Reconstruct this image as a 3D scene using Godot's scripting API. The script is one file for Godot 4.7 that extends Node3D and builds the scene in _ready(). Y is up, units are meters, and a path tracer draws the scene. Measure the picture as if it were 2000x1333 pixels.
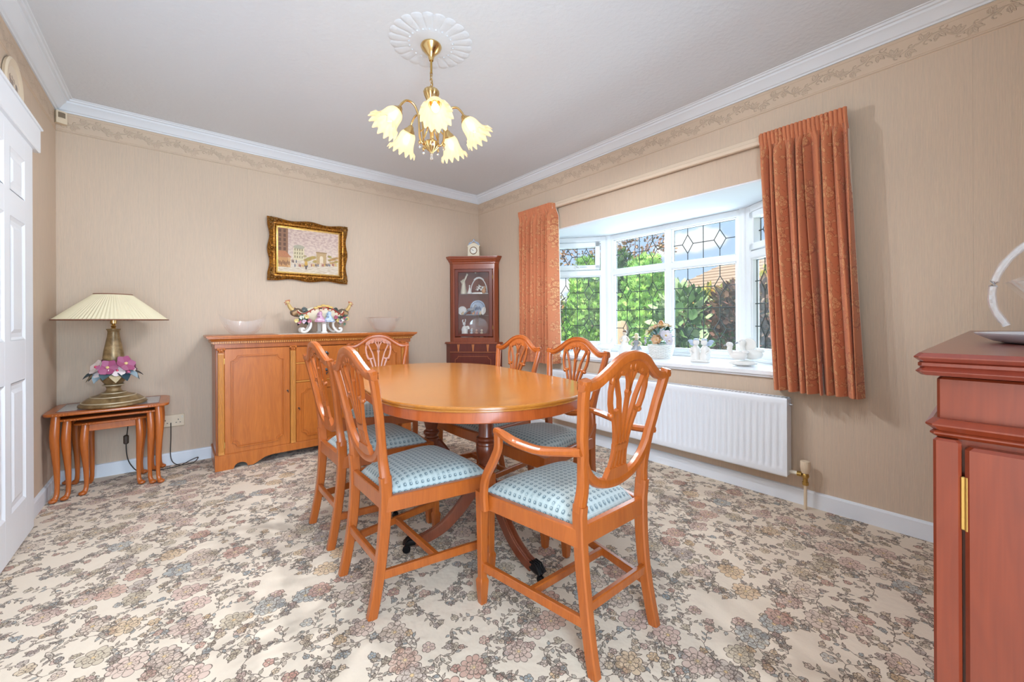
extends Node3D
# A dining room with a leaded bay window, built object by object.
# Axes: camera above the origin, back wall towards -z, window wall towards +x.

const XR := 2.615      # window wall
const XL := -0.581     # left wall
const ZB := -3.732     # back wall
const ZF := 0.47       # wall behind the camera
const HC := 2.396      # ceiling height
const HB := 2.326      # lower edge of the coving

var M := {}
const SKY_SHIFT := Vector3(5.796387, 10.95053, 14.09065)
var taken := {}
var noise := FastNoiseLite.new()


func _ready() -> void:
	view_and_light()
	make_materials()
	build_room()
	build_bay()
	build_garden()
	build_curtains()
	build_radiator()
	build_table()
	build_chairs()
	build_sideboard()
	build_nest()
	build_lamp()
	build_corner_cabinet()
	build_right_cabinet()
	build_chandelier()
	build_wall_things()
	build_sill_things()


func view_and_light() -> void:
	var cam := Camera3D.new()
	cam.name = "camera"
	add_child(cam)
	cam.position = Vector3(0, 1, 0)
	cam.basis = Basis(Vector3.UP, -0.6933) * Basis(Vector3.BACK, -0.0042)
	cam.projection = Camera3D.PROJECTION_FRUSTUM
	cam.near = 0.05
	cam.far = 200.0
	cam.keep_aspect = Camera3D.KEEP_HEIGHT
	cam.size = 2.0 * cam.near * 666.5 / 785.5
	cam.frustum_offset = Vector2(0, -cam.near * 37.5 / 785.5)
	cam.current = true

	var env := Environment.new()
	env.tonemap_mode = Environment.TONE_MAPPER_LINEAR
	env.tonemap_exposure = 1.17
	env.sdfgi_enabled = true
	env.ssao_enabled = true
	env.ssil_enabled = true
	env.background_mode = Environment.BG_SKY
	var sky := Sky.new()
	var sm := PanoramaSkyMaterial.new()
	sm.panorama = sky_picture()
	sky.sky_material = sm
	env.sky = sky
	env.background_energy_multiplier = 1.0
	var we := WorldEnvironment.new()
	we.name = "world"
	we.environment = env
	add_child(we)

	# the sun stands high behind the house, over the left wall: it lights the garden and enters no opening
	var sun := DirectionalLight3D.new()
	sun.name = "sun"
	add_child(sun)
	sun.look_at_from_position(Vector3(-6, 9, 1.0), Vector3.ZERO)
	sun.light_energy = 3.4
	sun.light_color = Color(1.0, 0.96, 0.88)
	sun.light_angular_distance = 1.0
	sun.shadow_enabled = true

	# daylight that comes in through the bay window, and through the open doorway in the wall behind the camera
	daylight("bay_daylight", Vector3(3.75, 1.32, -1.79), PI / 2, Vector2(2.3, 1.3), 7.6, Color(0.83, 0.94, 1.0))
	daylight("doorway_daylight", Vector3(-0.05, 1.1, ZF + 0.1), 0.0, Vector2(0.85, 1.8), 6.8, Color(0.80, 0.91, 1.0))


func daylight(called: String, at: Vector3, turn: float, size: Vector2, energy: float, tint: Color) -> void:
	var l := AreaLight3D.new()
	l.name = called
	l.area_size = size
	l.light_energy = energy
	l.light_color = tint
	l.area_range = 12.0
	l.shadow_enabled = true
	add_child(l)
	l.position = at
	l.rotation.y = turn


func sky_picture() -> ImageTexture:
	# air and fair-weather cumulus all round, bluer towards the zenith
	var w := 1024
	var h := 512
	var im := Image.create(w, h, false, Image.FORMAT_RGBF)
	var n := FastNoiseLite.new()
	n.seed = 11
	n.frequency = 1.7
	n.fractal_octaves = 5
	n.fractal_gain = 0.52
	for y in h:
		var up := PI * (0.5 - (y + 0.5) / h)
		for x in w:
			var a := TAU * (x + 0.5) / w
			var d := Vector3(sin(a) * cos(up), sin(up), -cos(a) * cos(up))
			var s := clampf(sin(up), 0.0, 1.0)
			var c := Color(0.62, 0.79, 0.98).lerp(Color(0.16, 0.36, 0.82), pow(s, 0.55))
			if up > 0.0:
				var k := n.get_noise_3dv(d * Vector3(1, 2.0, 1) * 3.3 + SKY_SHIFT)
				var cover := smoothstep(0.10, 0.26, k)
				c = c.lerp(Color(1.02, 1.02, 1.03), cover)
			else:
				c = Color(0.42, 0.44, 0.40)
			im.set_pixel(x, y, c)
	return ImageTexture.create_from_image(im)


# ---------------------------------------------------------------- nodes

func numbered(called: String) -> String:
	var k: int = taken.get(called, 0)
	taken[called] = k + 1
	return called if k == 0 else "%s_%03d" % [called, k]


func tag(o: Node, label: String, category: String, group := "") -> Node:
	o.set_meta("label", label)
	o.set_meta("category", category)
	if group:
		o.set_meta("group", group)
	return o


func thing(called: String, label: String, category: String, at := Vector3.ZERO, turn := 0.0, group := "") -> Node3D:
	var o := Node3D.new()
	o.name = numbered(called)
	add_child(o, true)
	o.position = at
	o.rotation.y = turn
	tag(o, label, category, group)
	return o


func again(root: Node3D, called: String, label: String, at: Vector3, turn := 0.0, group := "") -> Node3D:
	var r: Node3D = root.duplicate()
	r.name = numbered(called)
	add_child(r, true)
	r.position = at
	r.rotation.y = turn
	r.set_meta("label", label)
	if group:
		r.set_meta("group", group)
	return r


func part(called: String, s: Shape, m: Material, parent: Node = null) -> MeshInstance3D:
	var o := MeshInstance3D.new()
	o.mesh = s.mesh()
	o.material_override = m
	if parent == null:
		o.name = numbered(called)
		add_child(o, true)
	else:
		o.name = called
		var k := 0
		while parent.has_node(NodePath(o.name)):
			k += 1
			o.name = "%s_%03d" % [called, k]
		parent.add_child(o, true)
	return o


func shared(called: String, mesh: Mesh, m: Material, parent: Node, xf := Transform3D()) -> MeshInstance3D:
	var o := MeshInstance3D.new()
	o.mesh = mesh
	o.material_override = m
	o.name = called
	var k := 0
	while parent.has_node(NodePath(o.name)):
		k += 1
		o.name = "%s_%03d" % [called, k]
	parent.add_child(o, true)
	o.transform = xf
	return o


func struct(called: String, s: Shape, m: Material, parent: Node = null) -> MeshInstance3D:
	var o := part(called, s, m, parent)
	if parent == null:
		o.set_meta("kind", "structure")
	return o


func setting(called: String) -> Node3D:
	var o := Node3D.new()
	o.name = numbered(called)
	add_child(o, true)
	o.set_meta("kind", "structure")
	return o


# ---------------------------------------------------------------- shapes

class Shape:
	var v := PackedVector3Array()
	var n := PackedVector3Array()
	var t := PackedVector2Array()
	var c := PackedColorArray()
	var idx := PackedInt32Array()
	var color := Color.WHITE
	var xf := Transform3D()

	func _put(p: Vector3, q: Vector3, uv: Vector2) -> void:
		v.append(xf * p)
		n.append((xf.basis * q).normalized())
		t.append(uv)
		c.append(color)

	func mesh() -> ArrayMesh:
		var a := []
		a.resize(Mesh.ARRAY_MAX)
		a[Mesh.ARRAY_VERTEX] = v
		a[Mesh.ARRAY_NORMAL] = n
		a[Mesh.ARRAY_TEX_UV] = t
		a[Mesh.ARRAY_COLOR] = c
		a[Mesh.ARRAY_INDEX] = idx
		var m := ArrayMesh.new()
		m.add_surface_from_arrays(Mesh.PRIMITIVE_TRIANGLES, a)
		return m

	# three corners, counter-clockwise seen from the outside
	func tri(a: Vector3, b: Vector3, d: Vector3, ua := Vector2.ZERO, ub := Vector2.ZERO, ud := Vector2.ZERO) -> Shape:
		var q := (b - a).cross(d - a).normalized()
		var k := v.size()
		_put(a, q, ua)
		_put(b, q, ub)
		_put(d, q, ud)
		idx.append_array([k, k + 2, k + 1])
		return self

	func quad(a: Vector3, b: Vector3, d: Vector3, e: Vector3, u0 := Vector2(0, 0), u1 := Vector2(1, 1)) -> Shape:
		var q := (b - a).cross(e - a).normalized()
		var k := v.size()
		_put(a, q, u0)
		_put(b, q, Vector2(u1.x, u0.y))
		_put(d, q, u1)
		_put(e, q, Vector2(u0.x, u1.y))
		idx.append_array([k, k + 2, k + 1, k, k + 3, k + 2])
		return self

	# rows of points; the outside is where (along the row) x (to the next row) points
	func grid(rows: Array, wrap := false, loop := false, crease := 40.0, uv_scale := Vector2(1, 1)) -> Shape:
		var nr := rows.size()
		var nc: int = rows[0].size()
		var cr := nr if loop else nr - 1
		var cc := nc if wrap else nc - 1
		var face := []
		for i in cr:
			var fr := PackedVector3Array()
			for j in cc:
				var p: Vector3 = rows[i][j]
				var p1: Vector3 = rows[i][(j + 1) % nc]
				var p2: Vector3 = rows[(i + 1) % nr][j]
				var p3: Vector3 = rows[(i + 1) % nr][(j + 1) % nc]
				fr.append((p3 - p).cross(p2 - p1).normalized())
			face.append(fr)
		var cosc := cos(deg_to_rad(crease))
		for i in cr:
			for j in cc:
				var f: Vector3 = face[i][j]
				var k := v.size()
				for e in 4:
					var di := e / 2
					var dj := e % 2
					var q := Vector3.ZERO
					for a in 2:
						for b in 2:
							var ii := i + di - 1 + a
							var jj := j + dj - 1 + b
							if loop:
								ii = posmod(ii, cr)
							if wrap:
								jj = posmod(jj, cc)
							if ii < 0 or jj < 0 or ii >= cr or jj >= cc:
								continue
							var g: Vector3 = face[ii][jj]
							if g.dot(f) >= cosc:
								q += g
					if q.length_squared() < 1e-9:
						q = f
					_put(rows[(i + di) % nr][(j + dj) % nc], q, Vector2(float(j + dj) / cc, float(i + di) / cr) * uv_scale)
				idx.append_array([k, k + 3, k + 1, k, k + 2, k + 3])
		return self

	func fan(ring: PackedVector3Array) -> Shape:
		# a flat convex cap, its points counter-clockwise seen from the outside
		var q := Vector3.ZERO
		for i in ring.size():
			q += (ring[i] - ring[0]).cross(ring[(i + 1) % ring.size()] - ring[0])
		q = q.normalized()
		var k := v.size()
		for p in ring:
			_put(p, q, Vector2(p.x, p.z))
		for i in range(1, ring.size() - 1):
			idx.append_array([k, k + i + 1, k + i])
		return self

	# a box with chamfered edges
	func box(mid: Vector3, size: Vector3, bev := 0.0) -> Shape:
		var h := size / 2.0
		var b := minf(bev, minf(h.x, minf(h.y, h.z)) * 0.9)
		if b <= 0.0:
			var o := mid
			var x := Vector3(h.x, 0, 0)
			var y := Vector3(0, h.y, 0)
			var z := Vector3(0, 0, h.z)
			quad(o - x - y + z, o + x - y + z, o + x + y + z, o - x + y + z)
			quad(o + x - y - z, o - x - y - z, o - x + y - z, o + x + y - z)
			quad(o + x - y + z, o + x - y - z, o + x + y - z, o + x + y + z)
			quad(o - x - y - z, o - x - y + z, o - x + y + z, o - x + y - z)
			quad(o - x + y + z, o + x + y + z, o + x + y - z, o - x + y - z)
			quad(o - x - y - z, o + x - y - z, o + x - y + z, o - x - y + z)
			return self
		var rows := []
		for r in [[-h.y, b], [-h.y + b, 0.0], [h.y - b, 0.0], [h.y, b]]:
			rows.append(_oct(mid + Vector3(0, r[0], 0), h.x - r[1], h.z - r[1], b))
		grid(rows, true, false, 20.0)
		fan(rows[3])
		var under: PackedVector3Array = rows[0].duplicate()
		under.reverse()
		fan(under)
		return self

	func _oct(o: Vector3, x: float, z: float, b: float) -> PackedVector3Array:
		var r := PackedVector3Array()
		for p in [[x, z - b], [x, -z + b], [x - b, -z], [-x + b, -z], [-x, -z + b], [-x, z - b], [-x + b, z], [x - b, z]]:
			r.append(o + Vector3(p[0], 0, p[1]))
		return r

	# profile of Vector2(radius, height) from below to above
	func lathe(profile: Array, at := Vector3.ZERO, seg := 32, crease := 40.0, ripple := 0.0, lobes := 0, squash := Vector2(1, 1)) -> Shape:
		var rows := []
		for p in profile:
			var r := PackedVector3Array()
			for j in seg:
				var a := TAU * j / seg
				var rad: float = p.x * (1.0 + ripple * cos(a * lobes))
				r.append(at + Vector3(cos(a) * rad * squash.x, p.y, -sin(a) * rad * squash.y))
			rows.append(r)
		return grid(rows, true, false, crease)

	func ball(at: Vector3, size: Vector3, seg := 14, rings := 8) -> Shape:
		var rows := []
		for i in rings + 1:
			var u := -PI / 2 + PI * i / rings
			var r := PackedVector3Array()
			for j in seg:
				var a := TAU * j / seg
				r.append(at + Vector3(cos(a) * cos(u) * size.x, sin(u) * size.y, -sin(a) * cos(u) * size.z))
			rows.append(r)
		return grid(rows, true, false, 180.0)

	static func frames(path: PackedVector3Array, up: Vector3, closed := false) -> Array:
		var out := []
		var m := path.size()
		for i in m:
			var a := path[posmod(i - 1, m)] if closed else path[maxi(i - 1, 0)]
			var b := path[(i + 1) % m] if closed else path[mini(i + 1, m - 1)]
			var tg := (b - a).normalized()
			var y := (up - tg * up.dot(tg))
			if y.length() < 1e-4:
				y = Vector3(0, 0, 1) - tg * tg.z
			y = y.normalized()
			out.append([y.cross(tg).normalized(), y, tg])
		return out

	# a section (counter-clockwise in X, Y) carried along a path; up gives Y
	func sweep(path: PackedVector3Array, section: PackedVector2Array, up := Vector3.UP, scales: Array = [], closed := false, crease := 40.0, caps := true) -> Shape:
		var fr := frames(path, up, closed)
		var rows := []
		for i in path.size():
			var k := Vector2.ONE
			if scales.size():
				k = scales[i] if scales[i] is Vector2 else Vector2(scales[i], scales[i])
			var r := PackedVector3Array()
			for p in section:
				r.append(path[i] + fr[i][0] * p.x * k.x + fr[i][1] * p.y * k.y)
			rows.append(r)
		grid(rows, true, closed, crease)
		if caps and not closed:
			fan(rows[-1])
			var under: PackedVector3Array = rows[0].duplicate()
			under.reverse()
			fan(under)
		return self

	func tube(path: PackedVector3Array, radius: float, sides := 8, closed := false, scales: Array = []) -> Shape:
		var s := PackedVector2Array()
		for i in sides:
			s.append(Vector2(cos(TAU * i / sides), sin(TAU * i / sides)) * radius)
		return sweep(path, s, Vector3(0.13, 0.95, 0.29).normalized(), scales, closed, 60.0)

	# a flat outline (counter-clockwise) pushed out along z from z0 to z1, edges chamfered on the z1 side by bev
	func slab(outline: PackedVector2Array, z0: float, z1: float, crease := 30.0) -> Shape:
		var poly := outline
		if Geometry2D.is_polygon_clockwise(poly):
			poly = poly.duplicate()
			poly.reverse()
		var ids := Geometry2D.triangulate_polygon(poly)
		var front := v.size()
		for p in poly:
			_put(Vector3(p.x, p.y, z1), Vector3(0, 0, 1), p)
		var back := v.size()
		for p in poly:
			_put(Vector3(p.x, p.y, z0), Vector3(0, 0, -1), p)
		for i in range(0, ids.size(), 3):
			var a := ids[i]
			var b := ids[i + 1]
			var d := ids[i + 2]
			if (poly[b] - poly[a]).cross(poly[d] - poly[a]) < 0:
				var s := b
				b = d
				d = s
			idx.append_array([front + a, front + d, front + b])
			idx.append_array([back + a, back + b, back + d])
		var r0 := PackedVector3Array()
		var r1 := PackedVector3Array()
		for p in poly:
			r0.append(Vector3(p.x, p.y, z0))
			r1.append(Vector3(p.x, p.y, z1))
		grid([r0, r1], true, false, crease)
		return self

	# a flat strip of changing width along a path in the x-y plane, thickness in z
	func rib(path: Array, widths: Array, z0: float, z1: float) -> Shape:
		var pts := PackedVector2Array(path)
		var left := PackedVector2Array()
		var right := PackedVector2Array()
		for i in pts.size():
			var a := pts[maxi(i - 1, 0)]
			var b := pts[mini(i + 1, pts.size() - 1)]
			var nn := (b - a).normalized().orthogonal()
			left.append(pts[i] + nn * widths[i] / 2.0)
			right.append(pts[i] - nn * widths[i] / 2.0)
		right.reverse()
		left.append_array(right)
		return slab(left, z0, z1)


static func curve(points: Array, per := 8, closed := false) -> PackedVector3Array:
	var out := PackedVector3Array()
	var m := points.size()
	var spans := m if closed else m - 1
	for i in spans:
		var p0: Vector3 = points[posmod(i - 1, m)] if closed else points[maxi(i - 1, 0)]
		var p1: Vector3 = points[i]
		var p2: Vector3 = points[(i + 1) % m]
		var p3: Vector3 = points[(i + 2) % m] if closed else points[mini(i + 2, m - 1)]
		for k in per:
			var u := float(k) / per
			out.append(0.5 * (2.0 * p1 + (p2 - p0) * u + (2.0 * p0 - 5.0 * p1 + 4.0 * p2 - p3) * u * u + (3.0 * p1 - p0 - 3.0 * p2 + p3) * u * u * u))
	if not closed:
		out.append(points[-1])
	return out


static func curve2(points: Array, per := 8, closed := false) -> PackedVector2Array:
	var three := []
	for p in points:
		three.append(Vector3(p.x, p.y, 0))
	var out := PackedVector2Array()
	for p in curve(three, per, closed):
		out.append(Vector2(p.x, p.y))
	return out


static func rect(w: float, h: float, b := 0.003) -> PackedVector2Array:
	var x := w / 2
	var y := h / 2
	return PackedVector2Array([Vector2(x, -y + b), Vector2(x, y - b), Vector2(x - b, y), Vector2(-x + b, y), Vector2(-x, y - b), Vector2(-x, -y + b), Vector2(-x + b, -y), Vector2(x - b, -y)])


static func oval(w: float, h: float, k := 12) -> PackedVector2Array:
	var s := PackedVector2Array()
	for i in k:
		s.append(Vector2(cos(TAU * i / k) * w / 2, sin(TAU * i / k) * h / 2))
	return s


static func at_point(o: Vector3, b := Basis()) -> Transform3D:
	return Transform3D(b, o)

# ---------------------------------------------------------------- materials

func srgb(r: float, g: float, b: float) -> Color:
	return Color(r / 255.0, g / 255.0, b / 255.0)


func mat(color: Color, rough := 0.6, metal := 0.0) -> StandardMaterial3D:
	var m := StandardMaterial3D.new()
	m.albedo_color = color
	m.roughness = rough
	m.metallic = metal
	return m


func wood(color: Color, grain: Texture2D, rough := 0.33, coat := 0.35, scale := Vector3(3.2, 1.0, 3.2)) -> StandardMaterial3D:
	var m := mat(color, rough)
	m.albedo_texture = grain
	m.uv1_triplanar = true
	m.uv1_scale = scale
	m.uv1_triplanar_sharpness = 6.0
	m.clearcoat_enabled = true
	m.clearcoat = coat
	m.clearcoat_roughness = 0.16
	return m


func tex(im: Image) -> ImageTexture:
	return ImageTexture.create_from_image(im)


func make_materials() -> void:
	noise.seed = 5
	noise.fractal_octaves = 3
	var grain := tex(grain_picture())
	M.chair = wood(srgb(186, 98, 36), grain)
	M.table_side = wood(srgb(182, 90, 38), grain)
	M.yew = wood(srgb(204, 116, 44), grain, 0.36, 0.3)
	M.yew_dark = wood(srgb(184, 100, 40), grain, 0.36, 0.3)
	M.yew_pale = wood(srgb(222, 150, 70), grain, 0.36, 0.3)
	M.nest = wood(srgb(194, 104, 38), grain, 0.3, 0.4)
	M.mahogany = wood(srgb(156, 74, 38), grain, 0.32, 0.4)
	M.mahogany_dark = wood(srgb(112, 42, 26), grain, 0.3, 0.4)
	M.inlay = wood(srgb(214, 130, 70), grain, 0.35, 0.3)
	M.cherry = wood(srgb(118, 44, 18), grain, 0.38, 0.2)
	M.leg_dark = wood(srgb(124, 60, 34), grain, 0.3, 0.4)
	M.table_top = wood(srgb(190, 122, 48), grain, 0.22, 0.6, Vector3(1, 1, 1))
	M.table_top.uv1_triplanar = false
	M.table_top.uv1_scale = Vector3(2.4, 0.9, 1)

	M.white = mat(srgb(236, 238, 242), 0.45)
	M.upvc = mat(srgb(244, 245, 247), 0.3)
	M.plaster = mat(srgb(232, 235, 240), 0.9)
	M.radiator = mat(srgb(236, 239, 244), 0.35)
	M.skirting = mat(srgb(232, 236, 242), 0.5)
	M.shadow_gap = mat(srgb(60, 58, 56), 0.9)

	var bumpy := NoiseTexture2D.new()
	bumpy.width = 512
	bumpy.height = 512
	bumpy.seamless = true
	var bn := FastNoiseLite.new()
	bn.frequency = 0.035
	bn.seed = 3
	bumpy.noise = bn
	M.ceiling = mat(srgb(222, 225, 230), 0.95)
	M.ceiling.heightmap_enabled = true
	M.ceiling.heightmap_texture = bumpy
	M.ceiling.heightmap_scale = 0.12
	M.ceiling.uv1_triplanar = true
	M.ceiling.uv1_world_triplanar = true
	M.ceiling.uv1_scale = Vector3(1.6, 1.6, 1.6)

	# ribbed wallpaper in drops of 52 cm
	var wp := wallpaper_pictures()
	M.wall = mat(srgb(217, 194, 171), 0.85)
	M.wall.albedo_texture = tex(wp[0])
	M.wall.heightmap_enabled = true
	M.wall.heightmap_texture = tex(wp[1])
	M.wall.heightmap_scale = 0.07
	M.wall.uv1_triplanar = true
	M.wall.uv1_world_triplanar = true
	M.wall.uv1_triplanar_sharpness = 20.0
	M.wall.uv1_scale = Vector3(1.0 / 0.52, 0.6, 1.0 / 0.52)
	M.wall.uv1_offset = Vector3(0.19, 0, 0.115)
	M.border = mat(srgb(210, 187, 164), 0.75)
	M.border.heightmap_enabled = true
	M.border.heightmap_texture = tex(border_picture())
	M.border.heightmap_scale = 0.6

	M.carpet = mat(Color.WHITE, 0.95)
	M.carpet.albedo_texture = tex(carpet_picture())
	M.carpet.rim_enabled = true
	M.carpet.rim = 0.25
	M.carpet.heightmap_enabled = true
	M.carpet.heightmap_texture = bumpy
	M.carpet.heightmap_scale = 0.25

	M.seat = mat(Color.WHITE, 0.8)
	M.seat.albedo_texture = tex(seat_picture())
	M.seat.uv1_triplanar = true
	M.seat.uv1_scale = Vector3(24, 24, 24)
	M.seat.uv1_triplanar_sharpness = 4.0
	M.seat.rim_enabled = true
	M.seat.rim = 0.4

	M.curtain = mat(Color.WHITE, 0.85)
	M.curtain.albedo_texture = tex(damask_picture())
	M.curtain.rim_enabled = true
	M.curtain.rim = 0.3
	M.lining = mat(srgb(236, 226, 214), 0.9)
	M.lining.backlight_enabled = true
	M.lining.backlight = Color(0.5, 0.48, 0.44)

	M.brass = mat(srgb(222, 190, 132), 0.2, 1.0)
	M.brass_dull = mat(srgb(196, 160, 92), 0.4, 1.0)
	M.bronze = mat(srgb(176, 156, 126), 0.36, 0.3)
	M.bronze.albedo_texture = tex(mottle_picture(Color(0.62, 0.55, 0.45), Color(1.0, 0.94, 0.82), 0.02))
	M.bronze.uv1_triplanar = true
	M.bronze.uv1_scale = Vector3(4, 4, 4)
	M.bronze_pale = mat(srgb(206, 190, 160), 0.3, 0.4)
	M.pewter = mat(srgb(70, 74, 78), 0.35, 0.8)
	M.black = mat(srgb(26, 24, 24), 0.5)
	M.iron = mat(srgb(22, 20, 22), 0.35, 0.6)
	M.chrome = mat(srgb(220, 222, 226), 0.15, 1.0)
	M.silver = mat(srgb(205, 208, 214), 0.22, 1.0)
	M.brown_plastic = mat(srgb(70, 52, 36), 0.5)
	M.cable = mat(srgb(52, 48, 44), 0.6)
	M.cream_plastic = mat(srgb(226, 206, 178), 0.45)
	M.ivory = mat(srgb(232, 224, 206), 0.4)
	M.crystal_handle = mat(Color(0.97, 0.98, 1.0, 0.22), 0.05)
	M.crystal_handle.transparency = BaseMaterial3D.TRANSPARENCY_ALPHA
	M.crystal_handle.metallic_specular = 0.9
	M.tray = mat(srgb(206, 208, 214), 0.2)
	M.track = mat(srgb(222, 200, 176), 0.6)
	M.lead = mat(srgb(62, 66, 62), 0.5, 0.3)
	M.lens = mat(srgb(130, 112, 92), 0.3)

	M.glass = mat(Color(0.95, 0.98, 0.98, 0.03), 0.02)
	M.glass.transparency = BaseMaterial3D.TRANSPARENCY_ALPHA
	M.glass.metallic_specular = 0.35
	M.tabletop_glass = mat(Color(0.80, 0.84, 0.88, 0.42), 0.06)
	M.tabletop_glass.transparency = BaseMaterial3D.TRANSPARENCY_ALPHA
	M.crystal = mat(Color(0.97, 0.98, 1.0, 0.06), 0.03)
	M.crystal.refraction_enabled = true
	M.crystal.refraction_scale = 0.05
	M.crystal_thin = mat(Color(0.97, 0.98, 1.0, 0.045), 0.02)
	M.crystal_thin.transparency = BaseMaterial3D.TRANSPARENCY_ALPHA
	M.crystal_thin.metallic_specular = 0.9

	M.frosted = mat(Color(0.96, 0.88, 0.72, 0.72), 0.5)
	M.frosted.transparency = BaseMaterial3D.TRANSPARENCY_ALPHA
	M.frosted.cull_mode = BaseMaterial3D.CULL_DISABLED
	M.frosted.backlight_enabled = true
	M.frosted.backlight = Color(0.9, 0.84, 0.70)
	M.frosted.emission_enabled = true
	M.frosted.emission = Color(1.0, 0.93, 0.78)
	M.frosted.emission_energy_multiplier = 0.33
	M.bulb = mat(Color.WHITE, 0.4)
	M.bulb.emission_enabled = true
	M.bulb.emission = Color(1.0, 0.95, 0.85)
	M.bulb.emission_energy_multiplier = 3.0

	M.shade = mat(srgb(240, 226, 192), 0.9)
	M.shade.backlight_enabled = true
	M.shade.backlight = Color(0.35, 0.32, 0.26)
	M.shade_trim = mat(srgb(136, 88, 66), 0.8)

	M.gilt = mat(srgb(196, 142, 62), 0.36, 0.7)
	M.gilt.albedo_texture = tex(mottle_picture(Color(0.5, 0.42, 0.32), Color(1.0, 0.95, 0.82), 0.045))
	M.gilt.uv1_triplanar = true
	M.gilt.uv1_scale = Vector3(6, 6, 6)
	M.gilt_bright = mat(srgb(226, 184, 96), 0.28, 0.8)
	M.gilt_dark = mat(srgb(140, 98, 48), 0.4, 0.6)
	M.painting = mat(Color.WHITE, 0.6)
	M.painting.albedo_texture = tex(street_picture())
	M.plate_scene = mat(Color.WHITE, 0.35)
	M.plate_scene.albedo_texture = tex(plate_picture())

	M.china = mat(srgb(238, 234, 228), 0.22)
	M.china_cream = mat(srgb(228, 216, 190), 0.3)
	M.china_blue = mat(srgb(176, 190, 210), 0.25)
	M.china_grey = mat(srgb(150, 152, 158), 0.3)
	M.painted = mat(Color.WHITE, 0.3)
	M.painted.vertex_color_use_as_albedo = true
	M.painted.vertex_color_is_srgb = true
	M.lace = mat(srgb(226, 206, 190), 0.95)
	M.clock_face = mat(srgb(240, 234, 220), 0.4)

	M.leaf = mat(Color.WHITE, 0.5)
	M.leaf.vertex_color_use_as_albedo = true
	M.leaf.vertex_color_is_srgb = true
	M.leaf.backlight_enabled = true
	M.leaf.backlight = Color(0.5, 0.55, 0.3)
	M.leaf.cull_mode = BaseMaterial3D.CULL_DISABLED
	M.bark = mat(srgb(112, 88, 66), 0.9)
	M.lawn = mat(srgb(96, 124, 58), 0.95)
	M.brick_out = mat(srgb(150, 100, 76), 0.9)
	M.roof_tile = mat(srgb(134, 118, 104), 0.9)
	M.render_wall = mat(srgb(214, 206, 190), 0.9)


func grain_picture() -> Image:
	var w := 512
	var im := Image.create(w, w, false, Image.FORMAT_RGB8)
	var a := FastNoiseLite.new()
	a.seed = 21
	a.frequency = 1.0
	a.fractal_octaves = 3
	var f := FastNoiseLite.new()
	f.seed = 8
	f.frequency = 1.0
	f.fractal_octaves = 2
	for y in w:
		var vy := TAU * y / w
		var cy := Vector2(cos(vy), sin(vy)) * 0.22
		for x in w:
			var vx := float(x) / w
			# the pattern repeats: it walks round a circle in x and in y
			var px := Vector2(cos(vx * TAU), sin(vx * TAU))
			var big := a.get_noise_3d(px.x * 0.9 + cy.x * 1.5, px.y * 0.9 + cy.y * 1.5, cy.x + 3.0)
			var ring := sin(big * 17.0 + vx * TAU * 2.0)
			var fine := f.get_noise_3d(px.x * 14.0, px.y * 14.0, cy.x * 5.0 + cy.y * 3.0)
			var k := 0.90 + 0.025 * ring + 0.05 * fine + 0.07 * big
			k = clampf(k, 0.6, 1.0)
			im.set_pixel(x, y, Color(pow(k, 0.75), k, pow(k, 1.25)))
	return im


func wallpaper_pictures() -> Array:
	var w := 512
	var col := Image.create(w, w, false, Image.FORMAT_RGB8)
	var bump := Image.create(w, w, false, Image.FORMAT_RGB8)
	var n := FastNoiseLite.new()
	n.seed = 31
	n.frequency = 1.0
	n.fractal_octaves = 2
	for y in w:
		var vy := TAU * y / w
		for x in w:
			var a := n.get_noise_3d(x * 0.19, cos(vy) * 1.3, sin(vy) * 1.3)
			var b := n.get_noise_3d(x * 0.62 + 400.0, cos(vy) * 4.0, sin(vy) * 4.0)
			var k := 0.5 + 0.38 * a + 0.4 * b
			var seam := 1.0 if x < 2 else 0.0
			bump.set_pixel(x, y, Color(k, k, k) * (1.0 - 0.5 * seam))
			var c := 0.955 + 0.07 * (k - 0.5) - 0.05 * seam
			col.set_pixel(x, y, Color(c, c * (1.0 - 0.01 * a), c * (1.0 - 0.02 * a)))
	return [col, bump]


func mottle_picture(dark: Color, light: Color, freq: float) -> Image:
	var w := 192
	var im := Image.create(w, w, false, Image.FORMAT_RGB8)
	var n := FastNoiseLite.new()
	n.seed = 9
	n.frequency = freq
	n.fractal_octaves = 4
	for y in w:
		for x in w:
			var k := n.get_noise_2d(x, y)
			k = clampf(0.5 + 1.1 * k, 0, 1)
			im.set_pixel(x, y, dark.lerp(light, k))
	return im


# -- drawing on a repeating sheet of bytes

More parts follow.
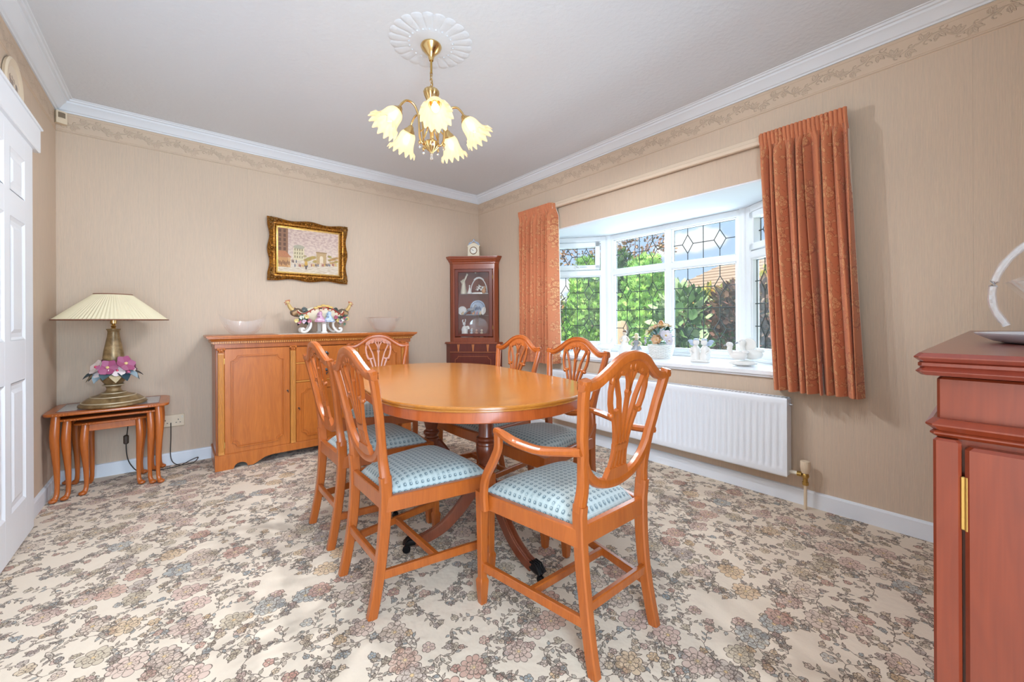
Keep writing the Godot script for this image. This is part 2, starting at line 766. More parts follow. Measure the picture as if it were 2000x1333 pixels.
class Sheet:
	var w: int
	var h: int
	var d: PackedByteArray

	func _init(ww: int, hh: int, c: Color) -> void:
		w = ww
		h = hh
		d = PackedByteArray()
		d.resize(w * h * 3)
		var r := int(c.r * 255)
		var g := int(c.g * 255)
		var b := int(c.b * 255)
		for i in w * h:
			d[i * 3] = r
			d[i * 3 + 1] = g
			d[i * 3 + 2] = b

	func dot(x: int, y: int, c: Color, k := 1.0) -> void:
		var i := (posmod(y, h) * w + posmod(x, w)) * 3
		d[i] = int(lerpf(d[i], c.r * 255, k))
		d[i + 1] = int(lerpf(d[i + 1], c.g * 255, k))
		d[i + 2] = int(lerpf(d[i + 2], c.b * 255, k))

	# a flower with lobed petals: filled, outlined, its petals parted by lines
	func flower(cx: float, cy: float, rad: float, petals: int, turn: float, fill: Color, line: Color, lw: float, heart: Color, k := 0.8, wob := 0.0) -> void:
		var q := int(rad * 1.15)
		for y in range(-q, q + 1):
			for x in range(-q, q + 1):
				var r := sqrt(float(x * x + y * y))
				if r > rad * 1.12:
					continue
				var a := atan2(y, x) + turn
				var s := sin(a * petals / 2.0)
				var edge := rad * (0.70 + 0.30 * sqrt(absf(s)) + wob * sin(a * 3.0 + 1.0))
				if r > edge:
					continue
				var c := fill
				var kk := k
				if r > edge - lw:
					c = line
					kk = 0.9
				elif r > rad * 0.3 and absf(s) * r * 2.0 / petals < lw * 0.45:
					c = line
					kk = 0.75
				elif r < rad * 0.24:
					c = heart if r < rad * 0.24 - lw * 0.8 else line
				elif absf(r - rad * 0.52 - rad * 0.06 * s) < lw * 0.3 and petals > 5:
					c = line
					kk = 0.5
				dot(int(cx) + x, int(cy) + y, c, kk)

	func leaf(cx: float, cy: float, length: float, width: float, turn: float, fill: Color, line: Color, lw: float, k := 0.8) -> void:
		var q := int(length * 0.55)
		var co := cos(turn)
		var si := sin(turn)
		for y in range(-q, q + 1):
			for x in range(-q, q + 1):
				var u := (x * co + y * si) / (length / 2)
				if absf(u) >= 1.0:
					continue
				var t := absf(-x * si + y * co)
				var e := width / 2 * (1 - u * u) * (1.0 - 0.25 * u) + width * 0.06 * sin(u * 9.0)
				if t > e:
					continue
				if t > e - lw:
					dot(int(cx) + x, int(cy) + y, line, 0.85)
				elif t < lw * 0.4:
					dot(int(cx) + x, int(cy) + y, line, 0.6)
				else:
					dot(int(cx) + x, int(cy) + y, fill, k)

	func stroke(pts: PackedVector2Array, lw: float, c: Color, k := 0.9) -> void:
		for i in pts.size() - 1:
			var a := pts[i]
			var b := pts[i + 1]
			var m := int(a.distance_to(b) * 1.5) + 1
			for j in m:
				var p := a.lerp(b, float(j) / m)
				var q := int(ceil(lw / 2))
				for y in range(-q, q + 1):
					for x in range(-q, q + 1):
						if x * x + y * y <= lw * lw / 4:
							dot(int(p.x) + x, int(p.y) + y, c, k)

	func picture() -> Image:
		return Image.create_from_data(w, h, false, Image.FORMAT_RGB8, d)


func carpet_picture() -> Image:
	# a tufted floral: sprays of blossoms and leaves with dark outlines on beige, 1.15 m to the repeat
	var w := 1536
	var s := Sheet.new(w, w, srgb(226, 208, 186))
	var r := RandomNumberGenerator.new()
	r.seed = 77
	var line := srgb(92, 76, 64)
	var fills := [srgb(212, 172, 126), srgb(192, 138, 120), srgb(202, 164, 150), srgb(152, 158, 158), srgb(182, 164, 136), srgb(212, 186, 152), srgb(164, 144, 136), srgb(204, 178, 160)]
	var greens := [srgb(150, 150, 138), srgb(132, 144, 148), srgb(170, 156, 134), srgb(162, 142, 128), srgb(186, 166, 144), srgb(146, 136, 126)]
	var n := 12
	var cell := float(w) / n
	for pass_ in 2:
		for gy in n:
			for gx in n:
				var px := (gx + (0.5 if gy % 2 else 0.0) + r.randf_range(-0.34, 0.34)) * cell
				var py := (gy + r.randf_range(-0.34, 0.34)) * cell
				if pass_ == 0:
					# trailing sprays: leaves along a stem, a few small blossoms
					for q in 3:
						var a := r.randf() * TAU
						var p := Vector2(px, py)
						var stem := PackedVector2Array()
						for i in 6:
							stem.append(p)
							a += r.randf_range(-0.6, 0.6)
							p += Vector2(cos(a), sin(a)) * 17.0
							var e := a + (0.9 if i % 2 else -0.9)
							s.leaf(p.x + cos(e) * 13, p.y + sin(e) * 13, r.randf_range(22, 36), r.randf_range(10, 17), e, greens[r.randi() % greens.size()], line, 2.4, r.randf_range(0.35, 0.8))
						s.stroke(stem, 2.4, line, 0.45)
						s.flower(p.x, p.y, r.randf_range(13, 22), 5, r.randf() * TAU, fills[r.randi() % fills.size()], line, 2.6, srgb(228, 208, 176), r.randf_range(0.4, 0.8), 0.06)
				elif (gx * 3 + gy * 5 + gx * gy) % 5 == 0:
					var f: Color = fills[r.randi() % fills.size()]
					s.flower(px, py, r.randf_range(54, 68), 8 + r.randi() % 3, r.randf() * TAU, f, line, 3.2, srgb(220, 190, 140), r.randf_range(0.35, 0.7), 0.07)
					s.flower(px + r.randf_range(-5, 5), py + r.randf_range(-5, 5), r.randf_range(32, 40), 7, r.randf() * TAU, f.lerp(Color(0.92, 0.84, 0.74), 0.5), line, 2.8, srgb(222, 186, 130), r.randf_range(0.5, 0.8), 0.08)
				elif (gx + gy * 2) % 3 == 0:
					s.flower(px, py, r.randf_range(24, 38), 6, r.randf() * TAU, fills[r.randi() % fills.size()], line, 2.8, srgb(226, 200, 156), r.randf_range(0.35, 0.75), 0.08)
	# cut pile: every tuft a little lighter or darker
	for i in w * w:
		var k := 0.93 + 0.1 * float((i * 7919 + (i >> 7) * 104729) % 97) / 97.0
		s.d[i * 3] = mini(255, int(s.d[i * 3] * k))
		s.d[i * 3 + 1] = mini(255, int(s.d[i * 3 + 1] * k))
		s.d[i * 3 + 2] = mini(255, int(s.d[i * 3 + 2] * k))
	return s.picture()


func seat_picture() -> Image:
	var w := 96
	var s := Sheet.new(w, w, srgb(168, 180, 178))
	var pale := srgb(206, 214, 212)
	var dark := srgb(98, 116, 122)
	# paired pale threads both ways, between the motifs
	for k in 2:
		for j in [19, 27]:
			for i in w:
				for e in 3:
					if (i / 3) % 2 == 0:
						s.dot(i, j + e + k * 48, pale, 0.75)
						s.dot(j + e + k * 48, i, pale, 0.75)
	for q in [[0, 0], [48, 48], [48, 0], [0, 48]]:
		for y in range(-12, 13):
			for x in range(-12, 13):
				var c := dark if Vector2(x - 3, y + 3).length() > 4.5 else srgb(186, 200, 202)
				if absi(x) + absi(y) < 19:
					s.dot(q[0] + x, q[1] + y, c, 0.9)
	return s.picture()


func damask_picture() -> Image:
	var w := 768
	var s := Sheet.new(w, w, srgb(204, 124, 84))
	var r := RandomNumberGenerator.new()
	r.seed = 4
	var gold := srgb(226, 172, 120)
	var dark := srgb(176, 98, 66)
	for i in 34:
		var p := Vector2(r.randf(), r.randf()) * w
		var a := r.randf() * TAU
		var pts := PackedVector2Array()
		var rad := r.randf_range(26, 60)
		for k in 26:
			var t := k / 25.0
			pts.append(p + Vector2(cos(a + t * 5.2), sin(a + t * 5.2)) * rad * (1.0 - 0.75 * t))
		for k in 5:
			var e := a + TAU * k / 5.0
			s.leaf(p.x + cos(e) * rad * 1.25, p.y + sin(e) * rad * 1.25, rad * 1.1, rad * 0.5, e, gold, dark, 3.0, 0.75)
		s.stroke(pts, 7.0, dark, 0.8)
		s.flower(p.x, p.y, rad * 0.62, 6, a, gold, dark, 3.2, srgb(206, 126, 80), 0.7, 0.08)
	for i in 160:
		s.leaf(r.randf() * w, r.randf() * w, r.randf_range(20, 40), r.randf_range(9, 17), r.randf() * TAU, gold.lerp(srgb(204, 124, 84), r.randf() * 0.6), dark, 2.2, 0.6)
	return s.picture()


func border_picture() -> Image:
	# an embossed vine: a wandering stem with leaves, 0.8 m to the repeat
	var w := 1024
	var h := 160
	var s := Sheet.new(w, h, Color(0.35, 0.35, 0.35))
	var r := RandomNumberGenerator.new()
	r.seed = 12
	var hi := Color(0.85, 0.85, 0.85)
	var mid := Color(0.45, 0.45, 0.45)
	var stem := PackedVector2Array()
	for i in 129:
		stem.append(Vector2(i * 8.0, 80 + 26 * sin(TAU * i / 32.0) + 8 * sin(TAU * i / 16.0)))
	s.stroke(stem, 5.0, hi)
	for i in 16:
		var p := stem[i * 8 + 3]
		var up := 1.0 if i % 2 else -1.0
		for j in 3:
			var a := up * (0.5 + 0.55 * j) + r.randf_range(-0.2, 0.2)
			var q := p + Vector2(cos(a), sin(a)) * 30
			s.leaf(q.x, q.y, 44, 22, a, mid, hi, 4.0, 1.0)
		var curl := PackedVector2Array()
		for k in 20:
			var t := k / 19.0
			curl.append(p + Vector2(20, -up * 18) + Vector2(cos(t * 5.0 * up), sin(t * 5.0 * up)) * 18 * (1 - 0.6 * t))
		s.stroke(curl, 4.0, hi)
	return s.picture()


func street_picture() -> Image:
	# the oil painting: a wide wet street with a cafe on the left, a pale corner house, an arch, trees and strollers
	var w := 480
	var h := 340
	var im := Image.create(w, h, false, Image.FORMAT_RGB8)
	var n := FastNoiseLite.new()
	n.seed = 2
	n.frequency = 0.03
	n.fractal_octaves = 4
	for y in h:
		for x in w:
			var k := n.get_noise_2d(x, y * 1.6)
			var c: Color
			if y < 235:
				c = srgb(214, 190, 174).lerp(srgb(190, 160, 150), clampf(0.4 + k * 1.5, 0, 1))
				c = c.lerp(srgb(224, 208, 190), clampf((y - 80) / 260.0, 0, 1))
			else:
				c = srgb(196, 176, 150).lerp(srgb(222, 208, 190), clampf(0.5 + n.get_noise_2d(x * 0.6, y * 5.0) * 1.4, 0, 1))
			im.set_pixel(x, y, c)
	var dab := func(cx: float, cy: float, rx: float, ry: float, c: Color, k: float) -> void:
		for y in range(maxi(0, int(cy - ry)), mini(h, int(cy + ry) + 1)):
			for x in range(maxi(0, int(cx - rx)), mini(w, int(cx + rx) + 1)):
				var e := pow((x - cx) / rx, 2) + pow((y - cy) / ry, 2) + n.get_noise_2d(x * 6, y * 6) * 0.5
				if e < 1.0:
					im.set_pixel(x, y, im.get_pixel(x, y).lerp(c, k))
	var block := func(x0: int, y0: int, x1: int, y1: int, c: Color, k: float) -> void:
		for y in range(maxi(0, y0), mini(h, y1)):
			for x in range(maxi(0, x0), mini(w, x1)):
				im.set_pixel(x, y, im.get_pixel(x, y).lerp(c.darkened(0.12 * n.get_noise_2d(x * 4, y * 4)), k))
	# the tall brown house and its awning
	block.call(0, 0, 78, 300, srgb(140, 96, 66), 0.9)
	for i in 5:
		for j in 2:
			block.call(10 + j * 34, 14 + i * 34, 28 + j * 34, 38 + i * 34, srgb(96, 66, 50), 0.8)
	for i in 46:
		block.call(0, 178 + i, 60 + i, 180 + i, srgb(186, 120, 78), 0.7)
	block.call(0, 226, 96, 300, srgb(206, 152, 92), 0.75)
	for i in 8:
		dab.call(8 + i * 11, 262 + (i % 3) * 6, 4, 16, srgb(110, 70, 48), 0.8)
	# the pale corner house
	block.call(118, 138, 200, 240, srgb(214, 200, 160), 0.9)
	dab.call(160, 138, 42, 16, srgb(170, 162, 140), 0.9)
	for i in 4:
		for j in 3:
			block.call(126 + i * 18, 150 + j * 28, 134 + i * 18, 168 + j * 28, srgb(126, 112, 88), 0.8)
	# trees along the street
	for i in 26:
		dab.call(205 + (i * 37) % 90, 205 + (i * 23) % 40, 14, 10, srgb(150 + (i * 13) % 40, 128 + (i * 7) % 30, 76), 0.6)
	for i in 22:
		dab.call(396 + (i * 31) % 76, 190 + (i * 17) % 56, 13, 9, srgb(142 + (i * 11) % 50, 118 + (i * 5) % 34, 72), 0.6)
	# the arch
	block.call(296, 168, 376, 262, srgb(186, 152, 104), 0.9)
	block.call(292, 162, 380, 172, srgb(160, 128, 86), 0.9)
	block.call(322, 206, 350, 262, srgb(224, 206, 178), 0.95)
	dab.call(336, 206, 14, 14, srgb(224, 206, 178), 0.95)
	# strollers
	for i in 34:
		var x := 108.0 + (i * 53) % 350
		var y := 250.0 + (i * 29) % 34
		var c: Color = [srgb(90, 62, 52), srgb(150, 70, 56), srgb(70, 74, 96), srgb(206, 150, 60), srgb(214, 190, 160)][i % 5]
		dab.call(x, y, 4, 12, c, 0.85)
		dab.call(x, y - 14, 3, 4, srgb(196, 150, 120), 0.9)
	dab.call(214, 262, 12, 20, srgb(206, 158, 62), 0.9)
	dab.call(214, 292, 7, 16, srgb(84, 60, 50), 0.85)
	return im


func plate_picture() -> Image:
	var w := 128
	var s := Sheet.new(w, w, srgb(232, 212, 186))
	var r := RandomNumberGenerator.new()
	r.seed = 6
	for i in 26:
		s.leaf(r.randf_range(30, 98), r.randf_range(40, 100), r.randf_range(14, 30), r.randf_range(8, 18), r.randf() * 3.0, [srgb(150, 120, 100), srgb(120, 100, 88), srgb(190, 160, 130)][i % 3], srgb(100, 76, 62), 1.6, 0.8)
	return s.picture()

# ---------------------------------------------------------------- the room

func build_room() -> void:
	# floor: fitted carpet, its pattern laid by uv
	var f := Shape.new()
	var k := 1.0 / 1.15
	var x0 := XL - 0.15
	var x1 := XR + 0.15
	var z0 := ZB - 0.15
	var z1 := ZF + 0.9
	f.quad(Vector3(x0, 0, z1), Vector3(x1, 0, z1), Vector3(x1, 0, z0), Vector3(x0, 0, z0), Vector2(x0, z1) * k, Vector2(x1, z0) * k)
	f.quad(Vector3(x0, -0.1, z0), Vector3(x1, -0.1, z0), Vector3(x1, -0.1, z1), Vector3(x0, -0.1, z1))
	f.quad(Vector3(x0, -0.1, z1), Vector3(x1, -0.1, z1), Vector3(x1, 0, z1), Vector3(x0, 0, z1))
	f.quad(Vector3(x1, -0.1, z0), Vector3(x0, -0.1, z0), Vector3(x0, 0, z0), Vector3(x1, 0, z0))
	struct("floor", f, M.carpet)

	var c := Shape.new().box(Vector3((XL + XR) / 2, HC + 0.06, (ZB + ZF) / 2 + 0.25), Vector3(XR - XL + 0.5, 0.12, ZF - ZB + 0.9))
	struct("ceiling", c, M.ceiling)

	var t := 0.2
	var wb := Shape.new().box(Vector3((XL + XR) / 2, HC / 2, ZB - t / 2), Vector3(XR - XL + 2 * t, HC, t))
	struct("wall_back", wb, M.wall)
	var wl := Shape.new().box(Vector3(XL - t / 2, HC / 2, (ZB + ZF) / 2), Vector3(t, HC, ZF - ZB))
	struct("wall_left", wl, M.wall)
	# the window wall, round the opening of the bay
	var wr := Shape.new()
	var a := -2.93   # far jamb
	var b := -0.65   # near jamb
	wr.box(Vector3(XR + t / 2, 0.35, (a + b) / 2), Vector3(t, 0.70, b - a))
	wr.box(Vector3(XR + t / 2, (1.828 + HC) / 2, (a + b) / 2), Vector3(t, HC - 1.828, b - a))
	wr.box(Vector3(XR + t / 2, HC / 2, (ZB + a) / 2), Vector3(t, HC, a - ZB))
	wr.box(Vector3(XR + t / 2, HC / 2, (b + ZF) / 2), Vector3(t, HC, ZF - b))
	struct("wall_right", wr, M.wall)
	# the wall behind the camera, with a doorway
	var wf := Shape.new()
	wf.box(Vector3((XL - 0.48) / 2, HC / 2, ZF + t / 2), Vector3(-0.48 - XL, HC, t))
	wf.box(Vector3((0.38 + XR) / 2, HC / 2, ZF + t / 2), Vector3(XR - 0.38, HC, t))
	wf.box(Vector3(-0.05, (2.02 + HC) / 2, ZF + t / 2), Vector3(0.86, HC - 2.02, t))
	struct("wall_front", wf, M.wall)

	# coving: an ogee run round the room
	var prof := PackedVector2Array()   # x out from the wall, y down from the ceiling
	for p in [[0.0, 0.0], [0.0, -0.07], [0.007, -0.07], [0.009, -0.063], [0.018, -0.060], [0.026, -0.050], [0.040, -0.034], [0.054, -0.024], [0.057, -0.014], [0.068, -0.0125], [0.0725, -0.004], [0.082, -0.004], [0.084, 0.0]]:
		prof.append(Vector2(p[0], p[1]))
	var rows := []
	for q in [[XL, ZB, 1, 1], [XR, ZB, -1, 1], [XR, ZF, -1, -1], [XL, ZF, 1, -1]]:
		var r := PackedVector3Array()
		for p in prof:
			r.append(Vector3(q[0] + q[2] * p.x, HC + p.y, q[1] + q[3] * p.x))
		rows.append(r)
	var cv := Shape.new()
	for i in 4:
		cv.grid([rows[(i + 1) % 4], rows[i]], false, false, 25.0)
	struct("trim_1", cv, M.plaster)

	# embossed border under the coving
	border("trim_2", Vector3(XL, 0, ZB), Vector3(XR, 0, ZB))
	border("trim_3", Vector3(XR, 0, ZB), Vector3(XR, 0, ZF))
	border("trim_4", Vector3(XL, 0, ZF), Vector3(XL, 0, ZB))

	skirting("baseboard_back", Vector3(XL, 0, ZB), Vector3(XR, 0, ZB))
	skirting("baseboard_right", Vector3(XR, 0, ZB), Vector3(XR, 0, ZF))
	skirting("baseboard_left", Vector3(XL, 0, -2.2), Vector3(XL, 0, ZB))

	build_doors()
	build_rose()


# the wall runs from a to b with the room on its right-hand side seen from above... the strip faces the room
func border(called: String, a: Vector3, b: Vector3) -> void:
	var d := (b - a).normalized()
	var inn := Vector3(-d.z, 0, d.x)
	var length := a.distance_to(b)
	var s := Shape.new()
	var lo := 2.208
	var hi := HB - 0.002
	var up := Vector3.UP
	var th := inn * 0.0012
	s.quad(a + th + up * lo, b + th + up * lo, b + th + up * hi, a + th + up * hi, Vector2(0, 1), Vector2(length / 0.8, 0))
	# a raised double bead along its lower edge, a single one above
	for e in [[lo - 0.007, 0.0075, 0.004], [lo + 0.006, 0.004, 0.003], [hi - 0.016, 0.004, 0.0025]]:
		var y: float = e[0]
		s.quad(a + up * y, b + up * y, b + inn * e[2] + up * (y + e[1] * 0.4), a + inn * e[2] + up * (y + e[1] * 0.4), Vector2.ZERO, Vector2.ZERO)
		s.quad(a + inn * e[2] + up * (y + e[1] * 0.4), b + inn * e[2] + up * (y + e[1] * 0.4), b + up * (y + e[1]), a + up * (y + e[1]), Vector2.ZERO, Vector2.ZERO)
	struct(called, s, M.border)


func skirting(called: String, a: Vector3, b: Vector3) -> void:
	var d := (b - a).normalized()
	var inn := Vector3(-d.z, 0, d.x)
	var sec := PackedVector2Array([Vector2(-0.001, 0), Vector2(0.013, 0), Vector2(0.013, 0.076), Vector2(0.010, 0.083), Vector2(-0.001, 0.086)])
	var rows := []
	for p in [b, a]:
		var r := PackedVector3Array()
		for q in sec:
			r.append(p + inn * q.x + Vector3.UP * q.y)
		rows.append(r)
	struct(called, Shape.new().grid(rows, false, false, 20.0), M.skirting)


func build_doors() -> void:
	# two white six-panel doors that slide along the left wall, under a painted pelmet
	var ends := [[-3.0, "door_1"], [-2.22, "door_2"]]
	for e in ends:
		var root := setting(e[1])
		var z0: float = e[0]
		var x := -0.542
		var th := 0.034
		var wd := 0.77
		var s := Shape.new()
		# stiles, rails and, set back, the field behind the panels
		var zc := [0.0, 0.135, 0.345, 0.425, 0.635, wd]
		var yc := [0.01, 0.2, 0.745, 0.93, 1.457, 1.57, 1.75, 1.93]
		s.box(Vector3(x - th / 2 - 0.004, 0.97, z0 + wd / 2), Vector3(th - 0.008, 1.92, wd))
		for i in [0, 2, 4]:
			s.box(Vector3(x - th / 2, 0.97, z0 + (zc[i] + zc[i + 1]) / 2), Vector3(th, 1.92, zc[i + 1] - zc[i]), 0.003)
		for i in [0, 2, 4, 6]:
			s.box(Vector3(x - th / 2 - 0.0002, (yc[i] + yc[i + 1]) / 2, z0 + wd / 2), Vector3(th, yc[i + 1] - yc[i], wd - 0.01), 0.003)
		struct("door_leaf", s, M.white, root)
		for i in [1, 3]:
			for j in [1, 3, 5]:
				var p := Shape.new()
				var za: float = z0 + zc[i]
				var zb: float = z0 + zc[i + 1]
				var ya: float = yc[j]
				var yb: float = yc[j + 1]
				var rows := []
				for r in [[0.0, 0.0], [0.012, -0.007], [0.030, -0.0075], [0.046, -0.001]]:
					var q := PackedVector3Array()
					for g in [[zb - r[0], ya + r[0]], [za + r[0], ya + r[0]], [za + r[0], yb - r[0]], [zb - r[0], yb - r[0]]]:
						q.append(Vector3(x + r[1], g[1], g[0]))
					rows.append(q)
				p.grid(rows, true, false, 10.0)
				p.fan(rows[3])
				struct("door_panel", p, M.white, root)
	var pel := Shape.new()
	pel.box(Vector3(-0.553, 1.915, -1.30), Vector3(0.055, 0.125, 3.52), 0.004)
	pel.box(Vector3(-0.549, 1.972, -1.30), Vector3(0.064, 0.012, 3.53), 0.003)
	struct("trim_5", pel, M.white)


func build_rose() -> void:
	# shallow plaster ceiling rose: a ring of fluted petals with a scalloped rim
	var cx := 0.978
	var cz := -1.80
	var root := setting("trim_6")
	var petals := 22
	var rows := []
	for q in [[0.205, 0.0], [0.200, 0.004], [0.17, 0.006], [0.12, 0.006], [0.105, 0.008], [0.10, 0.010], [0.085, 0.010], [0.06, 0.013], [0.0, 0.014]]:
		var r := PackedVector3Array()
		for j in petals * 10:
			var a := TAU * j / (petals * 10)
			var lobe := absf(sin(a * petals / 2.0))
			var rad: float = q[0]
			var y: float = q[1]
			if rad > 0.15:
				rad *= 0.93 + 0.07 * sqrt(lobe)
			if rad > 0.11 and y > 0.0:
				y *= 0.35 + 0.65 * pow(lobe, 0.5)
			r.append(Vector3(cx + cos(a) * rad, HC - y, cz + sin(a) * rad))
		rows.append(r)
	var s := Shape.new().grid(rows, true, false, 50.0)
	struct("ceiling_rose", s, M.ceiling, root)
	var beads := Shape.new()
	for j in petals:
		var a := TAU * (j + 0.5) / petals
		beads.ball(Vector3(cx + cos(a) * 0.108, HC - 0.009, cz + sin(a) * 0.108), Vector3(0.005, 0.004, 0.005), 8, 6)
	struct("bead_ring", beads, M.ceiling, root)


# ---------------------------------------------------------------- the bay window

func build_bay() -> void:
	var WL := Vector3(3.205, 0, -2.395)     # inner corners of the frames
	var WR := Vector3(3.205, 0, -1.185)
	var EL := Vector3(2.836, 0, -2.868)     # where the side lights meet the wall
	var ER := Vector3(2.836, 0, -0.712)
	var ys := 0.712
	var yh := 1.828
	# sill board and soffit follow the bay
	var sill := Shape.new()
	board(sill, [Vector2(2.585, -2.925), Vector2(2.815, -2.925), Vector2(2.815, -2.90), Vector2(3.25, -2.42), Vector2(3.25, -1.16), Vector2(2.815, -0.68), Vector2(2.815, -0.655), Vector2(2.585, -0.655)], 0.690, ys)
	struct("trim_7", sill, M.upvc)
	var under := Shape.new().box(Vector3(2.606, 0.682, -1.79), Vector3(0.016, 0.016, 2.26), 0.003)
	struct("trim_8", under, M.upvc)
	var soff := Shape.new()
	board(soff, [Vector2(2.82, -2.925), Vector2(3.27, -2.43), Vector2(3.27, -1.15), Vector2(2.82, -0.655)], yh, yh + 0.06)
	struct("trim_9", soff, M.plaster)
	var lint := Shape.new().box(Vector3(2.718, 1.824, -1.79), Vector3(0.204, 0.012, 2.276), 0.002)
	struct("trim_10", lint, M.plaster)
	for e in [[-2.93, 1], [-0.65, -1]]:
		var jamb := Shape.new().box(Vector3(2.718, 1.265, e[0] + e[1] * 0.004), Vector3(0.202, 1.11, 0.012), 0.002)
		struct("trim_11" if e[1] > 0 else "trim_12", jamb, M.white)
	# outside: the dwarf wall under the bay and its flat roof
	var low := Shape.new()
	for q in [[EL, WL], [WL, WR], [WR, ER]]:
		var a: Vector3 = q[0]
		var b: Vector3 = q[1]
		var d := (b - a).normalized()
		var out := Vector3(-d.z, 0, d.x)
		var m := (a + b) / 2 + out * 0.10
		low.xf = Transform3D(Basis(Vector3.UP, atan2(-d.z, d.x)), Vector3(m.x, 0.27, m.z))
		low.box(Vector3.ZERO, Vector3(a.distance_to(b) + 0.1, 0.84, 0.12))
	low.xf = Transform3D()
	struct("wall_bay", low, M.brick_out)
	var top := Shape.new()
	board(top, [Vector2(2.83, -3.0), Vector2(3.42, -2.5), Vector2(3.42, -1.08), Vector2(2.83, -0.58)], 1.89, 1.99)
	struct("roof_bay", top, M.white)

	# centre window: four fixed lights
	var w2 := setting("window_2")
	place_window(w2, WL, WR)
	frame_set(w2, 1.21, ys, yh, [0.055, 0.584, 0.642, 1.155], [0.768, 1.442, 1.494, 1.776], [])
	# side windows: a fixed light below, a small top-hung vent above
	var w1 := setting("window_1")
	place_window(w1, EL, WL)
	frame_set(w1, 0.60, ys, yh, [0.075, 0.525], [0.80, 1.445, 1.50, 1.775], [1])
	var w3 := setting("window_3")
	place_window(w3, WR, ER)
	frame_set(w3, 0.60, ys, yh, [0.075, 0.525], [0.80, 1.445, 1.50, 1.775], [1])
	# corner posts
	for q in [WL, WR]:
		var post := Shape.new()
		post.lathe([Vector2(0.034, ys), Vector2(0.034, yh)], Vector3(q.x + 0.012, 0, q.z), 16)
		post.box(Vector3(q.x - 0.012, (ys + yh) / 2, q.z), Vector3(0.012, yh - ys, 0.03), 0.003)
		struct("trim_13" if q.z < -2 else "trim_14", post, M.upvc)


# a horizontal board from an outline in x, z
func board(s: Shape, outline: Array, y0: float, y1: float) -> void:
	var p := PackedVector2Array()
	for q in outline:
		p.append(Vector2(q.x, -q.y))
	s.xf = Transform3D(Basis(Vector3(1, 0, 0), Vector3(0, 0, -1), Vector3(0, 1, 0)), Vector3.ZERO)
	s.slab(p, y0, y1)
	s.xf = Transform3D()


func place_window(o: Node3D, a: Vector3, b: Vector3) -> void:
	var d := (b - a).normalized()
	o.position = a
	o.rotation.y = atan2(-d.z, d.x)


# one window in its own x (along, from its left end), y and z (z towards the room)
func frame_set(root: Node3D, wide: float, y0: float, y1: float, xs: Array, yy: Array, vents: Array) -> void:
	var dep := 0.07
	var fr := Shape.new()
	var mid := -dep / 2
	# outer frame and the bars between the lights
	var xe := [0.0] + xs + [wide]
	var ye := [y0] + yy + [y1]
	for i in range(0, xe.size(), 2):
		fr.box(Vector3((xe[i] + xe[i + 1]) / 2, (y0 + y1) / 2, mid), Vector3(xe[i + 1] - xe[i], y1 - y0, dep), 0.006)
	for i in range(0, ye.size(), 2):
		fr.box(Vector3(wide / 2, (ye[i] + ye[i + 1]) / 2, mid - 0.0005), Vector3(wide - 0.01, ye[i + 1] - ye[i], dep - 0.002), 0.006)
	# a drip ledge along the bottom
	fr.box(Vector3(wide / 2, y0 + 0.012, 0.004), Vector3(wide - 0.01, 0.024, 0.016), 0.004)
	struct("window_frame", fr, M.upvc, root)
	for i in range(0, xs.size(), 2):
		for j in range(0, yy.size(), 2):
			var xa: float = xs[i]
			var xb: float = xs[i + 1]
			var ya: float = yy[j]
			var yb: float = yy[j + 1]
			var vent: bool = (j / 2) in vents
			if vent:
				# the opening sash stands a little proud
				var sash := Shape.new()
				var o := 0.004
				var bw := 0.05
				for q in [[xa + o, xb - o, ya + o, ya + bw], [xa + o, xb - o, yb - bw, yb - o], [xa + o, xa + bw, ya + o, yb - o], [xb - bw, xb - o, ya + o, yb - o]]:
					sash.box(Vector3((q[0] + q[1]) / 2, (q[2] + q[3]) / 2, -0.018), Vector3(q[1] - q[0], q[3] - q[2], 0.06), 0.005)
				struct("sash", sash, M.upvc, root)
				var hd := Shape.new()
				hd.box(Vector3((xa + xb) / 2, ya + 0.028, 0.020), Vector3(0.05, 0.022, 0.016), 0.005)
				hd.box(Vector3((xa + xb) / 2 + 0.045, ya + 0.034, 0.034), Vector3(0.11, 0.012, 0.010), 0.004)
				struct("handle", hd, M.chrome, root)
				xa += 0.045
				xb -= 0.045
				ya += 0.045
				yb -= 0.045
			else:
				var bead := Shape.new()
				for q in [[xa, xb, ya, ya + 0.008], [xa, xb, yb - 0.008, yb], [xa, xa + 0.008, ya, yb], [xb - 0.008, xb, ya, yb]]:
					bead.box(Vector3((q[0] + q[1]) / 2, (q[2] + q[3]) / 2, -0.026), Vector3(q[1] - q[0], q[3] - q[2], 0.03), 0.002)
				struct("glazing_bead", bead, M.upvc, root)
			var pn := Shape.new().box(Vector3((xa + xb) / 2, (ya + yb) / 2, -0.036), Vector3(xb - xa, yb - ya, 0.004))
			struct("pane", pn, M.glass, root)
			# the dark spacer that shows round the edge of the double glazing
			var sp := Shape.new()
			for q in [[xa, xb, yb - 0.012, yb - 0.007], [xa + 0.007, xa + 0.011, ya, yb], [xb - 0.011, xb - 0.007, ya, yb]]:
				sp.box(Vector3((q[0] + q[1]) / 2, (q[2] + q[3]) / 2, -0.044), Vector3(q[1] - q[0], q[3] - q[2], 0.006))
			struct("spacer_bar", sp, M.lead, root)
			leading(root, xa, xb, ya, yb, 2 if yb - ya < 0.4 else 4)


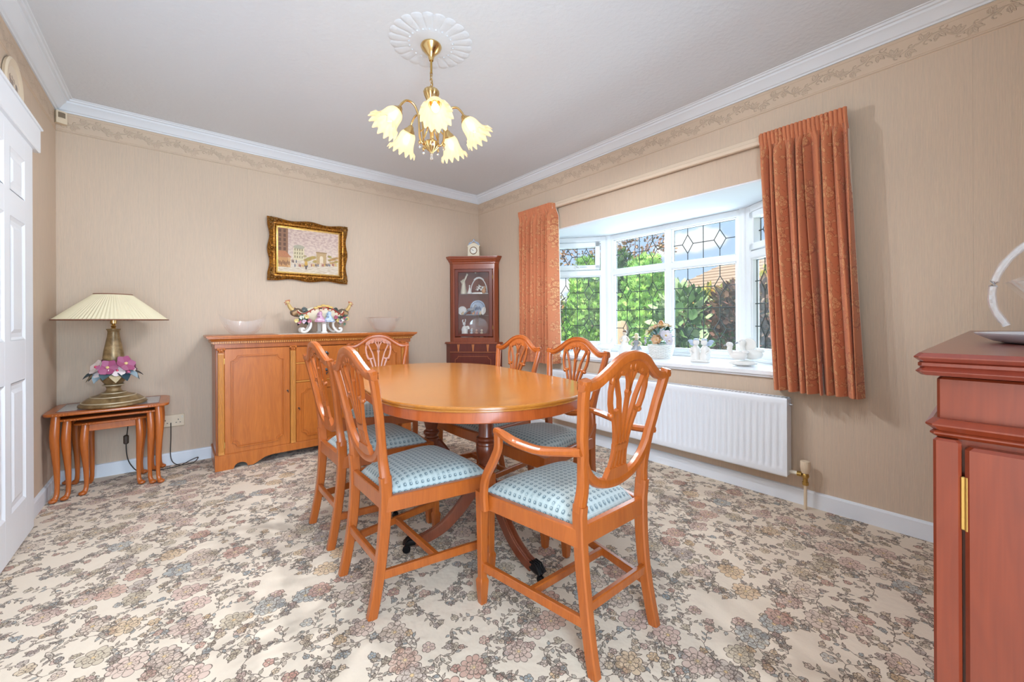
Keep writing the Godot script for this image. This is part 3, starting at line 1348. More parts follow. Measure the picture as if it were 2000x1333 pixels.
# lead strips on a pane: upright and level lines with diamonds where the quarter lines cross
func leading(root: Node3D, xa: float, xb: float, ya: float, yb: float, nrow: int) -> void:
	var s := Shape.new()
	var z := -0.0325
	var w := xb - xa
	var h := yb - ya
	var hw := minf(0.045, w * 0.11)
	var hh := minf(0.076, h * 0.42)
	var diamonds := []
	for c in [1, 3]:
		for r in range(1, nrow, 2):
			diamonds.append(Vector2(xa + w * c / 4.0, ya + h * r / nrow))
	for c in [1, 2, 3]:
		var x: float = xa + w * c / 4.0
		var stops := [ya]
		if c != 2:
			for r in range(1, nrow, 2):
				stops.append(ya + h * r / nrow - hh)
				stops.append(ya + h * r / nrow + hh)
		stops.append(yb)
		for k in range(0, stops.size(), 2):
			came(s, Vector2(x, stops[k]), Vector2(x, stops[k + 1]), z)
	for r in range(1, nrow):
		var y: float = ya + h * r / nrow
		var stops := [xa]
		if r % 2:
			for c in [1, 3]:
				stops.append(xa + w * c / 4.0 - hw)
				stops.append(xa + w * c / 4.0 + hw)
		stops.append(xb)
		for k in range(0, stops.size(), 2):
			came(s, Vector2(stops[k], y), Vector2(stops[k + 1], y), z)
	for d in diamonds:
		var q := [d + Vector2(hw, 0), d + Vector2(0, hh), d - Vector2(hw, 0), d - Vector2(0, hh)]
		for k in 4:
			came(s, q[k], q[(k + 1) % 4], z)
	struct("lead_came", s, M.lead, root)


func came(s: Shape, a: Vector2, b: Vector2, z: float) -> void:
	var path := PackedVector3Array([Vector3(a.x, a.y, z), Vector3(b.x, b.y, z)])
	s.sweep(path, PackedVector2Array([Vector2(0.0035, -0.001), Vector2(0.0018, 0.0018), Vector2(-0.0018, 0.0018), Vector2(-0.0035, -0.001)]), Vector3(0, 0, 1))

# ---------------------------------------------------------------- dining table and chairs

func stadium(r: float, half: float, k := 28) -> PackedVector2Array:
	# counter-clockwise seen from above with x to the right and -z up: given as (x, z)
	var p := PackedVector2Array()
	for i in k + 1:
		var a := PI * i / k
		p.append(Vector2(cos(a) * r, -half - sin(a) * r))
	for i in k + 1:
		var a := PI + PI * i / k
		p.append(Vector2(cos(a) * r, half - sin(a) * r))
	return p


func ring_profile(s: Shape, base_r: float, half: float, prof: Array, crease := 25.0) -> Array:
	var rows := []
	for q in prof:
		var row := PackedVector3Array()
		for p in stadium(base_r + q[0], half):
			row.append(Vector3(p.x, q[1], p.y))
		rows.append(row)
	s.grid(rows, true, false, crease)
	return rows


func build_table() -> void:
	var t := thing("dining_table", "oval yew dining table with polished top on two turned pedestals", "table", Vector3(1.11, 0, -1.83), -0.136)
	var r := 0.468
	var half := 0.335
	var top := Shape.new()
	var rows := ring_profile(top, r, half, [[-0.02, 0.689], [-0.003, 0.690], [0.0, 0.693], [0.0, 0.697], [-0.004, 0.6985], [-0.004, 0.701], [0.0, 0.7025], [0.0, 0.7065], [-0.003, 0.710], [-0.006, 0.7103]])
	var first := top.v.size()
	top.fan(rows[-1])
	for i in range(first, top.t.size()):
		top.t[i] = Vector2(top.t[i].y, top.t[i].x)
	var under: PackedVector3Array = rows[0].duplicate()
	under.reverse()
	top.fan(under)
	part("tabletop", top, M.table_top, t)
	var ap := Shape.new()
	ring_profile(ap, r, half, [[-0.06, 0.651], [-0.016, 0.649], [-0.013, 0.652], [-0.013, 0.689]])
	part("apron", ap, M.table_side, t)
	for e in [1, -1]:
		var ped := Shape.new()
		var o := Vector3(0, 0, 0.375 if e > 0 else -0.31)
		ped.lathe([Vector2(0.0, 0.245), Vector2(0.03, 0.245), Vector2(0.043, 0.26), Vector2(0.043, 0.318), Vector2(0.036, 0.325), Vector2(0.036, 0.334), Vector2(0.044, 0.342), Vector2(0.047, 0.352), Vector2(0.043, 0.361), Vector2(0.034, 0.366), Vector2(0.032, 0.372), Vector2(0.038, 0.39), Vector2(0.044, 0.418), Vector2(0.045, 0.44), Vector2(0.041, 0.452), Vector2(0.044, 0.458), Vector2(0.042, 0.466), Vector2(0.036, 0.470), Vector2(0.044, 0.477), Vector2(0.044, 0.486), Vector2(0.036, 0.492), Vector2(0.034, 0.500), Vector2(0.033, 0.56), Vector2(0.036, 0.61), Vector2(0.040, 0.650)], o, 28, 35)
		ped.box(o + Vector3(0, 0.668, 0), Vector3(0.36, 0.03, 0.10), 0.004)
		part("pedestal", ped, M.leg_dark, t)
		for k in 3:
			var a := (0.136 if e > 0 else PI + 0.136) + TAU * k / 3.0
			var dir := Vector3(sin(a), 0, cos(a))
			var pts := []
			for q in [[0.03, 0.292], [0.070, 0.245], [0.125, 0.172], [0.19, 0.106], [0.26, 0.066], [0.31, 0.052]]:
				pts.append(o + dir * q[0] + Vector3.UP * q[1])
			# a sabre leg, reeded on top
			var sec := PackedVector2Array()
			for q in [[0.019, -0.022], [0.019, 0.016], [0.016, 0.020], [0.0125, 0.016], [0.009, 0.021], [0.005, 0.021], [0.0025, 0.016], [-0.0025, 0.016], [-0.005, 0.021], [-0.009, 0.021], [-0.0125, 0.016], [-0.016, 0.020], [-0.019, 0.016], [-0.019, -0.022]]:
				sec.append(Vector2(q[0], q[1]))
			var path := curve(pts, 6)
			var sc := []
			for i in path.size():
				sc.append(Vector2(1.0, lerpf(1.25, 0.75, float(i) / path.size())))
			var leg := part("leg", Shape.new().sweep(path, sec, Vector3.UP, sc, false, 30.0), M.leg_dark, t)
			var cap := Shape.new()
			var tip := o + dir * 0.305
			cap.sweep(PackedVector3Array([tip + Vector3.UP * 0.053, tip + dir * 0.03 + Vector3.UP * 0.050, tip + dir * 0.05 + Vector3.UP * 0.042]), oval(0.042, 0.038, 10), Vector3.UP, [1.0, 1.0, 0.6])
			for g in 4:
				var side := dir.cross(Vector3.UP) * (-0.015 + 0.01 * g)
				cap.tube(PackedVector3Array([tip + side + Vector3.UP * 0.071, tip + side + dir * 0.03 + Vector3.UP * 0.070, tip + side + dir * 0.056 + Vector3.UP * 0.046]), 0.004, 6)
			cap.tube(PackedVector3Array([tip + dir * 0.04 + Vector3.UP * 0.04, tip + dir * 0.04 + Vector3.UP * 0.026]), 0.006, 8)
			cap.xf = Transform3D(Basis(Vector3.UP, a + PI / 2) * Basis(Vector3.RIGHT, PI / 2), tip + dir * 0.043 + Vector3.UP * 0.017)
			cap.lathe([Vector2(0.0, -0.008), Vector2(0.014, -0.008), Vector2(0.017, -0.005), Vector2(0.017, 0.005), Vector2(0.014, 0.008), Vector2(0.0, 0.008)], Vector3.ZERO, 16)
			cap.xf = Transform3D()
			part("claw_caster", cap, M.iron, leg)


func back_z(y: float) -> float:
	# the line of a chair's rear legs and back, seen from the side
	if y < 0.42:
		var k := 1.0 - y / 0.42
		return -0.05 * (1.0 - k * k)
	var q := (y - 0.42) / 0.415
	return -0.05 + 0.065 * (0.45 * q + 0.55 * q * q)


func half_span(y: float) -> float:
	var ys := [0.0, 0.2, 0.40, 0.455, 0.52, 0.60, 0.70, 0.80, 0.84]
	var xs := [0.154, 0.150, 0.155, 0.160, 0.152, 0.163, 0.184, 0.202, 0.207]
	for i in ys.size() - 1:
		if y <= ys[i + 1]:
			var u: float = (y - ys[i]) / (ys[i + 1] - ys[i])
			return lerpf(xs[i], xs[i + 1], smoothstep(0.0, 1.0, u) * 0.5 + u * 0.5)
	return 0.207


func make_chair(arms: bool, label: String, at: Vector3, turn: float, group: String) -> Node3D:
	var t := thing("carver_chair" if arms else "dining_chair", label, "chair", at, turn, group)
	var wd: Material = M.chair
	var sec := PackedVector2Array()
	for q in [[0.015, -0.009], [0.0155, 0.004], [0.011, 0.012], [0.0, 0.0145], [-0.011, 0.012], [-0.0155, 0.004], [-0.015, -0.009], [-0.012, -0.0125], [-0.009, -0.0095], [-0.006, -0.013], [0.0, -0.0135], [0.006, -0.013], [0.009, -0.0095], [0.012, -0.0125]]:
		sec.append(Vector2(q[0], q[1]))
	for s in [-1.0, 1.0]:
		# rear leg, splayed back towards the floor
		var path := PackedVector3Array()
		var sc := []
		for i in 17:
			var y := 0.47 * i / 16.0
			path.append(Vector3(s * half_span(y), y, back_z(y)))
			sc.append(Vector2(lerpf(0.92, 1.02, y / 0.47), lerpf(0.92, 1.1, y / 0.47)))
		part("leg", Shape.new().sweep(path, rect(0.029, 0.036, 0.004), Vector3(0, 0, 1), sc), wd, t)
		var up := PackedVector3Array()
		var su := []
		for i in 15:
			var y := lerpf(0.45, 0.842, i / 14.0)
			up.append(Vector3(s * half_span(y), y, back_z(y)))
			su.append(Vector2(1.0, lerpf(1.3, 1.0, minf(1.0, i / 5.0))))
		part("stile", Shape.new().sweep(up, sec, Vector3(0, 0, 1), su, false, 30.0), wd, t)
	for s in [-1.0, 1.0]:
		# front leg: tapered, on a spade foot
		var fl := Shape.new()
		var rows := []
		for q in [[0.0, 0.0115], [0.004, 0.0125], [0.078, 0.0175], [0.084, 0.0165], [0.092, 0.0125], [0.25, 0.0145], [0.40, 0.0175]]:
			rows.append(fl._oct(Vector3(s * 0.2185, q[0], -0.450), q[1], q[1], 0.002))
		fl.grid(rows, true, false, 20.0)
		var bot: PackedVector3Array = rows[0].duplicate()
		bot.reverse()
		fl.fan(bot)
		fl.fan(rows[-1])
		part("leg", fl, wd, t)
	# crest rail: a camel-back between the ears
	var pts := []
	for q in [[-0.221, 0.826], [-0.185, 0.823], [-0.155, 0.827], [-0.115, 0.850], [-0.06, 0.886], [0.0, 0.8985], [0.06, 0.886], [0.115, 0.850], [0.155, 0.827], [0.185, 0.823], [0.221, 0.826]]:
		pts.append(Vector3(q[0], q[1], back_z(q[1]) - 0.001))
	part("crest_rail", Shape.new().sweep(curve(pts, 6), sec, Vector3(0, 0, 1), [], false, 30.0), wd, t)
	# the bottom of the shield
	pts = []
	for q in [[-0.170, 0.64], [-0.158, 0.59], [-0.128, 0.547], [-0.08, 0.515], [0.0, 0.500], [0.08, 0.515], [0.128, 0.547], [0.158, 0.59], [0.170, 0.64]]:
		pts.append(Vector3(q[0], q[1], back_z(q[1]) - 0.001))
	part("shield_bow", Shape.new().sweep(curve(pts, 6), sec, Vector3(0, 0, 1), [], false, 30.0), wd, t)
	part("splat", splat(), wd, t)
	# seat frame
	for s in [-1.0, 1.0]:
		part("seat_rail", Shape.new().sweep(PackedVector3Array([Vector3(s * 0.157, 0.3725, -0.045), Vector3(s * 0.222, 0.3725, -0.45)]), rect(0.022, 0.055, 0.003)), wd, t)
	var fr := []
	for i in 9:
		var u := -1.0 + i / 4.0
		fr.append(Vector3(u * 0.215, 0.3725, -0.455 - 0.012 * (1 - u * u)))
	part("seat_rail", Shape.new().sweep(PackedVector3Array(fr), rect(0.022, 0.055, 0.003)), wd, t)
	part("seat_rail", Shape.new().sweep(PackedVector3Array([Vector3(-0.15, 0.380, -0.047), Vector3(0.15, 0.380, -0.047)]), rect(0.022, 0.058, 0.003)), wd, t)
	# stretchers
	for s in [-1.0, 1.0]:
		part("stretcher", Shape.new().sweep(PackedVector3Array([Vector3(s * 0.151, 0.132, -0.022), Vector3(s * 0.217, 0.132, -0.445)]), rect(0.018, 0.030, 0.003)), wd, t)
	part("stretcher", Shape.new().sweep(PackedVector3Array([Vector3(-0.184, 0.132, -0.235), Vector3(0.184, 0.132, -0.235)]), rect(0.020, 0.026, 0.003)), wd, t)
	part("stretcher", Shape.new().sweep(PackedVector3Array([Vector3(-0.15, 0.178, -0.030), Vector3(0.15, 0.178, -0.030)]), rect(0.018, 0.030, 0.003)), wd, t)
	part("seat", cushion(), M.seat, t)
	if arms:
		for s in [-1.0, 1.0]:
			var arm := curve([Vector3(s * 0.186, 0.634, -0.018), Vector3(s * 0.200, 0.624, -0.08), Vector3(s * 0.226, 0.616, -0.155), Vector3(s * 0.246, 0.626, -0.235), Vector3(s * 0.243, 0.636, -0.30), Vector3(s * 0.238, 0.638, -0.342)], 5)
			var sa := []
			for i in arm.size():
				var u := float(i) / (arm.size() - 1)
				sa.append(Vector2(0.72 + 0.5 * sin(PI * minf(1.0, u * 1.1)), 1.0))
			part("armrest", Shape.new().sweep(arm, rect(0.030, 0.022, 0.006), Vector3.UP, sa), wd, t)
			var post := curve([Vector3(s * 0.238, 0.632, -0.329), Vector3(s * 0.239, 0.585, -0.328), Vector3(s * 0.241, 0.535, -0.352), Vector3(s * 0.242, 0.47, -0.393), Vector3(s * 0.240, 0.41, -0.408), Vector3(s * 0.236, 0.350, -0.408)], 5)
			part("arm_support", Shape.new().sweep(post, rect(0.022, 0.030, 0.005), Vector3(0, 0, 1)), wd, t)
	return t


func splat() -> Shape:
	var s := Shape.new()
	var a := Vector3(0, 0.50, back_z(0.50))
	var b := Vector3(0, 0.90, back_z(0.88) + 0.002)
	var yy := (b - a).normalized()
	s.xf = Transform3D(Basis(Vector3.RIGHT, yy, Vector3.RIGHT.cross(yy)), Vector3(0, 0, 0))
	s.xf.origin = a - s.xf.basis * Vector3(0, 0.50, 0)
	var z0 := -0.006
	var z1 := 0.005
	# solid foot, waist and head
	s.slab(PackedVector2Array([Vector2(-0.060, 0.512), Vector2(-0.045, 0.503), Vector2(0.045, 0.503), Vector2(0.060, 0.512), Vector2(0.050, 0.535), Vector2(0.043, 0.552), Vector2(-0.043, 0.552), Vector2(-0.050, 0.535)]), z0 - 0.003, z1 + 0.003)
	s.slab(PackedVector2Array([Vector2(-0.033, 0.606), Vector2(0.033, 0.606), Vector2(0.036, 0.632), Vector2(-0.036, 0.628)]), z0 - 0.001, z1 + 0.001)
	for e in [-1.0, 1.0]:
		var head := [Vector2(0, 0.862), Vector2(0.030, 0.856), Vector2(0.040, 0.846), Vector2(0.056, 0.848), Vector2(0.066, 0.836), Vector2(0.084, 0.834), Vector2(0.090, 0.850), Vector2(0.074, 0.872), Vector2(0.045, 0.890), Vector2(0.0, 0.896)]
		var o := PackedVector2Array()
		for p in head:
			o.append(Vector2(p.x * e, p.y))
		s.slab(o, z0 - 0.001, z1 + 0.001)
		# ribs that fan out from the waist, below and above
		s.rib([Vector2(e * 0.040, 0.545), Vector2(e * 0.033, 0.575), Vector2(e * 0.029, 0.612)], [0.009, 0.009, 0.009], z0, z1)
		s.rib([Vector2(e * 0.020, 0.545), Vector2(e * 0.017, 0.575), Vector2(e * 0.0145, 0.612)], [0.011, 0.011, 0.010], z0, z1)
		s.rib([Vector2(e * 0.0145, 0.625), Vector2(e * 0.017, 0.66), Vector2(e * 0.023, 0.70), Vector2(e * 0.032, 0.735), Vector2(e * 0.042, 0.775), Vector2(e * 0.058, 0.812), Vector2(e * 0.074, 0.845)], [0.009, 0.009, 0.010, 0.010, 0.009, 0.009, 0.010], z0 - 0.001, z1 + 0.001)
		s.rib([Vector2(e * 0.030, 0.625), Vector2(e * 0.036, 0.66), Vector2(e * 0.046, 0.695), Vector2(e * 0.058, 0.73), Vector2(e * 0.062, 0.738)], [0.009, 0.009, 0.010, 0.013, 0.010], z0, z1)
		# the drop-shaped loop at the shoulder
		s.rib([Vector2(e * 0.040, 0.738), Vector2(e * 0.056, 0.731), Vector2(e * 0.072, 0.738), Vector2(e * 0.082, 0.765), Vector2(e * 0.088, 0.80), Vector2(e * 0.085, 0.842)], [0.010, 0.012, 0.012, 0.011, 0.011, 0.012], z0 - 0.001, z1 + 0.001)
		# the head of the middle rib parts like a sheaf
		s.rib([Vector2(0, 0.795), Vector2(e * 0.006, 0.825), Vector2(e * 0.018, 0.850), Vector2(e * 0.030, 0.868)], [0.009, 0.009, 0.009, 0.010], z0 - 0.001, z1 + 0.001)
		# small carved leaves
		s.ball(Vector3(e * 0.070, 0.727, 0), Vector3(0.013, 0.010, 0.010), 8, 6)
		s.ball(Vector3(e * 0.088, 0.835, 0), Vector3(0.010, 0.014, 0.009), 8, 6)
		s.ball(Vector3(e * 0.052, 0.857, 0), Vector3(0.012, 0.008, 0.009), 8, 6)
		s.ball(Vector3(e * 0.012, 0.872, 0), Vector3(0.006, 0.014, 0.009), 8, 6)
	s.rib([Vector2(0, 0.545), Vector2(0, 0.612)], [0.008, 0.007], z0, z1)
	s.rib([Vector2(0, 0.625), Vector2(0, 0.70), Vector2(0, 0.775), Vector2(0, 0.79), Vector2(0, 0.80), Vector2(0, 0.868)], [0.008, 0.009, 0.010, 0.020, 0.010, 0.006], z0 - 0.001, z1 + 0.001)
	s.xf = Transform3D()
	return s


func cushion() -> Shape:
	var rows := []
	var nb := 16
	var na := 18
	for i in nb + 1:
		var b := float(i) / nb
		var r := PackedVector3Array()
		for j in na + 1:
			var a := -1.0 + 2.0 * j / na
			var w := lerpf(0.140, 0.212, b)
			var ea := signf(a) * (1.0 - pow(1.0 - absf(a), 1.7))
			var eb := b
			var rise := pow(1.0 - pow(absf(a), 3.2), 0.75) * pow(clampf(1.0 - pow(absf(2.0 * b - 1.0), 3.6), 0, 1), 0.7)
			r.append(Vector3(ea * w, 0.394 + 0.058 * rise, -0.062 - 0.388 * eb - 0.010 * (1 - a * a) * b))
		rows.append(r)
	var s := Shape.new().grid(rows, false, false, 80.0)
	s.box(Vector3(0, 0.385, -0.255), Vector3(0.27, 0.02, 0.38))
	return s


func build_chairs() -> void:
	var g := "six shield-back chairs round the dining table"
	make_chair(true, "carver chair nearest the camera, its pierced shield back turned to the viewer", Vector3(1.05, 0, -0.722), 0.0, g)
	var side := make_chair(false, "side chair on the door side of the table, the one beside the near carver", Vector3(0.50, 0, -1.503), -PI / 2, g)
	var far: Node3D = make_chair(true, "chair at the far end of the table in front of the sideboard", Vector3(1.15, 0, -2.945), PI - 0.35, g)
	again(side, "dining_chair", "side chair on the door side of the table, the one nearer the sideboard", Vector3(0.514, 0, -2.03), -PI / 2)
	again(side, "dining_chair", "side chair on the window side of the table, the one beside the near carver", Vector3(1.700, 0, -1.50), PI / 2)
	again(side, "dining_chair", "side chair on the window side of the table, the one nearer the corner cabinet", Vector3(1.706, 0, -2.005), PI / 2)

# ---------------------------------------------------------------- sideboard

func notched(x0: float, y0: float, x1: float, y1: float, r: float, z: float) -> PackedVector3Array:
	# a closed rectangle whose corners are scooped inwards, counter-clockwise
	var p := PackedVector3Array()
	for c in [[x1, y0, PI, PI / 2], [x1, y1, -PI / 2, -PI], [x0, y1, 0.0, -PI / 2], [x0, y0, PI / 2, 0.0]]:
		for k in 6:
			var a := lerpf(c[2], c[3], k / 5.0)
			p.append(Vector3(c[0] + cos(a) * r, c[1] + sin(a) * r, z))
	return p


func bead_ring(s: Shape, loop: PackedVector3Array, w: float, h: float, out := Vector3(0, 0, 1)) -> void:
	s.sweep(loop, PackedVector2Array([Vector2(w / 2, -0.001), Vector2(w * 0.3, h), Vector2(-w * 0.3, h), Vector2(-w / 2, -0.001)]), out, [], true, 50.0)


func pull(parent: Node, at: Vector3) -> void:
	var s := Shape.new()
	s.xf = Transform3D(Basis(Vector3.RIGHT, PI / 2), at)
	s.lathe([Vector2(0.0, 0.0), Vector2(0.012, 0.0), Vector2(0.011, 0.003), Vector2(0.005, 0.006), Vector2(0.005, 0.012), Vector2(0.010, 0.017), Vector2(0.010, 0.021), Vector2(0.0, 0.025)], Vector3.ZERO, 14)
	s.xf = Transform3D()
	s.tube(curve([at + Vector3(0.004, 0, 0.018), at + Vector3(0.012, -0.004, 0.024), at + Vector3(0.006, -0.016, 0.026), at + Vector3(-0.004, -0.026, 0.022)], 5), 0.0035, 6)
	s.ball(at + Vector3(-0.004, -0.029, 0.022), Vector3(0.006, 0.008, 0.006), 8, 6)
	part("handle", s, M.pewter, parent)


func key_hole(parent: Node, at: Vector3) -> void:
	var s := Shape.new()
	s.xf = Transform3D(Basis(Vector3.RIGHT, PI / 2), at)
	s.lathe([Vector2(0.0, 0.0), Vector2(0.006, 0.0), Vector2(0.006, 0.004), Vector2(0.0, 0.004)], Vector3.ZERO, 10)
	s.xf = Transform3D()
	s.box(at + Vector3(0, 0, 0.014), Vector3(0.003, 0.004, 0.022))
	s.box(at + Vector3(0, -0.004, 0.028), Vector3(0.003, 0.016, 0.012), 0.001)
	part("key", s, M.pewter, parent)


func build_sideboard() -> void:
	var W := 1.41
	var D := 0.37
	var t := thing("sideboard", "honey yew sideboard with fluted pilasters, dentil cornice, panelled doors and drawers along the back wall", "sideboard", Vector3(0.188, 0, -3.345))
	var body := Shape.new()
	body.box(Vector3(W / 2, 0.47, -D / 2 - 0.010), Vector3(W - 0.012, 0.76, D - 0.018), 0.003)
	part("body", body, M.yew_dark, t)
	# plinth on bracket feet
	var pl := Shape.new()
	var o := PackedVector2Array()
	for p in [[0.0, 0.0], [0.10, 0.0]]:
		o.append(Vector2(p[0], p[1]))
	for k in 9:
		var a := PI - PI * k / 8.0
		o.append(Vector2(0.145 + cos(a) * 0.04, 0.004 + sin(a) * 0.034))
	for p in [[0.20, 0.006], [0.215, 0.004], [0.24, 0.016], [0.29, 0.044], [0.34, 0.052], [W - 0.34, 0.052], [W - 0.29, 0.044], [W - 0.24, 0.016], [W - 0.215, 0.004], [W - 0.20, 0.006]]:
		o.append(Vector2(p[0], p[1]))
	for k in 9:
		var a := PI - PI * k / 8.0
		o.append(Vector2(W - 0.145 + cos(a) * 0.04, 0.004 + sin(a) * 0.034))
	for p in [[W - 0.10, 0.0], [W, 0.0], [W, 0.098], [0.0, 0.098]]:
		o.append(Vector2(p[0], p[1]))
	pl.slab(o, -0.02, 0.004)
	for x in [0.010, W - 0.010]:
		pl.box(Vector3(x, 0.049, -D / 2 - 0.005), Vector3(0.02, 0.098, D - 0.01), 0.002)
	for q in [[0.098, 0.006], [0.104, 0.001]]:
		pl.box(Vector3(W / 2, q[0], -D / 2), Vector3(W + q[1], 0.007, D + q[1]), 0.002)
	part("plinth", pl, M.yew, t)
	# frieze, dentils and top
	var fz := Shape.new().box(Vector3(W / 2, 0.842, -D / 2), Vector3(W, 0.032, D), 0.002)
	part("frieze", fz, M.yew_dark, t)
	var dn := Shape.new()
	var m := 110
	for i in m:
		dn.box(Vector3(-0.012 + (W + 0.024) * (i + 0.5) / m, 0.8665, 0.008), Vector3((W + 0.024) / m * 0.62, 0.012, 0.014))
	for i in 28:
		for x in [-0.008, W + 0.008]:
			dn.box(Vector3(x, 0.8665, -D * (i + 0.5) / 28.0), Vector3(0.014, 0.012, D / 28.0 * 0.62))
	part("dentil_band", dn, M.yew_pale, t).set_meta("kind", "stuff")
	var cor := Shape.new()
	cor.box(Vector3(W / 2, 0.859, -D / 2), Vector3(W + 0.016, 0.005, D + 0.016), 0.001)
	var rows := []
	for q in [[0.004, 0.861], [0.004, 0.874], [0.018, 0.8755], [0.022, 0.883], [0.034, 0.893], [0.040, 0.894], [0.040, 0.900], [0.045, 0.903], [0.045, 0.910], [0.042, 0.913]]:
		var e: float = q[0]
		var back := -D + 0.004
		rows.append(PackedVector3Array([Vector3(-e, q[1], e), Vector3(W + e, q[1], e), Vector3(W + e, q[1], back), Vector3(-e, q[1], back)]))
	cor.grid(rows, true, false, 35.0)
	cor.fan(rows[-1])
	part("worktop", cor, M.yew, t)
	# fluted pilasters with carved capitals
	for x in [0.035, 0.470, 0.932, W - 0.068 + 0.0]:
		var pi := Shape.new()
		var xx: float = x
		pi.box(Vector3(xx, 0.455, 0.0), Vector3(0.035, 0.70, 0.012), 0.002)
		for k in 4:
			pi.tube(PackedVector3Array([Vector3(xx - 0.0125 + k * 0.0083, 0.125, 0.006), Vector3(xx - 0.0125 + k * 0.0083, 0.785, 0.006)]), 0.0034, 8)
		var pil := part("pilaster", pi, M.yew_pale, t)
		var cap := Shape.new()
		cap.box(Vector3(xx, 0.798, 0.002), Vector3(0.040, 0.007, 0.018), 0.002)
		cap.box(Vector3(xx, 0.828, 0.004), Vector3(0.048, 0.007, 0.024), 0.002)
		cap.box(Vector3(xx, 0.813, 0.0), Vector3(0.030, 0.026, 0.018), 0.004)
		for e in [-1.0, 1.0]:
			cap.ball(Vector3(xx + e * 0.017, 0.820, 0.010), Vector3(0.008, 0.008, 0.008), 10, 6)
			cap.ball(Vector3(xx + e * 0.009, 0.808, 0.010), Vector3(0.006, 0.009, 0.006), 8, 6)
		cap.ball(Vector3(xx, 0.811, 0.011), Vector3(0.005, 0.011, 0.006), 8, 6)
		part("capital", cap, M.yew, pil)
	# doors
	var fronts := [["door", 0.054, 0.449, 0.108, 0.822, true], ["drawer", 0.490, 0.912, 0.702, 0.818, false], ["drawer", 0.490, 0.912, 0.566, 0.690, false], ["door", 0.490, 0.912, 0.108, 0.552, true], ["door", 0.953, 1.322, 0.108, 0.822, true]]
	var nth := 0
	for f in fronts:
		var s := Shape.new()
		s.box(Vector3((f[1] + f[2]) / 2, (f[3] + f[4]) / 2, -0.004), Vector3(f[2] - f[1], f[4] - f[3], 0.012), 0.002)
		var d := part(f[0], s, M.yew, t)
		if f[5]:
			var b := Shape.new()
			bead_ring(b, notched(f[1] + 0.040, f[3] + 0.038, f[2] - 0.042, f[4] - 0.050, 0.034, 0.002), 0.011, 0.006)
			bead_ring(b, notched(f[1] + 0.050, f[3] + 0.048, f[2] - 0.052, f[4] - 0.060, 0.036, 0.002), 0.004, 0.003)
			part("panel_moulding", b, M.yew, d)
			if nth == 0:
				key_hole(d, Vector3(f[2] - 0.016, 0.500, 0.002))
				var h := Shape.new()
				for y in [0.74, 0.17]:
					h.box(Vector3(f[1] - 0.001, y, 0.003), Vector3(0.005, 0.04, 0.004), 0.001)
				part("hinge", h, M.brass_dull, d)
			else:
				key_hole(d, Vector3(f[1] + 0.018, 0.36, 0.002))
		else:
			pull(d, Vector3((f[1] + f[2]) / 2, (f[3] + f[4]) / 2 + 0.006, 0.002))
		nth += 1
	# the pale slips between the drawers
	var sl := Shape.new()
	for y in [0.696, 0.559]:
		sl.box(Vector3(0.701, y, -0.001), Vector3(0.424, 0.011, 0.014), 0.002)
	part("drawer_rail", sl, M.yew_pale, t)

	# a lace runner along the top
	var ln := Shape.new()
	var a := PackedVector2Array()
	var nn := 40
	for i in nn * 2:
		a.append(Vector2(-0.33 + 0.66 * i / (nn * 2 - 1), 0.125 + 0.008 * absf(sin(i * PI / 4))))
	for i in nn * 2:
		a.append(Vector2(0.33 - 0.66 * i / (nn * 2 - 1), -0.125 - 0.008 * absf(sin(i * PI / 4))))
	ln.xf = Transform3D(Basis(Vector3(1, 0, 0), Vector3(0, 0, -1), Vector3(0, 1, 0)), Vector3.ZERO)
	ln.slab(a, 0.0, 0.0025)
	ln.xf = Transform3D()
	var lo := part("lace_runner", ln, M.lace)
	lo.position = Vector3(0.90, 0.9132, -3.515)
	tag(lo, "pale lace runner lying on the sideboard under the flower-covered china centrepiece", "runner")

	boat_bowl()
	round_bowl()
	centrepiece()


func boat_bowl() -> void:
	# cut glass: long, its two ends swept up
	var t := thing("crystal_bowl", "boat-shaped cut crystal bowl on the left end of the sideboard", "bowl", Vector3(0.37, 0.913, -3.53))
	var rows := []
	var nu := 16
	for i in nu + 1:
		var r := PackedVector3Array()
		var v := float(i) / nu
		for j in 48:
			var a := TAU * j / 48
			var c := cos(a)
			var rim := 0.098 + 0.055 * pow(absf(c), 3.0)
			var k := pow(v, 0.55)
			var cut := 1.0 + (0.02 * signf(sin(a * 12 + v * 9.0)) if v > 0.15 and v < 0.85 else 0.0)
			r.append(Vector3(c * (0.045 + 0.108 * k) * cut, 0.002 + rim * pow(v, 1.25), -sin(a) * (0.032 + 0.050 * k) * cut))
		rows.append(r)
	for i in nu + 1:
		var r := PackedVector3Array()
		var v := 1.0 - float(i) / nu
		for j in 48:
			var a := TAU * j / 48
			var c := cos(a)
			var rim := 0.098 + 0.055 * pow(absf(c), 3.0)
			var k := pow(v, 0.55)
			r.append(Vector3(c * (0.038 + 0.108 * k), 0.012 + (rim - 0.012) * pow(v, 1.25), -sin(a) * (0.026 + 0.049 * k)))
		rows.append(r)
	var s := Shape.new().grid(rows, true, false, 25.0)
	s.fan(rows[-1])
	var under: PackedVector3Array = rows[0].duplicate()
	under.reverse()
	s.fan(under)
	part("bowl", s, M.crystal_thin, t)


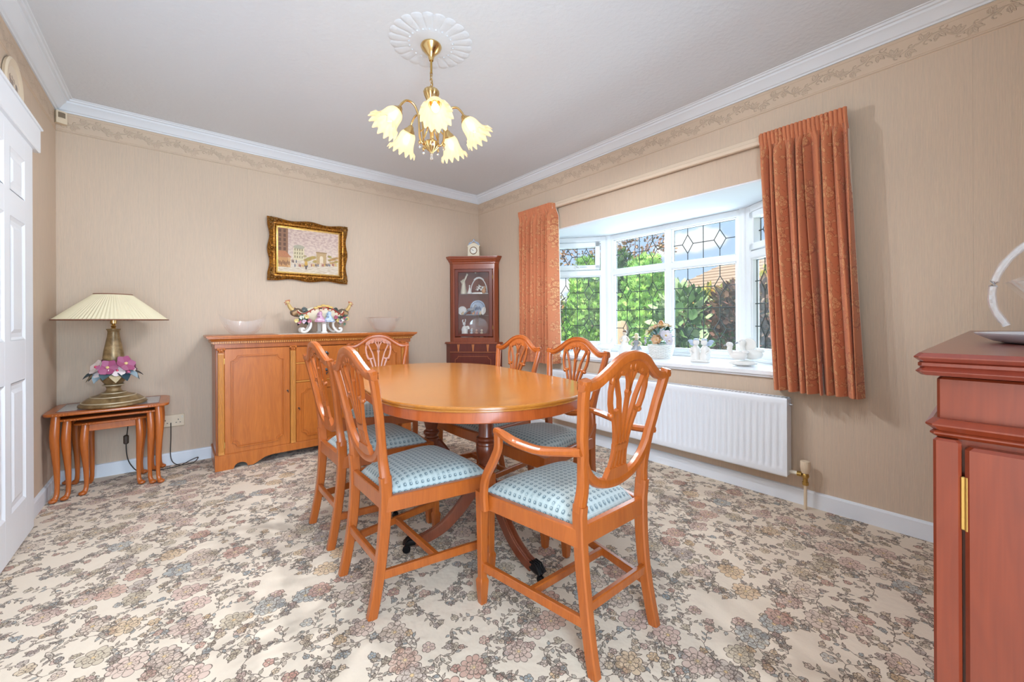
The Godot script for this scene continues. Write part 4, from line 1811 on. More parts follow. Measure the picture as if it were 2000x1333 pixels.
func round_bowl() -> void:
	var t := thing("crystal_bowl", "round cut crystal bowl with a flared rim on the right end of the sideboard", "bowl", Vector3(1.43, 0.913, -3.53))
	var rows := []
	for q in [[0.0, 0.001], [0.060, 0.001], [0.068, 0.006], [0.092, 0.030], [0.115, 0.062], [0.136, 0.100], [0.150, 0.122], [0.166, 0.131], [0.164, 0.134], [0.146, 0.127], [0.130, 0.102], [0.108, 0.066], [0.084, 0.034], [0.058, 0.014], [0.0, 0.012]]:
		var r := PackedVector3Array()
		for j in 64:
			var a := TAU * j / 64
			var k := 1.0
			if q[1] > 0.02 and q[1] < 0.12 and q[0] > 0.09:
				k += 0.018 * (1.0 if (j + int(q[1] * 90)) % 4 < 2 else -1.0)
			r.append(Vector3(cos(a) * q[0] * k, q[1], -sin(a) * q[0] * k))
		rows.append(r)
	part("bowl", Shape.new().grid(rows, true, false, 25.0), M.crystal_thin, t)


func blossom(s: Shape, at: Vector3, towards: Vector3, rad: float, petals: int, tint: Color, heart: Color, cup := 0.35) -> void:
	# an open flower of separate cupped petals
	var n := towards.normalized()
	var x := n.cross(Vector3.UP if absf(n.y) < 0.9 else Vector3.RIGHT).normalized()
	var y := n.cross(x)
	for k in petals:
		var a := TAU * k / petals
		var d := x * cos(a) + y * sin(a)
		var w := d.cross(n) * rad * 0.62 * (PI / petals) * 1.5
		var rows := []
		for i in 5:
			var u := i / 4.0
			var wide := sin(PI * (0.12 + 0.80 * u)) * (1.0 if i < 4 else 0.75)
			var lift := n * rad * cup * (u * u) * (1.0 - 0.5 * u)
			var mid := at + d * rad * (0.08 + 0.92 * u) + lift
			rows.append(PackedVector3Array([mid + w * wide, mid + n * rad * 0.05, mid - w * wide]))
		s.color = tint.lerp(Color.WHITE, 0.12 * (k % 2))
		s.grid(rows, false, false, 90.0)
		var back := []
		for r in rows:
			var q := PackedVector3Array()
			for p in r:
				q.append(p - n * rad * 0.04)
			q.reverse()
			back.append(q)
		s.grid(back, false, false, 90.0)
	s.color = heart
	s.ball(at + n * rad * 0.12, Vector3.ONE * rad * 0.17, 8, 6)
	s.color = Color.WHITE


func leaf_blade(s: Shape, at: Vector3, along: Vector3, face: Vector3, length: float, wide: float, tint: Color) -> void:
	var d := along.normalized()
	var w := d.cross(face).normalized()
	var n := w.cross(d).normalized()
	var rows := []
	for i in 6:
		var u := i / 5.0
		var k := sin(PI * pow(u, 0.8)) * wide / 2 + 0.0004
		var mid := at + d * length * u - n * length * 0.18 * u * u
		rows.append(PackedVector3Array([mid + w * k + n * k * 0.3, mid, mid - w * k + n * k * 0.3]))
	s.color = tint
	s.grid(rows, false, false, 60.0)
	var back := []
	for r in rows:
		var q := PackedVector3Array()
		for p in r:
			q.append(p - n * 0.0012)
		q.reverse()
		back.append(q)
	s.grid(back, false, false, 60.0)
	s.color = Color.WHITE


func centrepiece() -> void:
	# a dish: scalloped bowl on scroll legs, a cockerel at each end, flowers and two small figures
	var t := thing("china_centrepiece", "ornate painted china centrepiece with cockerels, flowers and scroll legs in the middle of the sideboard", "centrepiece", Vector3(0.895, 0.9157, -3.53))
	var r := RandomNumberGenerator.new()
	r.seed = 15
	var bowl := Shape.new()
	var rows := []
	for q in [[0.02, 0.090], [0.10, 0.094], [0.150, 0.112], [0.178, 0.150], [0.184, 0.188], [0.176, 0.190], [0.168, 0.152], [0.14, 0.120], [0.0, 0.108]]:
		var row := PackedVector3Array()
		for j in 72:
			var a := TAU * j / 72
			var y: float = q[1]
			if y > 0.14:
				y += 0.030 * cos(a * 4.0) * absf(cos(a)) - 0.012 + 0.032 * pow(absf(sin(a)), 4.0)
			row.append(Vector3(cos(a) * q[0], y, -sin(a) * q[0] * 0.55))
		rows.append(row)
	bowl.grid(rows, true, false, 50.0)
	part("bowl", bowl, M.china_cream, t)
	# red and gilt scalloped edge
	var rim := Shape.new()
	rim.color = Color(0.62, 0.20, 0.14)
	var loop := PackedVector3Array()
	for p in rows[4]:
		loop.append(p + Vector3(p.x * 0.012, -0.006, p.z * 0.02))
	rim.tube(loop, 0.0045, 6, true)
	for j in range(0, 72, 2):
		rim.color = Color(0.80, 0.30, 0.20)
		var p: Vector3 = rows[4][j]
		rim.ball(p + Vector3(p.x * 0.01, -0.018, p.z * 0.03), Vector3(0.0045, 0.006, 0.0045), 6, 5)
	rim.color = Color(0.86, 0.72, 0.42)
	for p in [[-0.03, 0.216], [0.0, 0.226], [0.03, 0.222], [0.055, 0.212], [-0.055, 0.206]]:
		rim.ball(Vector3(p[0], p[1] - 0.006, 0.098), Vector3(0.020, 0.010, 0.010), 10, 6)
	part("gilt_rim", rim, M.painted, t)
	# legs: one broad in the middle, a scroll at either side, the same behind
	for e in [[-0.105, 0.055, -1.0], [0.105, 0.055, 1.0], [-0.095, -0.06, -1.0], [0.095, -0.06, 1.0]]:
		var l := Shape.new()
		var pts := []
		for q in [[0.010, 0.098], [0.022, 0.075], [0.016, 0.045], [-0.004, 0.020], [-0.024, 0.010], [-0.042, 0.016], [-0.045, 0.032], [-0.034, 0.038], [-0.027, 0.030]]:
			pts.append(Vector3(e[0] - e[2] * q[0], q[1], e[1]))
		l.tube(curve(pts, 5), 0.010, 10)
		part("leg", l, M.china, t)
	for z in [0.072, -0.070]:
		var l := Shape.new()
		l.box(Vector3(0.012, 0.052, z), Vector3(0.032, 0.100, 0.018), 0.006)
		l.box(Vector3(0.012, 0.006, z), Vector3(0.052, 0.012, 0.026), 0.005)
		l.box(Vector3(0.012, 0.078, z), Vector3(0.044, 0.012, 0.024), 0.005)
		part("leg", l, M.china, t)
	# cockerels
	for e in [-1.0, 1.0]:
		var c := Shape.new()
		var bx: float = e * 0.185
		c.color = Color(0.42, 0.36, 0.30)
		c.ball(Vector3(bx - e * 0.010, 0.165, 0.01), Vector3(0.048, 0.036, 0.028), 12, 8)
		c.color = Color(0.66, 0.52, 0.36)
		for k in 5:
			c.ball(Vector3(bx - e * (0.030 - 0.011 * k), 0.168 - 0.006 * absf(k - 2), 0.034), Vector3(0.013, 0.016, 0.006), 8, 6)
		c.color = Color(0.80, 0.66, 0.40)
		c.tube(curve([Vector3(bx - e * 0.002, 0.170, 0.01), Vector3(bx + e * 0.030, 0.196, 0.01), Vector3(bx + e * 0.048, 0.230, 0.01)], 5), 0.0155, 10, false, [1.3, 1.25, 1.2, 1.1, 1.0, 0.95, 0.9, 0.85, 0.8, 0.75, 0.7])
		c.color = Color(0.82, 0.70, 0.48)
		c.ball(Vector3(bx + e * 0.053, 0.242, 0.01), Vector3(0.015, 0.013, 0.012), 10, 7)
		c.color = Color(0.78, 0.50, 0.36)
		for k in 4:
			c.ball(Vector3(bx + e * (0.040 + 0.008 * k), 0.257 - 0.002 * k, 0.01), Vector3(0.005, 0.009, 0.004), 6, 5)
		c.ball(Vector3(bx + e * 0.071, 0.240, 0.01), Vector3(0.008, 0.004, 0.004), 6, 5)
		c.color = Color(0.66, 0.34, 0.24)
		c.ball(Vector3(bx + e * 0.064, 0.228, 0.01), Vector3(0.004, 0.008, 0.004), 6, 5)
		c.color = Color(0.30, 0.32, 0.30)
		for k in 5:
			c.tube(curve([Vector3(bx - e * 0.040, 0.170, 0.006 + 0.002 * k), Vector3(bx - e * (0.062 + 0.005 * k), 0.205 - 0.010 * k, 0.008), Vector3(bx - e * (0.086 + 0.004 * k), 0.190 - 0.014 * k, 0.010)], 4), 0.006, 6)
		part("cockerel", c, M.painted, t)
		# flowers and leaves under the bird
		var f := Shape.new()
		for k in 16:
			var u := r.randf()
			var p := Vector3(e * lerpf(0.095, 0.19, r.randf()), lerpf(0.082, 0.142, u), 0.045 + 0.035 * r.randf())
			leaf_blade(f, p, Vector3(e * r.randf_range(-0.4, 1.0), r.randf_range(-1.0, 0.5), 0.5), Vector3(0, 0.3, 1), 0.034, 0.018, [Color(0.20, 0.30, 0.24), Color(0.34, 0.44, 0.36), Color(0.15, 0.19, 0.18)][k % 3])
		for k in 6:
			var p := Vector3(e * (0.10 + 0.018 * k), 0.086 + 0.046 * r.randf(), 0.080)
			blossom(f, p, Vector3(e * 0.2, 0.1, 1), 0.017, 5, [Color(0.66, 0.30, 0.40), Color(0.84, 0.74, 0.44), Color(0.80, 0.66, 0.74), Color(0.92, 0.90, 0.86)][k % 4], Color(0.85, 0.75, 0.35))
		part("flower_spray", f, M.painted, t)
	# two seated figures in rose and pale blue
	for e in [[-0.024, Color(0.82, 0.62, 0.72)], [0.044, Color(0.70, 0.78, 0.88)]]:
		var g := Shape.new()
		g.color = e[1]
		var x: float = e[0]
		g.lathe([Vector2(0.0, 0.088), Vector2(0.036, 0.090), Vector2(0.038, 0.098), Vector2(0.026, 0.118), Vector2(0.015, 0.138), Vector2(0.011, 0.146), Vector2(0.014, 0.160), Vector2(0.010, 0.172), Vector2(0.0, 0.175)], Vector3(x, 0, 0.100), 20, 60, 0.10, 6, Vector2(1.0, 0.6))
		g.color = (e[1] as Color).lightened(0.35)
		g.ball(Vector3(x - 0.012, 0.106, 0.116), Vector3(0.020, 0.012, 0.010), 10, 7)
		g.ball(Vector3(x + 0.016, 0.100, 0.115), Vector3(0.014, 0.009, 0.009), 10, 7)
		g.color = (e[1] as Color).darkened(0.2)
		g.tube(PackedVector3Array([Vector3(x - 0.016, 0.160, 0.105), Vector3(x - 0.026, 0.140, 0.114), Vector3(x - 0.006, 0.130, 0.118)]), 0.006, 8)
		g.color = Color(0.90, 0.78, 0.68)
		g.ball(Vector3(x + 0.002, 0.186, 0.104), Vector3(0.011, 0.013, 0.011), 10, 8)
		g.color = Color(0.28, 0.22, 0.18)
		g.ball(Vector3(x + 0.002, 0.193, 0.101), Vector3(0.013, 0.010, 0.013), 10, 7)
		part("figure", g, M.painted, t)


# ---------------------------------------------------------------- nest of tables

func cabriole(s: Shape, x: float, z: float, top: float, ox: float, oz: float) -> void:
	var pts := []
	var sc := []
	for q in [[0.0, 0.0, 1.0], [0.006, 0.20, 1.12], [0.005, 0.34, 1.05], [-0.002, 0.60, 0.74], [-0.004, 0.82, 0.58], [0.0, 0.93, 0.62], [0.012, 0.97, 0.85]]:
		pts.append(Vector3(x + ox * q[0], top * (1.0 - q[1]), z + oz * q[0]))
		sc.append(q[2])
	var path := curve(pts, 4)
	var scales := []
	for i in path.size():
		var u := float(i) / (path.size() - 1) * (sc.size() - 1)
		var k := mini(int(u), sc.size() - 2)
		scales.append(lerpf(sc[k], sc[k + 1], u - k))
	s.sweep(path, PackedVector2Array([Vector2(0.017, -0.010), Vector2(0.017, 0.010), Vector2(0.010, 0.017), Vector2(-0.010, 0.017), Vector2(-0.017, 0.010), Vector2(-0.017, -0.010), Vector2(-0.010, -0.017), Vector2(0.010, -0.017)]), Vector3(0, 0, 1), scales, false, 60.0)
	s.ball(Vector3(x + ox * 0.014, 0.0125, z + oz * 0.014), Vector3(0.019, 0.0125, 0.019), 12, 8)


func build_nest() -> void:
	var spec := [
		["largest of three nested side tables, with a glass-inset top under the lamp", 0.500, -0.578, -0.043, -3.322, -3.722],
		["middle table of the nest, tucked under the largest in the corner", 0.462, -0.537, -0.082, -3.340, -3.690],
		["smallest table of the nest, innermost of the three in the corner", 0.424, -0.470, -0.135, -3.372, -3.655],
	]
	for i in 3:
		var q: Array = spec[i]
		var cx: float = (q[2] + q[3]) / 2
		var cz: float = (q[4] + q[5]) / 2
		var w: float = q[3] - q[2]
		var d: float = q[4] - q[5]
		var h: float = q[1]
		var t := thing("nest_table", q[0], "side table", Vector3(cx, 0, cz), 0.0, "nest of three tables in the left corner")
		var th := 0.020 if i == 0 else 0.016
		# shaped, bevelled rim with a carved corner at each end
		var rows := []
		for e in [[-0.016, h - th], [-0.002, h - th + 0.003], [0.0, h - th * 0.55], [-0.002, h - 0.003], [-0.010, h]]:
			var row := PackedVector3Array()
			for c in [[1, 1], [1, -1], [-1, -1], [-1, 1]]:
				var hx: float = w / 2 + e[0]
				var hz: float = d / 2 + e[0]
				var pts := [Vector2(hx, hz - 0.05), Vector2(hx - 0.006, hz - 0.028), Vector2(hx - 0.022, hz - 0.010), Vector2(hx - 0.05, hz)]
				if c[0] * c[1] < 0:
					pts.reverse()
				for p in pts:
					row.append(Vector3(p.x * c[0], e[1], p.y * c[1]))
			rows.append(row)
		var top := Shape.new()
		var fixed := []
		for row in rows:
			fixed.append(order_ring(row))
		top.grid(fixed, true, false, 35.0)
		var under: PackedVector3Array = fixed[0].duplicate()
		under.reverse()
		top.fan(under)
		top.fan(fixed[-1])
		# short gouged flutes at the front corners
		for e in [-1.0, 1.0]:
			for k in 5:
				var gx: float = e * (w / 2 - 0.045 - 0.013 * k)
				top.ball(Vector3(gx, h - th * 0.5, d / 2 - 0.001), Vector3(0.0035, th * 0.4, 0.003), 6, 5)
		part("tabletop", top, M.nest, t)
		if i == 0:
			var frame := Shape.new()
			bead_ring(frame, PackedVector3Array([Vector3(w / 2 - 0.05, h + 0.0002, d / 2 - 0.05), Vector3(w / 2 - 0.05, h + 0.0002, -d / 2 + 0.05), Vector3(-w / 2 + 0.05, h + 0.0002, -d / 2 + 0.05), Vector3(-w / 2 + 0.05, h + 0.0002, d / 2 - 0.05)]), 0.007, 0.002, Vector3.UP)
			part("beading", frame, M.mahogany_dark, t)
			var gl := Shape.new().box(Vector3(0, h + 0.0008, 0), Vector3(w - 0.10, 0.0012, d - 0.10))
			part("glass_inset", gl, M.tabletop_glass, t)
		var lx := w / 2 - 0.052
		var lz := d / 2 - 0.038
		for e in [[-1, 1], [1, 1], [-1, -1], [1, -1]]:
			var l := Shape.new()
			cabriole(l, e[0] * lx, e[1] * lz, h - th, e[0] * 0.8, e[1] * 0.8)
			if e[1] > 0:
				for k in 4:
					l.ball(Vector3(e[0] * (lx + 0.003) - 0.006 + 0.004 * k, (h - th) * 0.73 - 0.012 * k, lz + 0.020), Vector3(0.006, 0.002, 0.0025), 6, 5)
			part("leg", l, M.nest, t)
		for e in [[0, 1], [0, -1], [1, 0], [-1, 0]]:
			if i < 2 and e[1] == 1:
				continue   # open at the front, so that the smaller tables slide in
			var rl := Shape.new()
			if e[0] == 0:
				rl.box(Vector3(0, h - th - 0.020, e[1] * lz), Vector3(2 * lx - 0.02, 0.040, 0.014), 0.002)
			else:
				rl.box(Vector3(e[0] * lx, h - th - 0.014, 0), Vector3(0.012, 0.028, 2 * lz - 0.02), 0.002)
			part("apron", rl, M.nest, t)


func order_ring(row: PackedVector3Array) -> PackedVector3Array:
	# sorts a convex ring by angle so that it runs counter-clockwise seen from above
	var a := Array(row)
	a.sort_custom(func(p, q): return atan2(-p.z, p.x) < atan2(-q.z, q.x))
	return PackedVector3Array(a)


# ---------------------------------------------------------------- table lamp

func build_lamp() -> void:
	var t := thing("table_lamp", "bronze table lamp with a cream pleated shade and painted flowers round its foot", "lamp", Vector3(-0.305, 0.5022, -3.475))
	var base := Shape.new()
	base.lathe([Vector2(0.0, 0.0), Vector2(0.150, 0.0), Vector2(0.155, 0.006), Vector2(0.153, 0.014), Vector2(0.143, 0.020), Vector2(0.136, 0.030), Vector2(0.118, 0.046), Vector2(0.100, 0.054), Vector2(0.080, 0.062), Vector2(0.062, 0.070), Vector2(0.050, 0.074), Vector2(0.036, 0.086), Vector2(0.032, 0.10), Vector2(0.036, 0.112), Vector2(0.044, 0.118), Vector2(0.046, 0.124), Vector2(0.040, 0.128), Vector2(0.052, 0.145), Vector2(0.066, 0.175), Vector2(0.070, 0.205), Vector2(0.060, 0.225), Vector2(0.043, 0.24)], Vector3.ZERO, 48, 28)
	part("base", base, M.bronze, t)
	var rings := Shape.new()
	for q in [[0.1405, 0.0245, 0.004], [0.101, 0.0535, 0.004], [0.0475, 0.121, 0.0045], [0.056, 0.0735, 0.0035]]:
		var c := PackedVector3Array()
		for j in 40:
			c.append(Vector3(cos(TAU * j / 40) * q[0], q[1], -sin(TAU * j / 40) * q[0]))
		rings.tube(c, q[2], 8, true)
	part("ring", rings, M.bronze_pale, t)
	var col := Shape.new()
	col.lathe([Vector2(0.040, 0.235), Vector2(0.047, 0.26), Vector2(0.0495, 0.29), Vector2(0.045, 0.33), Vector2(0.036, 0.38), Vector2(0.029, 0.42), Vector2(0.027, 0.445), Vector2(0.029, 0.455), Vector2(0.033, 0.460), Vector2(0.033, 0.465), Vector2(0.0, 0.467)], Vector3.ZERO, 32, 40)
	part("stem", col, M.bronze, t)
	var neck := Shape.new()
	neck.lathe([Vector2(0.014, 0.466), Vector2(0.009, 0.472), Vector2(0.013, 0.480), Vector2(0.007, 0.490), Vector2(0.015, 0.498), Vector2(0.015, 0.53), Vector2(0.0, 0.532)], Vector3.ZERO, 20, 40)
	part("lamp_holder", neck, M.brass, t)
	var blb := Shape.new().ball(Vector3(0, 0.575, 0), Vector3(0.028, 0.042, 0.028), 14, 10)
	part("bulb", blb, M.ivory, t)
	# pleated shade
	var sh := Shape.new()
	var n := 84
	var rows := []
	for q in [[0.256, 0.520], [0.170, 0.600], [0.085, 0.676], [0.0835, 0.676], [0.1685, 0.599], [0.2545, 0.519]]:
		var r := PackedVector3Array()
		for j in n * 2:
			var a := TAU * j / (n * 2)
			var k: float = q[0] * (1.0 + (0.013 if j % 2 else -0.013))
			r.append(Vector3(cos(a) * k, q[1], -sin(a) * k))
		rows.append(r)
	sh.grid(rows, true, true, 12.0)
	part("lamp_shade", sh, M.shade, t)
	var tr := Shape.new()
	for q in [[0.258, 0.520, 0.0035], [0.086, 0.676, 0.0035]]:
		var c := PackedVector3Array()
		for j in 48:
			c.append(Vector3(cos(TAU * j / 48) * q[0], q[1], -sin(TAU * j / 48) * q[0]))
		tr.tube(c, q[2], 6, true)
	part("shade_trim", tr, M.shade_trim, t)
	var sp := Shape.new()
	for k in 3:
		var a := TAU * k / 3.0
		sp.tube(PackedVector3Array([Vector3(cos(a) * 0.012, 0.535, sin(a) * 0.012), Vector3(cos(a) * 0.083, 0.672, sin(a) * 0.083)]), 0.0016, 6)
	part("shade_carrier", sp, M.brass, t)
	# leaves and blossoms round the urn
	var r := RandomNumberGenerator.new()
	r.seed = 42
	for k in 15:
		var a := TAU * k / 15.0 + 0.15
		var out := Vector3(cos(a), 0, sin(a))
		var lf := Shape.new()
		var tint: Color = [Color(0.34, 0.42, 0.44), Color(0.62, 0.70, 0.74), Color(0.20, 0.28, 0.32), Color(0.78, 0.70, 0.56)][k % 4]
		leaf_blade(lf, Vector3(0, 0.208, 0) + out * 0.062, out * 0.9 + Vector3(0, r.randf_range(-0.75, -0.2), 0), Vector3(0, 1, 0) + out * 0.6, 0.085, 0.062, tint)
		part("leaf", lf, M.painted, t)
	var heads := [[-1.95, 0.232, 0.050, 0], [-0.95, 0.250, 0.054, 0], [-1.45, 0.212, 0.040, 1], [-2.75, 0.236, 0.046, 1], [-2.45, 0.208, 0.040, 1], [-0.35, 0.226, 0.036, 1], [0.3, 0.236, 0.046, 0], [1.1, 0.23, 0.046, 1], [1.9, 0.236, 0.048, 0], [2.6, 0.228, 0.044, 1]]
	for h in heads:
		# angles are turned so that the first ones look at the room
		var a: float = -(h[0] + 0.15)
		var out := Vector3(cos(a), 0, sin(a))
		var f := Shape.new()
		var tint := Color(0.66, 0.34, 0.48) if h[3] == 0 else Color(0.94, 0.86, 0.84)
		blossom(f, Vector3(0, h[1], 0) + out * 0.080, out + Vector3(0, 0.55, 0), h[2], 6 if h[3] == 0 else 5, tint, Color(0.92, 0.80, 0.55) if h[3] == 0 else Color(0.86, 0.30, 0.40))
		part("flower", f, M.painted, t)
	for k in 5:
		var a := TAU * k / 5.0 + 0.7
		var f := Shape.new()
		f.color = Color(0.80, 0.36, 0.50)
		f.ball(Vector3(cos(a) * 0.088, 0.196, sin(a) * 0.088), Vector3(0.012, 0.016, 0.012), 10, 7)
		part("bud", f, M.painted, t)
	# flex with an inline switch: down behind the tables, along the skirting
	var o: Vector3 = t.position
	var fx := Shape.new()
	var pts := []
	for q in [[-0.30, 0.512, -3.62], [-0.27, 0.506, -3.712], [-0.262, 0.44, -3.7255], [-0.255, 0.36, -3.712], [-0.262, 0.28, -3.715], [-0.268, 0.20, -3.71], [-0.262, 0.11, -3.70], [-0.24, 0.05, -3.685], [-0.20, 0.012, -3.66], [-0.10, 0.006, -3.63], [0.0, 0.006, -3.64], [0.07, 0.022, -3.68], [0.11, 0.03, -3.69], [0.08, 0.006, -3.66], [0.0, 0.006, -3.67], [-0.04, 0.05, -3.71], [-0.04, 0.20, -3.716], [-0.04, 0.298, -3.716]]:
		pts.append(Vector3(q[0], q[1], q[2]) - o)
	fx.tube(curve(pts, 6), 0.0028, 8)
	part("flex", fx, M.cable, t)
	var sw := Shape.new().box(Vector3(-0.268, 0.225, -3.711) - o, Vector3(0.026, 0.06, 0.018), 0.006)
	part("inline_switch", sw, M.brown_plastic, t)

# ---------------------------------------------------------------- corner cabinet

func plan(L: float, r: float, back: float, grow := 0.0) -> PackedVector3Array:
	# the five-sided outline of a corner unit in its own axes (front along x, z forwards), counter-clockwise from above
	var w := (L - r) / sqrt(2.0) + grow
	var c := 0.7071 * r
	var g := grow
	var dz := -back
	return PackedVector3Array([
		Vector3(-w, 0, g + dz), Vector3(w, 0, g + dz), Vector3(w + c, 0, g - c + dz),
		Vector3(0, 0, g - c + dz - (w + c)), Vector3(-w - c, 0, g - c + dz)])


func prism(s: Shape, out: PackedVector3Array, y0: float, y1: float) -> void:
	var a := PackedVector3Array()
	var b := PackedVector3Array()
	for p in out:
		a.append(p + Vector3.UP * y0)
		b.append(p + Vector3.UP * y1)
	s.grid([a, b], true, false, 20.0)
	s.fan(b)
	a.reverse()
	s.fan(a)


func build_corner_cabinet() -> void:
	var L := 0.425
	var r := 0.075
	var k := 0.25
	var o := Vector3(XR - k - 0.004, 0, ZB + k + 0.004)
	var t := thing("corner_cabinet", "tall reddish corner display cabinet with a glazed door, between sideboard and window", "cabinet", o, -PI / 4)
	var bk := 0.05      # how far the upper part stands back
	var low := Shape.new()
	prism(low, plan(L, r, 0.0, -0.004), 0.06, 0.775)
	part("body", low, M.mahogany_dark, t)
	var pl := Shape.new()
	prism(pl, plan(L, r, 0.0), 0.0, 0.06)
	part("plinth", pl, M.mahogany_dark, t)
	var ledge := Shape.new()
	prism(ledge, plan(L, r, 0.0, 0.010), 0.772, 0.782)
	prism(ledge, plan(L, r, 0.0, 0.006), 0.782, 0.790)
	part("ledge", ledge, M.mahogany, t)
	# lower front: a frieze with tapering inlays, a door with an inlaid outline
	var w := (L - r) / sqrt(2.0)
	var dr := Shape.new().box(Vector3(0, 0.376, 0.0), Vector3(2 * w - 0.03, 0.60, 0.014), 0.003)
	var ld := part("door", dr, M.mahogany_dark, t)
	var inl := Shape.new()
	bead_ring(inl, notched(-w + 0.06, 0.12, w - 0.06, 0.642, 0.030, 0.0068), 0.004, 0.0015)
	part("inlay", inl, M.inlay, ld)
	var fz := Shape.new()
	fz.box(Vector3(0, 0.686, 0.0), Vector3(2 * w - 0.006, 0.004, 0.010))
	for x in [-0.5, 0.0, 0.5]:
		fz.slab(PackedVector2Array([Vector2(x * w * 1.25 - 0.014, 0.766), Vector2(x * w * 1.25 - 0.005, 0.694), Vector2(x * w * 1.25 + 0.005, 0.694), Vector2(x * w * 1.25 + 0.014, 0.766)]), -0.004, 0.001)
	part("frieze_inlay", fz, M.inlay, t)
	# upper part: two backs, two front stiles, top and bottom, open behind the door
	var UL := 0.372
	var ur := 0.058
	var uw := (UL - ur) / sqrt(2.0)
	var c := 0.7071 * ur
	var apex := -bk - c - (uw + c)
	var sh := Shape.new()
	prism(sh, plan(UL, ur, bk), 0.790, 0.838)
	prism(sh, plan(UL, ur, bk), 1.560, 1.612)
	# backs, thin boards against the two walls, and the narrow returns
	for e in [-1.0, 1.0]:
		var a := Vector3(e * (uw + c), 0, -bk - c)
		var b := Vector3(0, 0, apex)
		wall_board(sh, a, b, 0.838, 1.560, 0.008, e)
		wall_board(sh, Vector3(e * uw, 0, -bk), a, 0.838, 1.560, 0.010, e)
		sh.box(Vector3(e * (uw - 0.009), 1.20, -bk - 0.010), Vector3(0.018, 0.73, 0.02), 0.002)
	part("carcass", sh, M.mahogany, t)
	var cor := Shape.new()
	var rows := []
	for q in [[0.0, 1.612], [0.004, 1.620], [0.004, 1.630], [0.012, 1.640], [0.016, 1.652], [0.026, 1.664], [0.028, 1.674], [0.034, 1.678], [0.034, 1.690]]:
		var row := PackedVector3Array()
		for p in plan(UL, ur, bk, q[0]):
			# the sides that stand against the walls stay flush
			row.append(Vector3(p.x, q[1], p.z))
		row[3] = Vector3(0, q[1], apex)
		rows.append(row)
	cor.grid(rows, true, false, 20.0)
	cor.fan(rows[-1])
	part("cornice", cor, M.mahogany, t)
	# glazed door
	var dw := uw - 0.020
	var d := Shape.new()
	for q in [[-dw, -dw + 0.040, 0.845, 1.552], [dw - 0.040, dw, 0.845, 1.552]]:
		d.box(Vector3((q[0] + q[1]) / 2, (q[2] + q[3]) / 2, -bk + 0.003), Vector3(q[1] - q[0], q[3] - q[2], 0.018), 0.004)
	for y in [0.862, 1.540]:
		d.box(Vector3(0, y, -bk + 0.0026), Vector3(2 * dw - 0.01, 0.034 if y > 1 else 0.030, 0.017), 0.004)
	var door := part("glazed_door", d, M.cherry, t)
	var gl := Shape.new().box(Vector3(0, 1.20, -bk + 0.001), Vector3(2 * dw - 0.07, 0.66, 0.003))
	part("pane", gl, M.glass, door)
	var hg := Shape.new()
	for y in [1.47, 0.94]:
		hg.box(Vector3(dw + 0.002, y, -bk + 0.012), Vector3(0.004, 0.04, 0.004), 0.001)
	part("hinge", hg, M.brass_dull, door)
	# glass shelves
	for y in [1.072, 1.300]:
		var g := Shape.new()
		var pts := plan(UL - 0.05, ur - 0.03, bk + 0.035)
		prism(g, pts, y - 0.006, y)
		part("shelf", g, M.crystal_thin, t)
	var lamp := Shape.new().lathe([Vector2(0.0, 1.525), Vector2(0.008, 1.528), Vector2(0.010, 1.540), Vector2(0.006, 1.560)], Vector3(0, 0, -0.16), 12)
	part("cabinet_light", lamp, M.ivory, t)

	cabinet_china(t.transform)
	mantel_clock(t.transform)


func wall_board(s: Shape, a: Vector3, b: Vector3, y0: float, y1: float, th: float, side: float) -> void:
	var d := (b - a).normalized()
	var inn := Vector3(d.z, 0, -d.x) * th * side
	var q := [a, b, b + inn, a + inn]
	if side > 0:
		q = [a, a + inn, b + inn, b]
	# make the outline counter-clockwise from above
	var area := 0.0
	for i in 4:
		var p1: Vector3 = q[i]
		var p2: Vector3 = q[(i + 1) % 4]
		area += p1.x * -p2.z - p2.x * -p1.z
	if area < 0:
		q.reverse()
	prism(s, PackedVector3Array(q), y0, y1)


# small china stands: each a thing of its own, placed in the cabinet's axes
func china(called: String, label: String, cat: String, xf: Transform3D, at: Vector3, s: Shape, m: Material, turn := 0.0, group := "") -> Node3D:
	var o := part(called, s, m)
	o.transform = xf * Transform3D(Basis(Vector3.UP, turn), at)
	tag(o, label, cat, group)
	return o


func plate_shape(rad: float) -> Shape:
	# a plate standing on edge, its face towards +z, its lowest point at the origin
	var s := Shape.new()
	s.xf = Transform3D(Basis(Vector3.RIGHT, PI / 2 - 0.2), Vector3(0, rad * cos(0.2), 0))
	s.lathe([Vector2(0.0, -0.004), Vector2(rad * 0.6, -0.003), Vector2(rad, 0.010), Vector2(rad, 0.013), Vector2(rad * 0.62, 0.001), Vector2(0.0, 0.0)], Vector3.ZERO, 36, 30)
	s.xf = Transform3D()
	return s


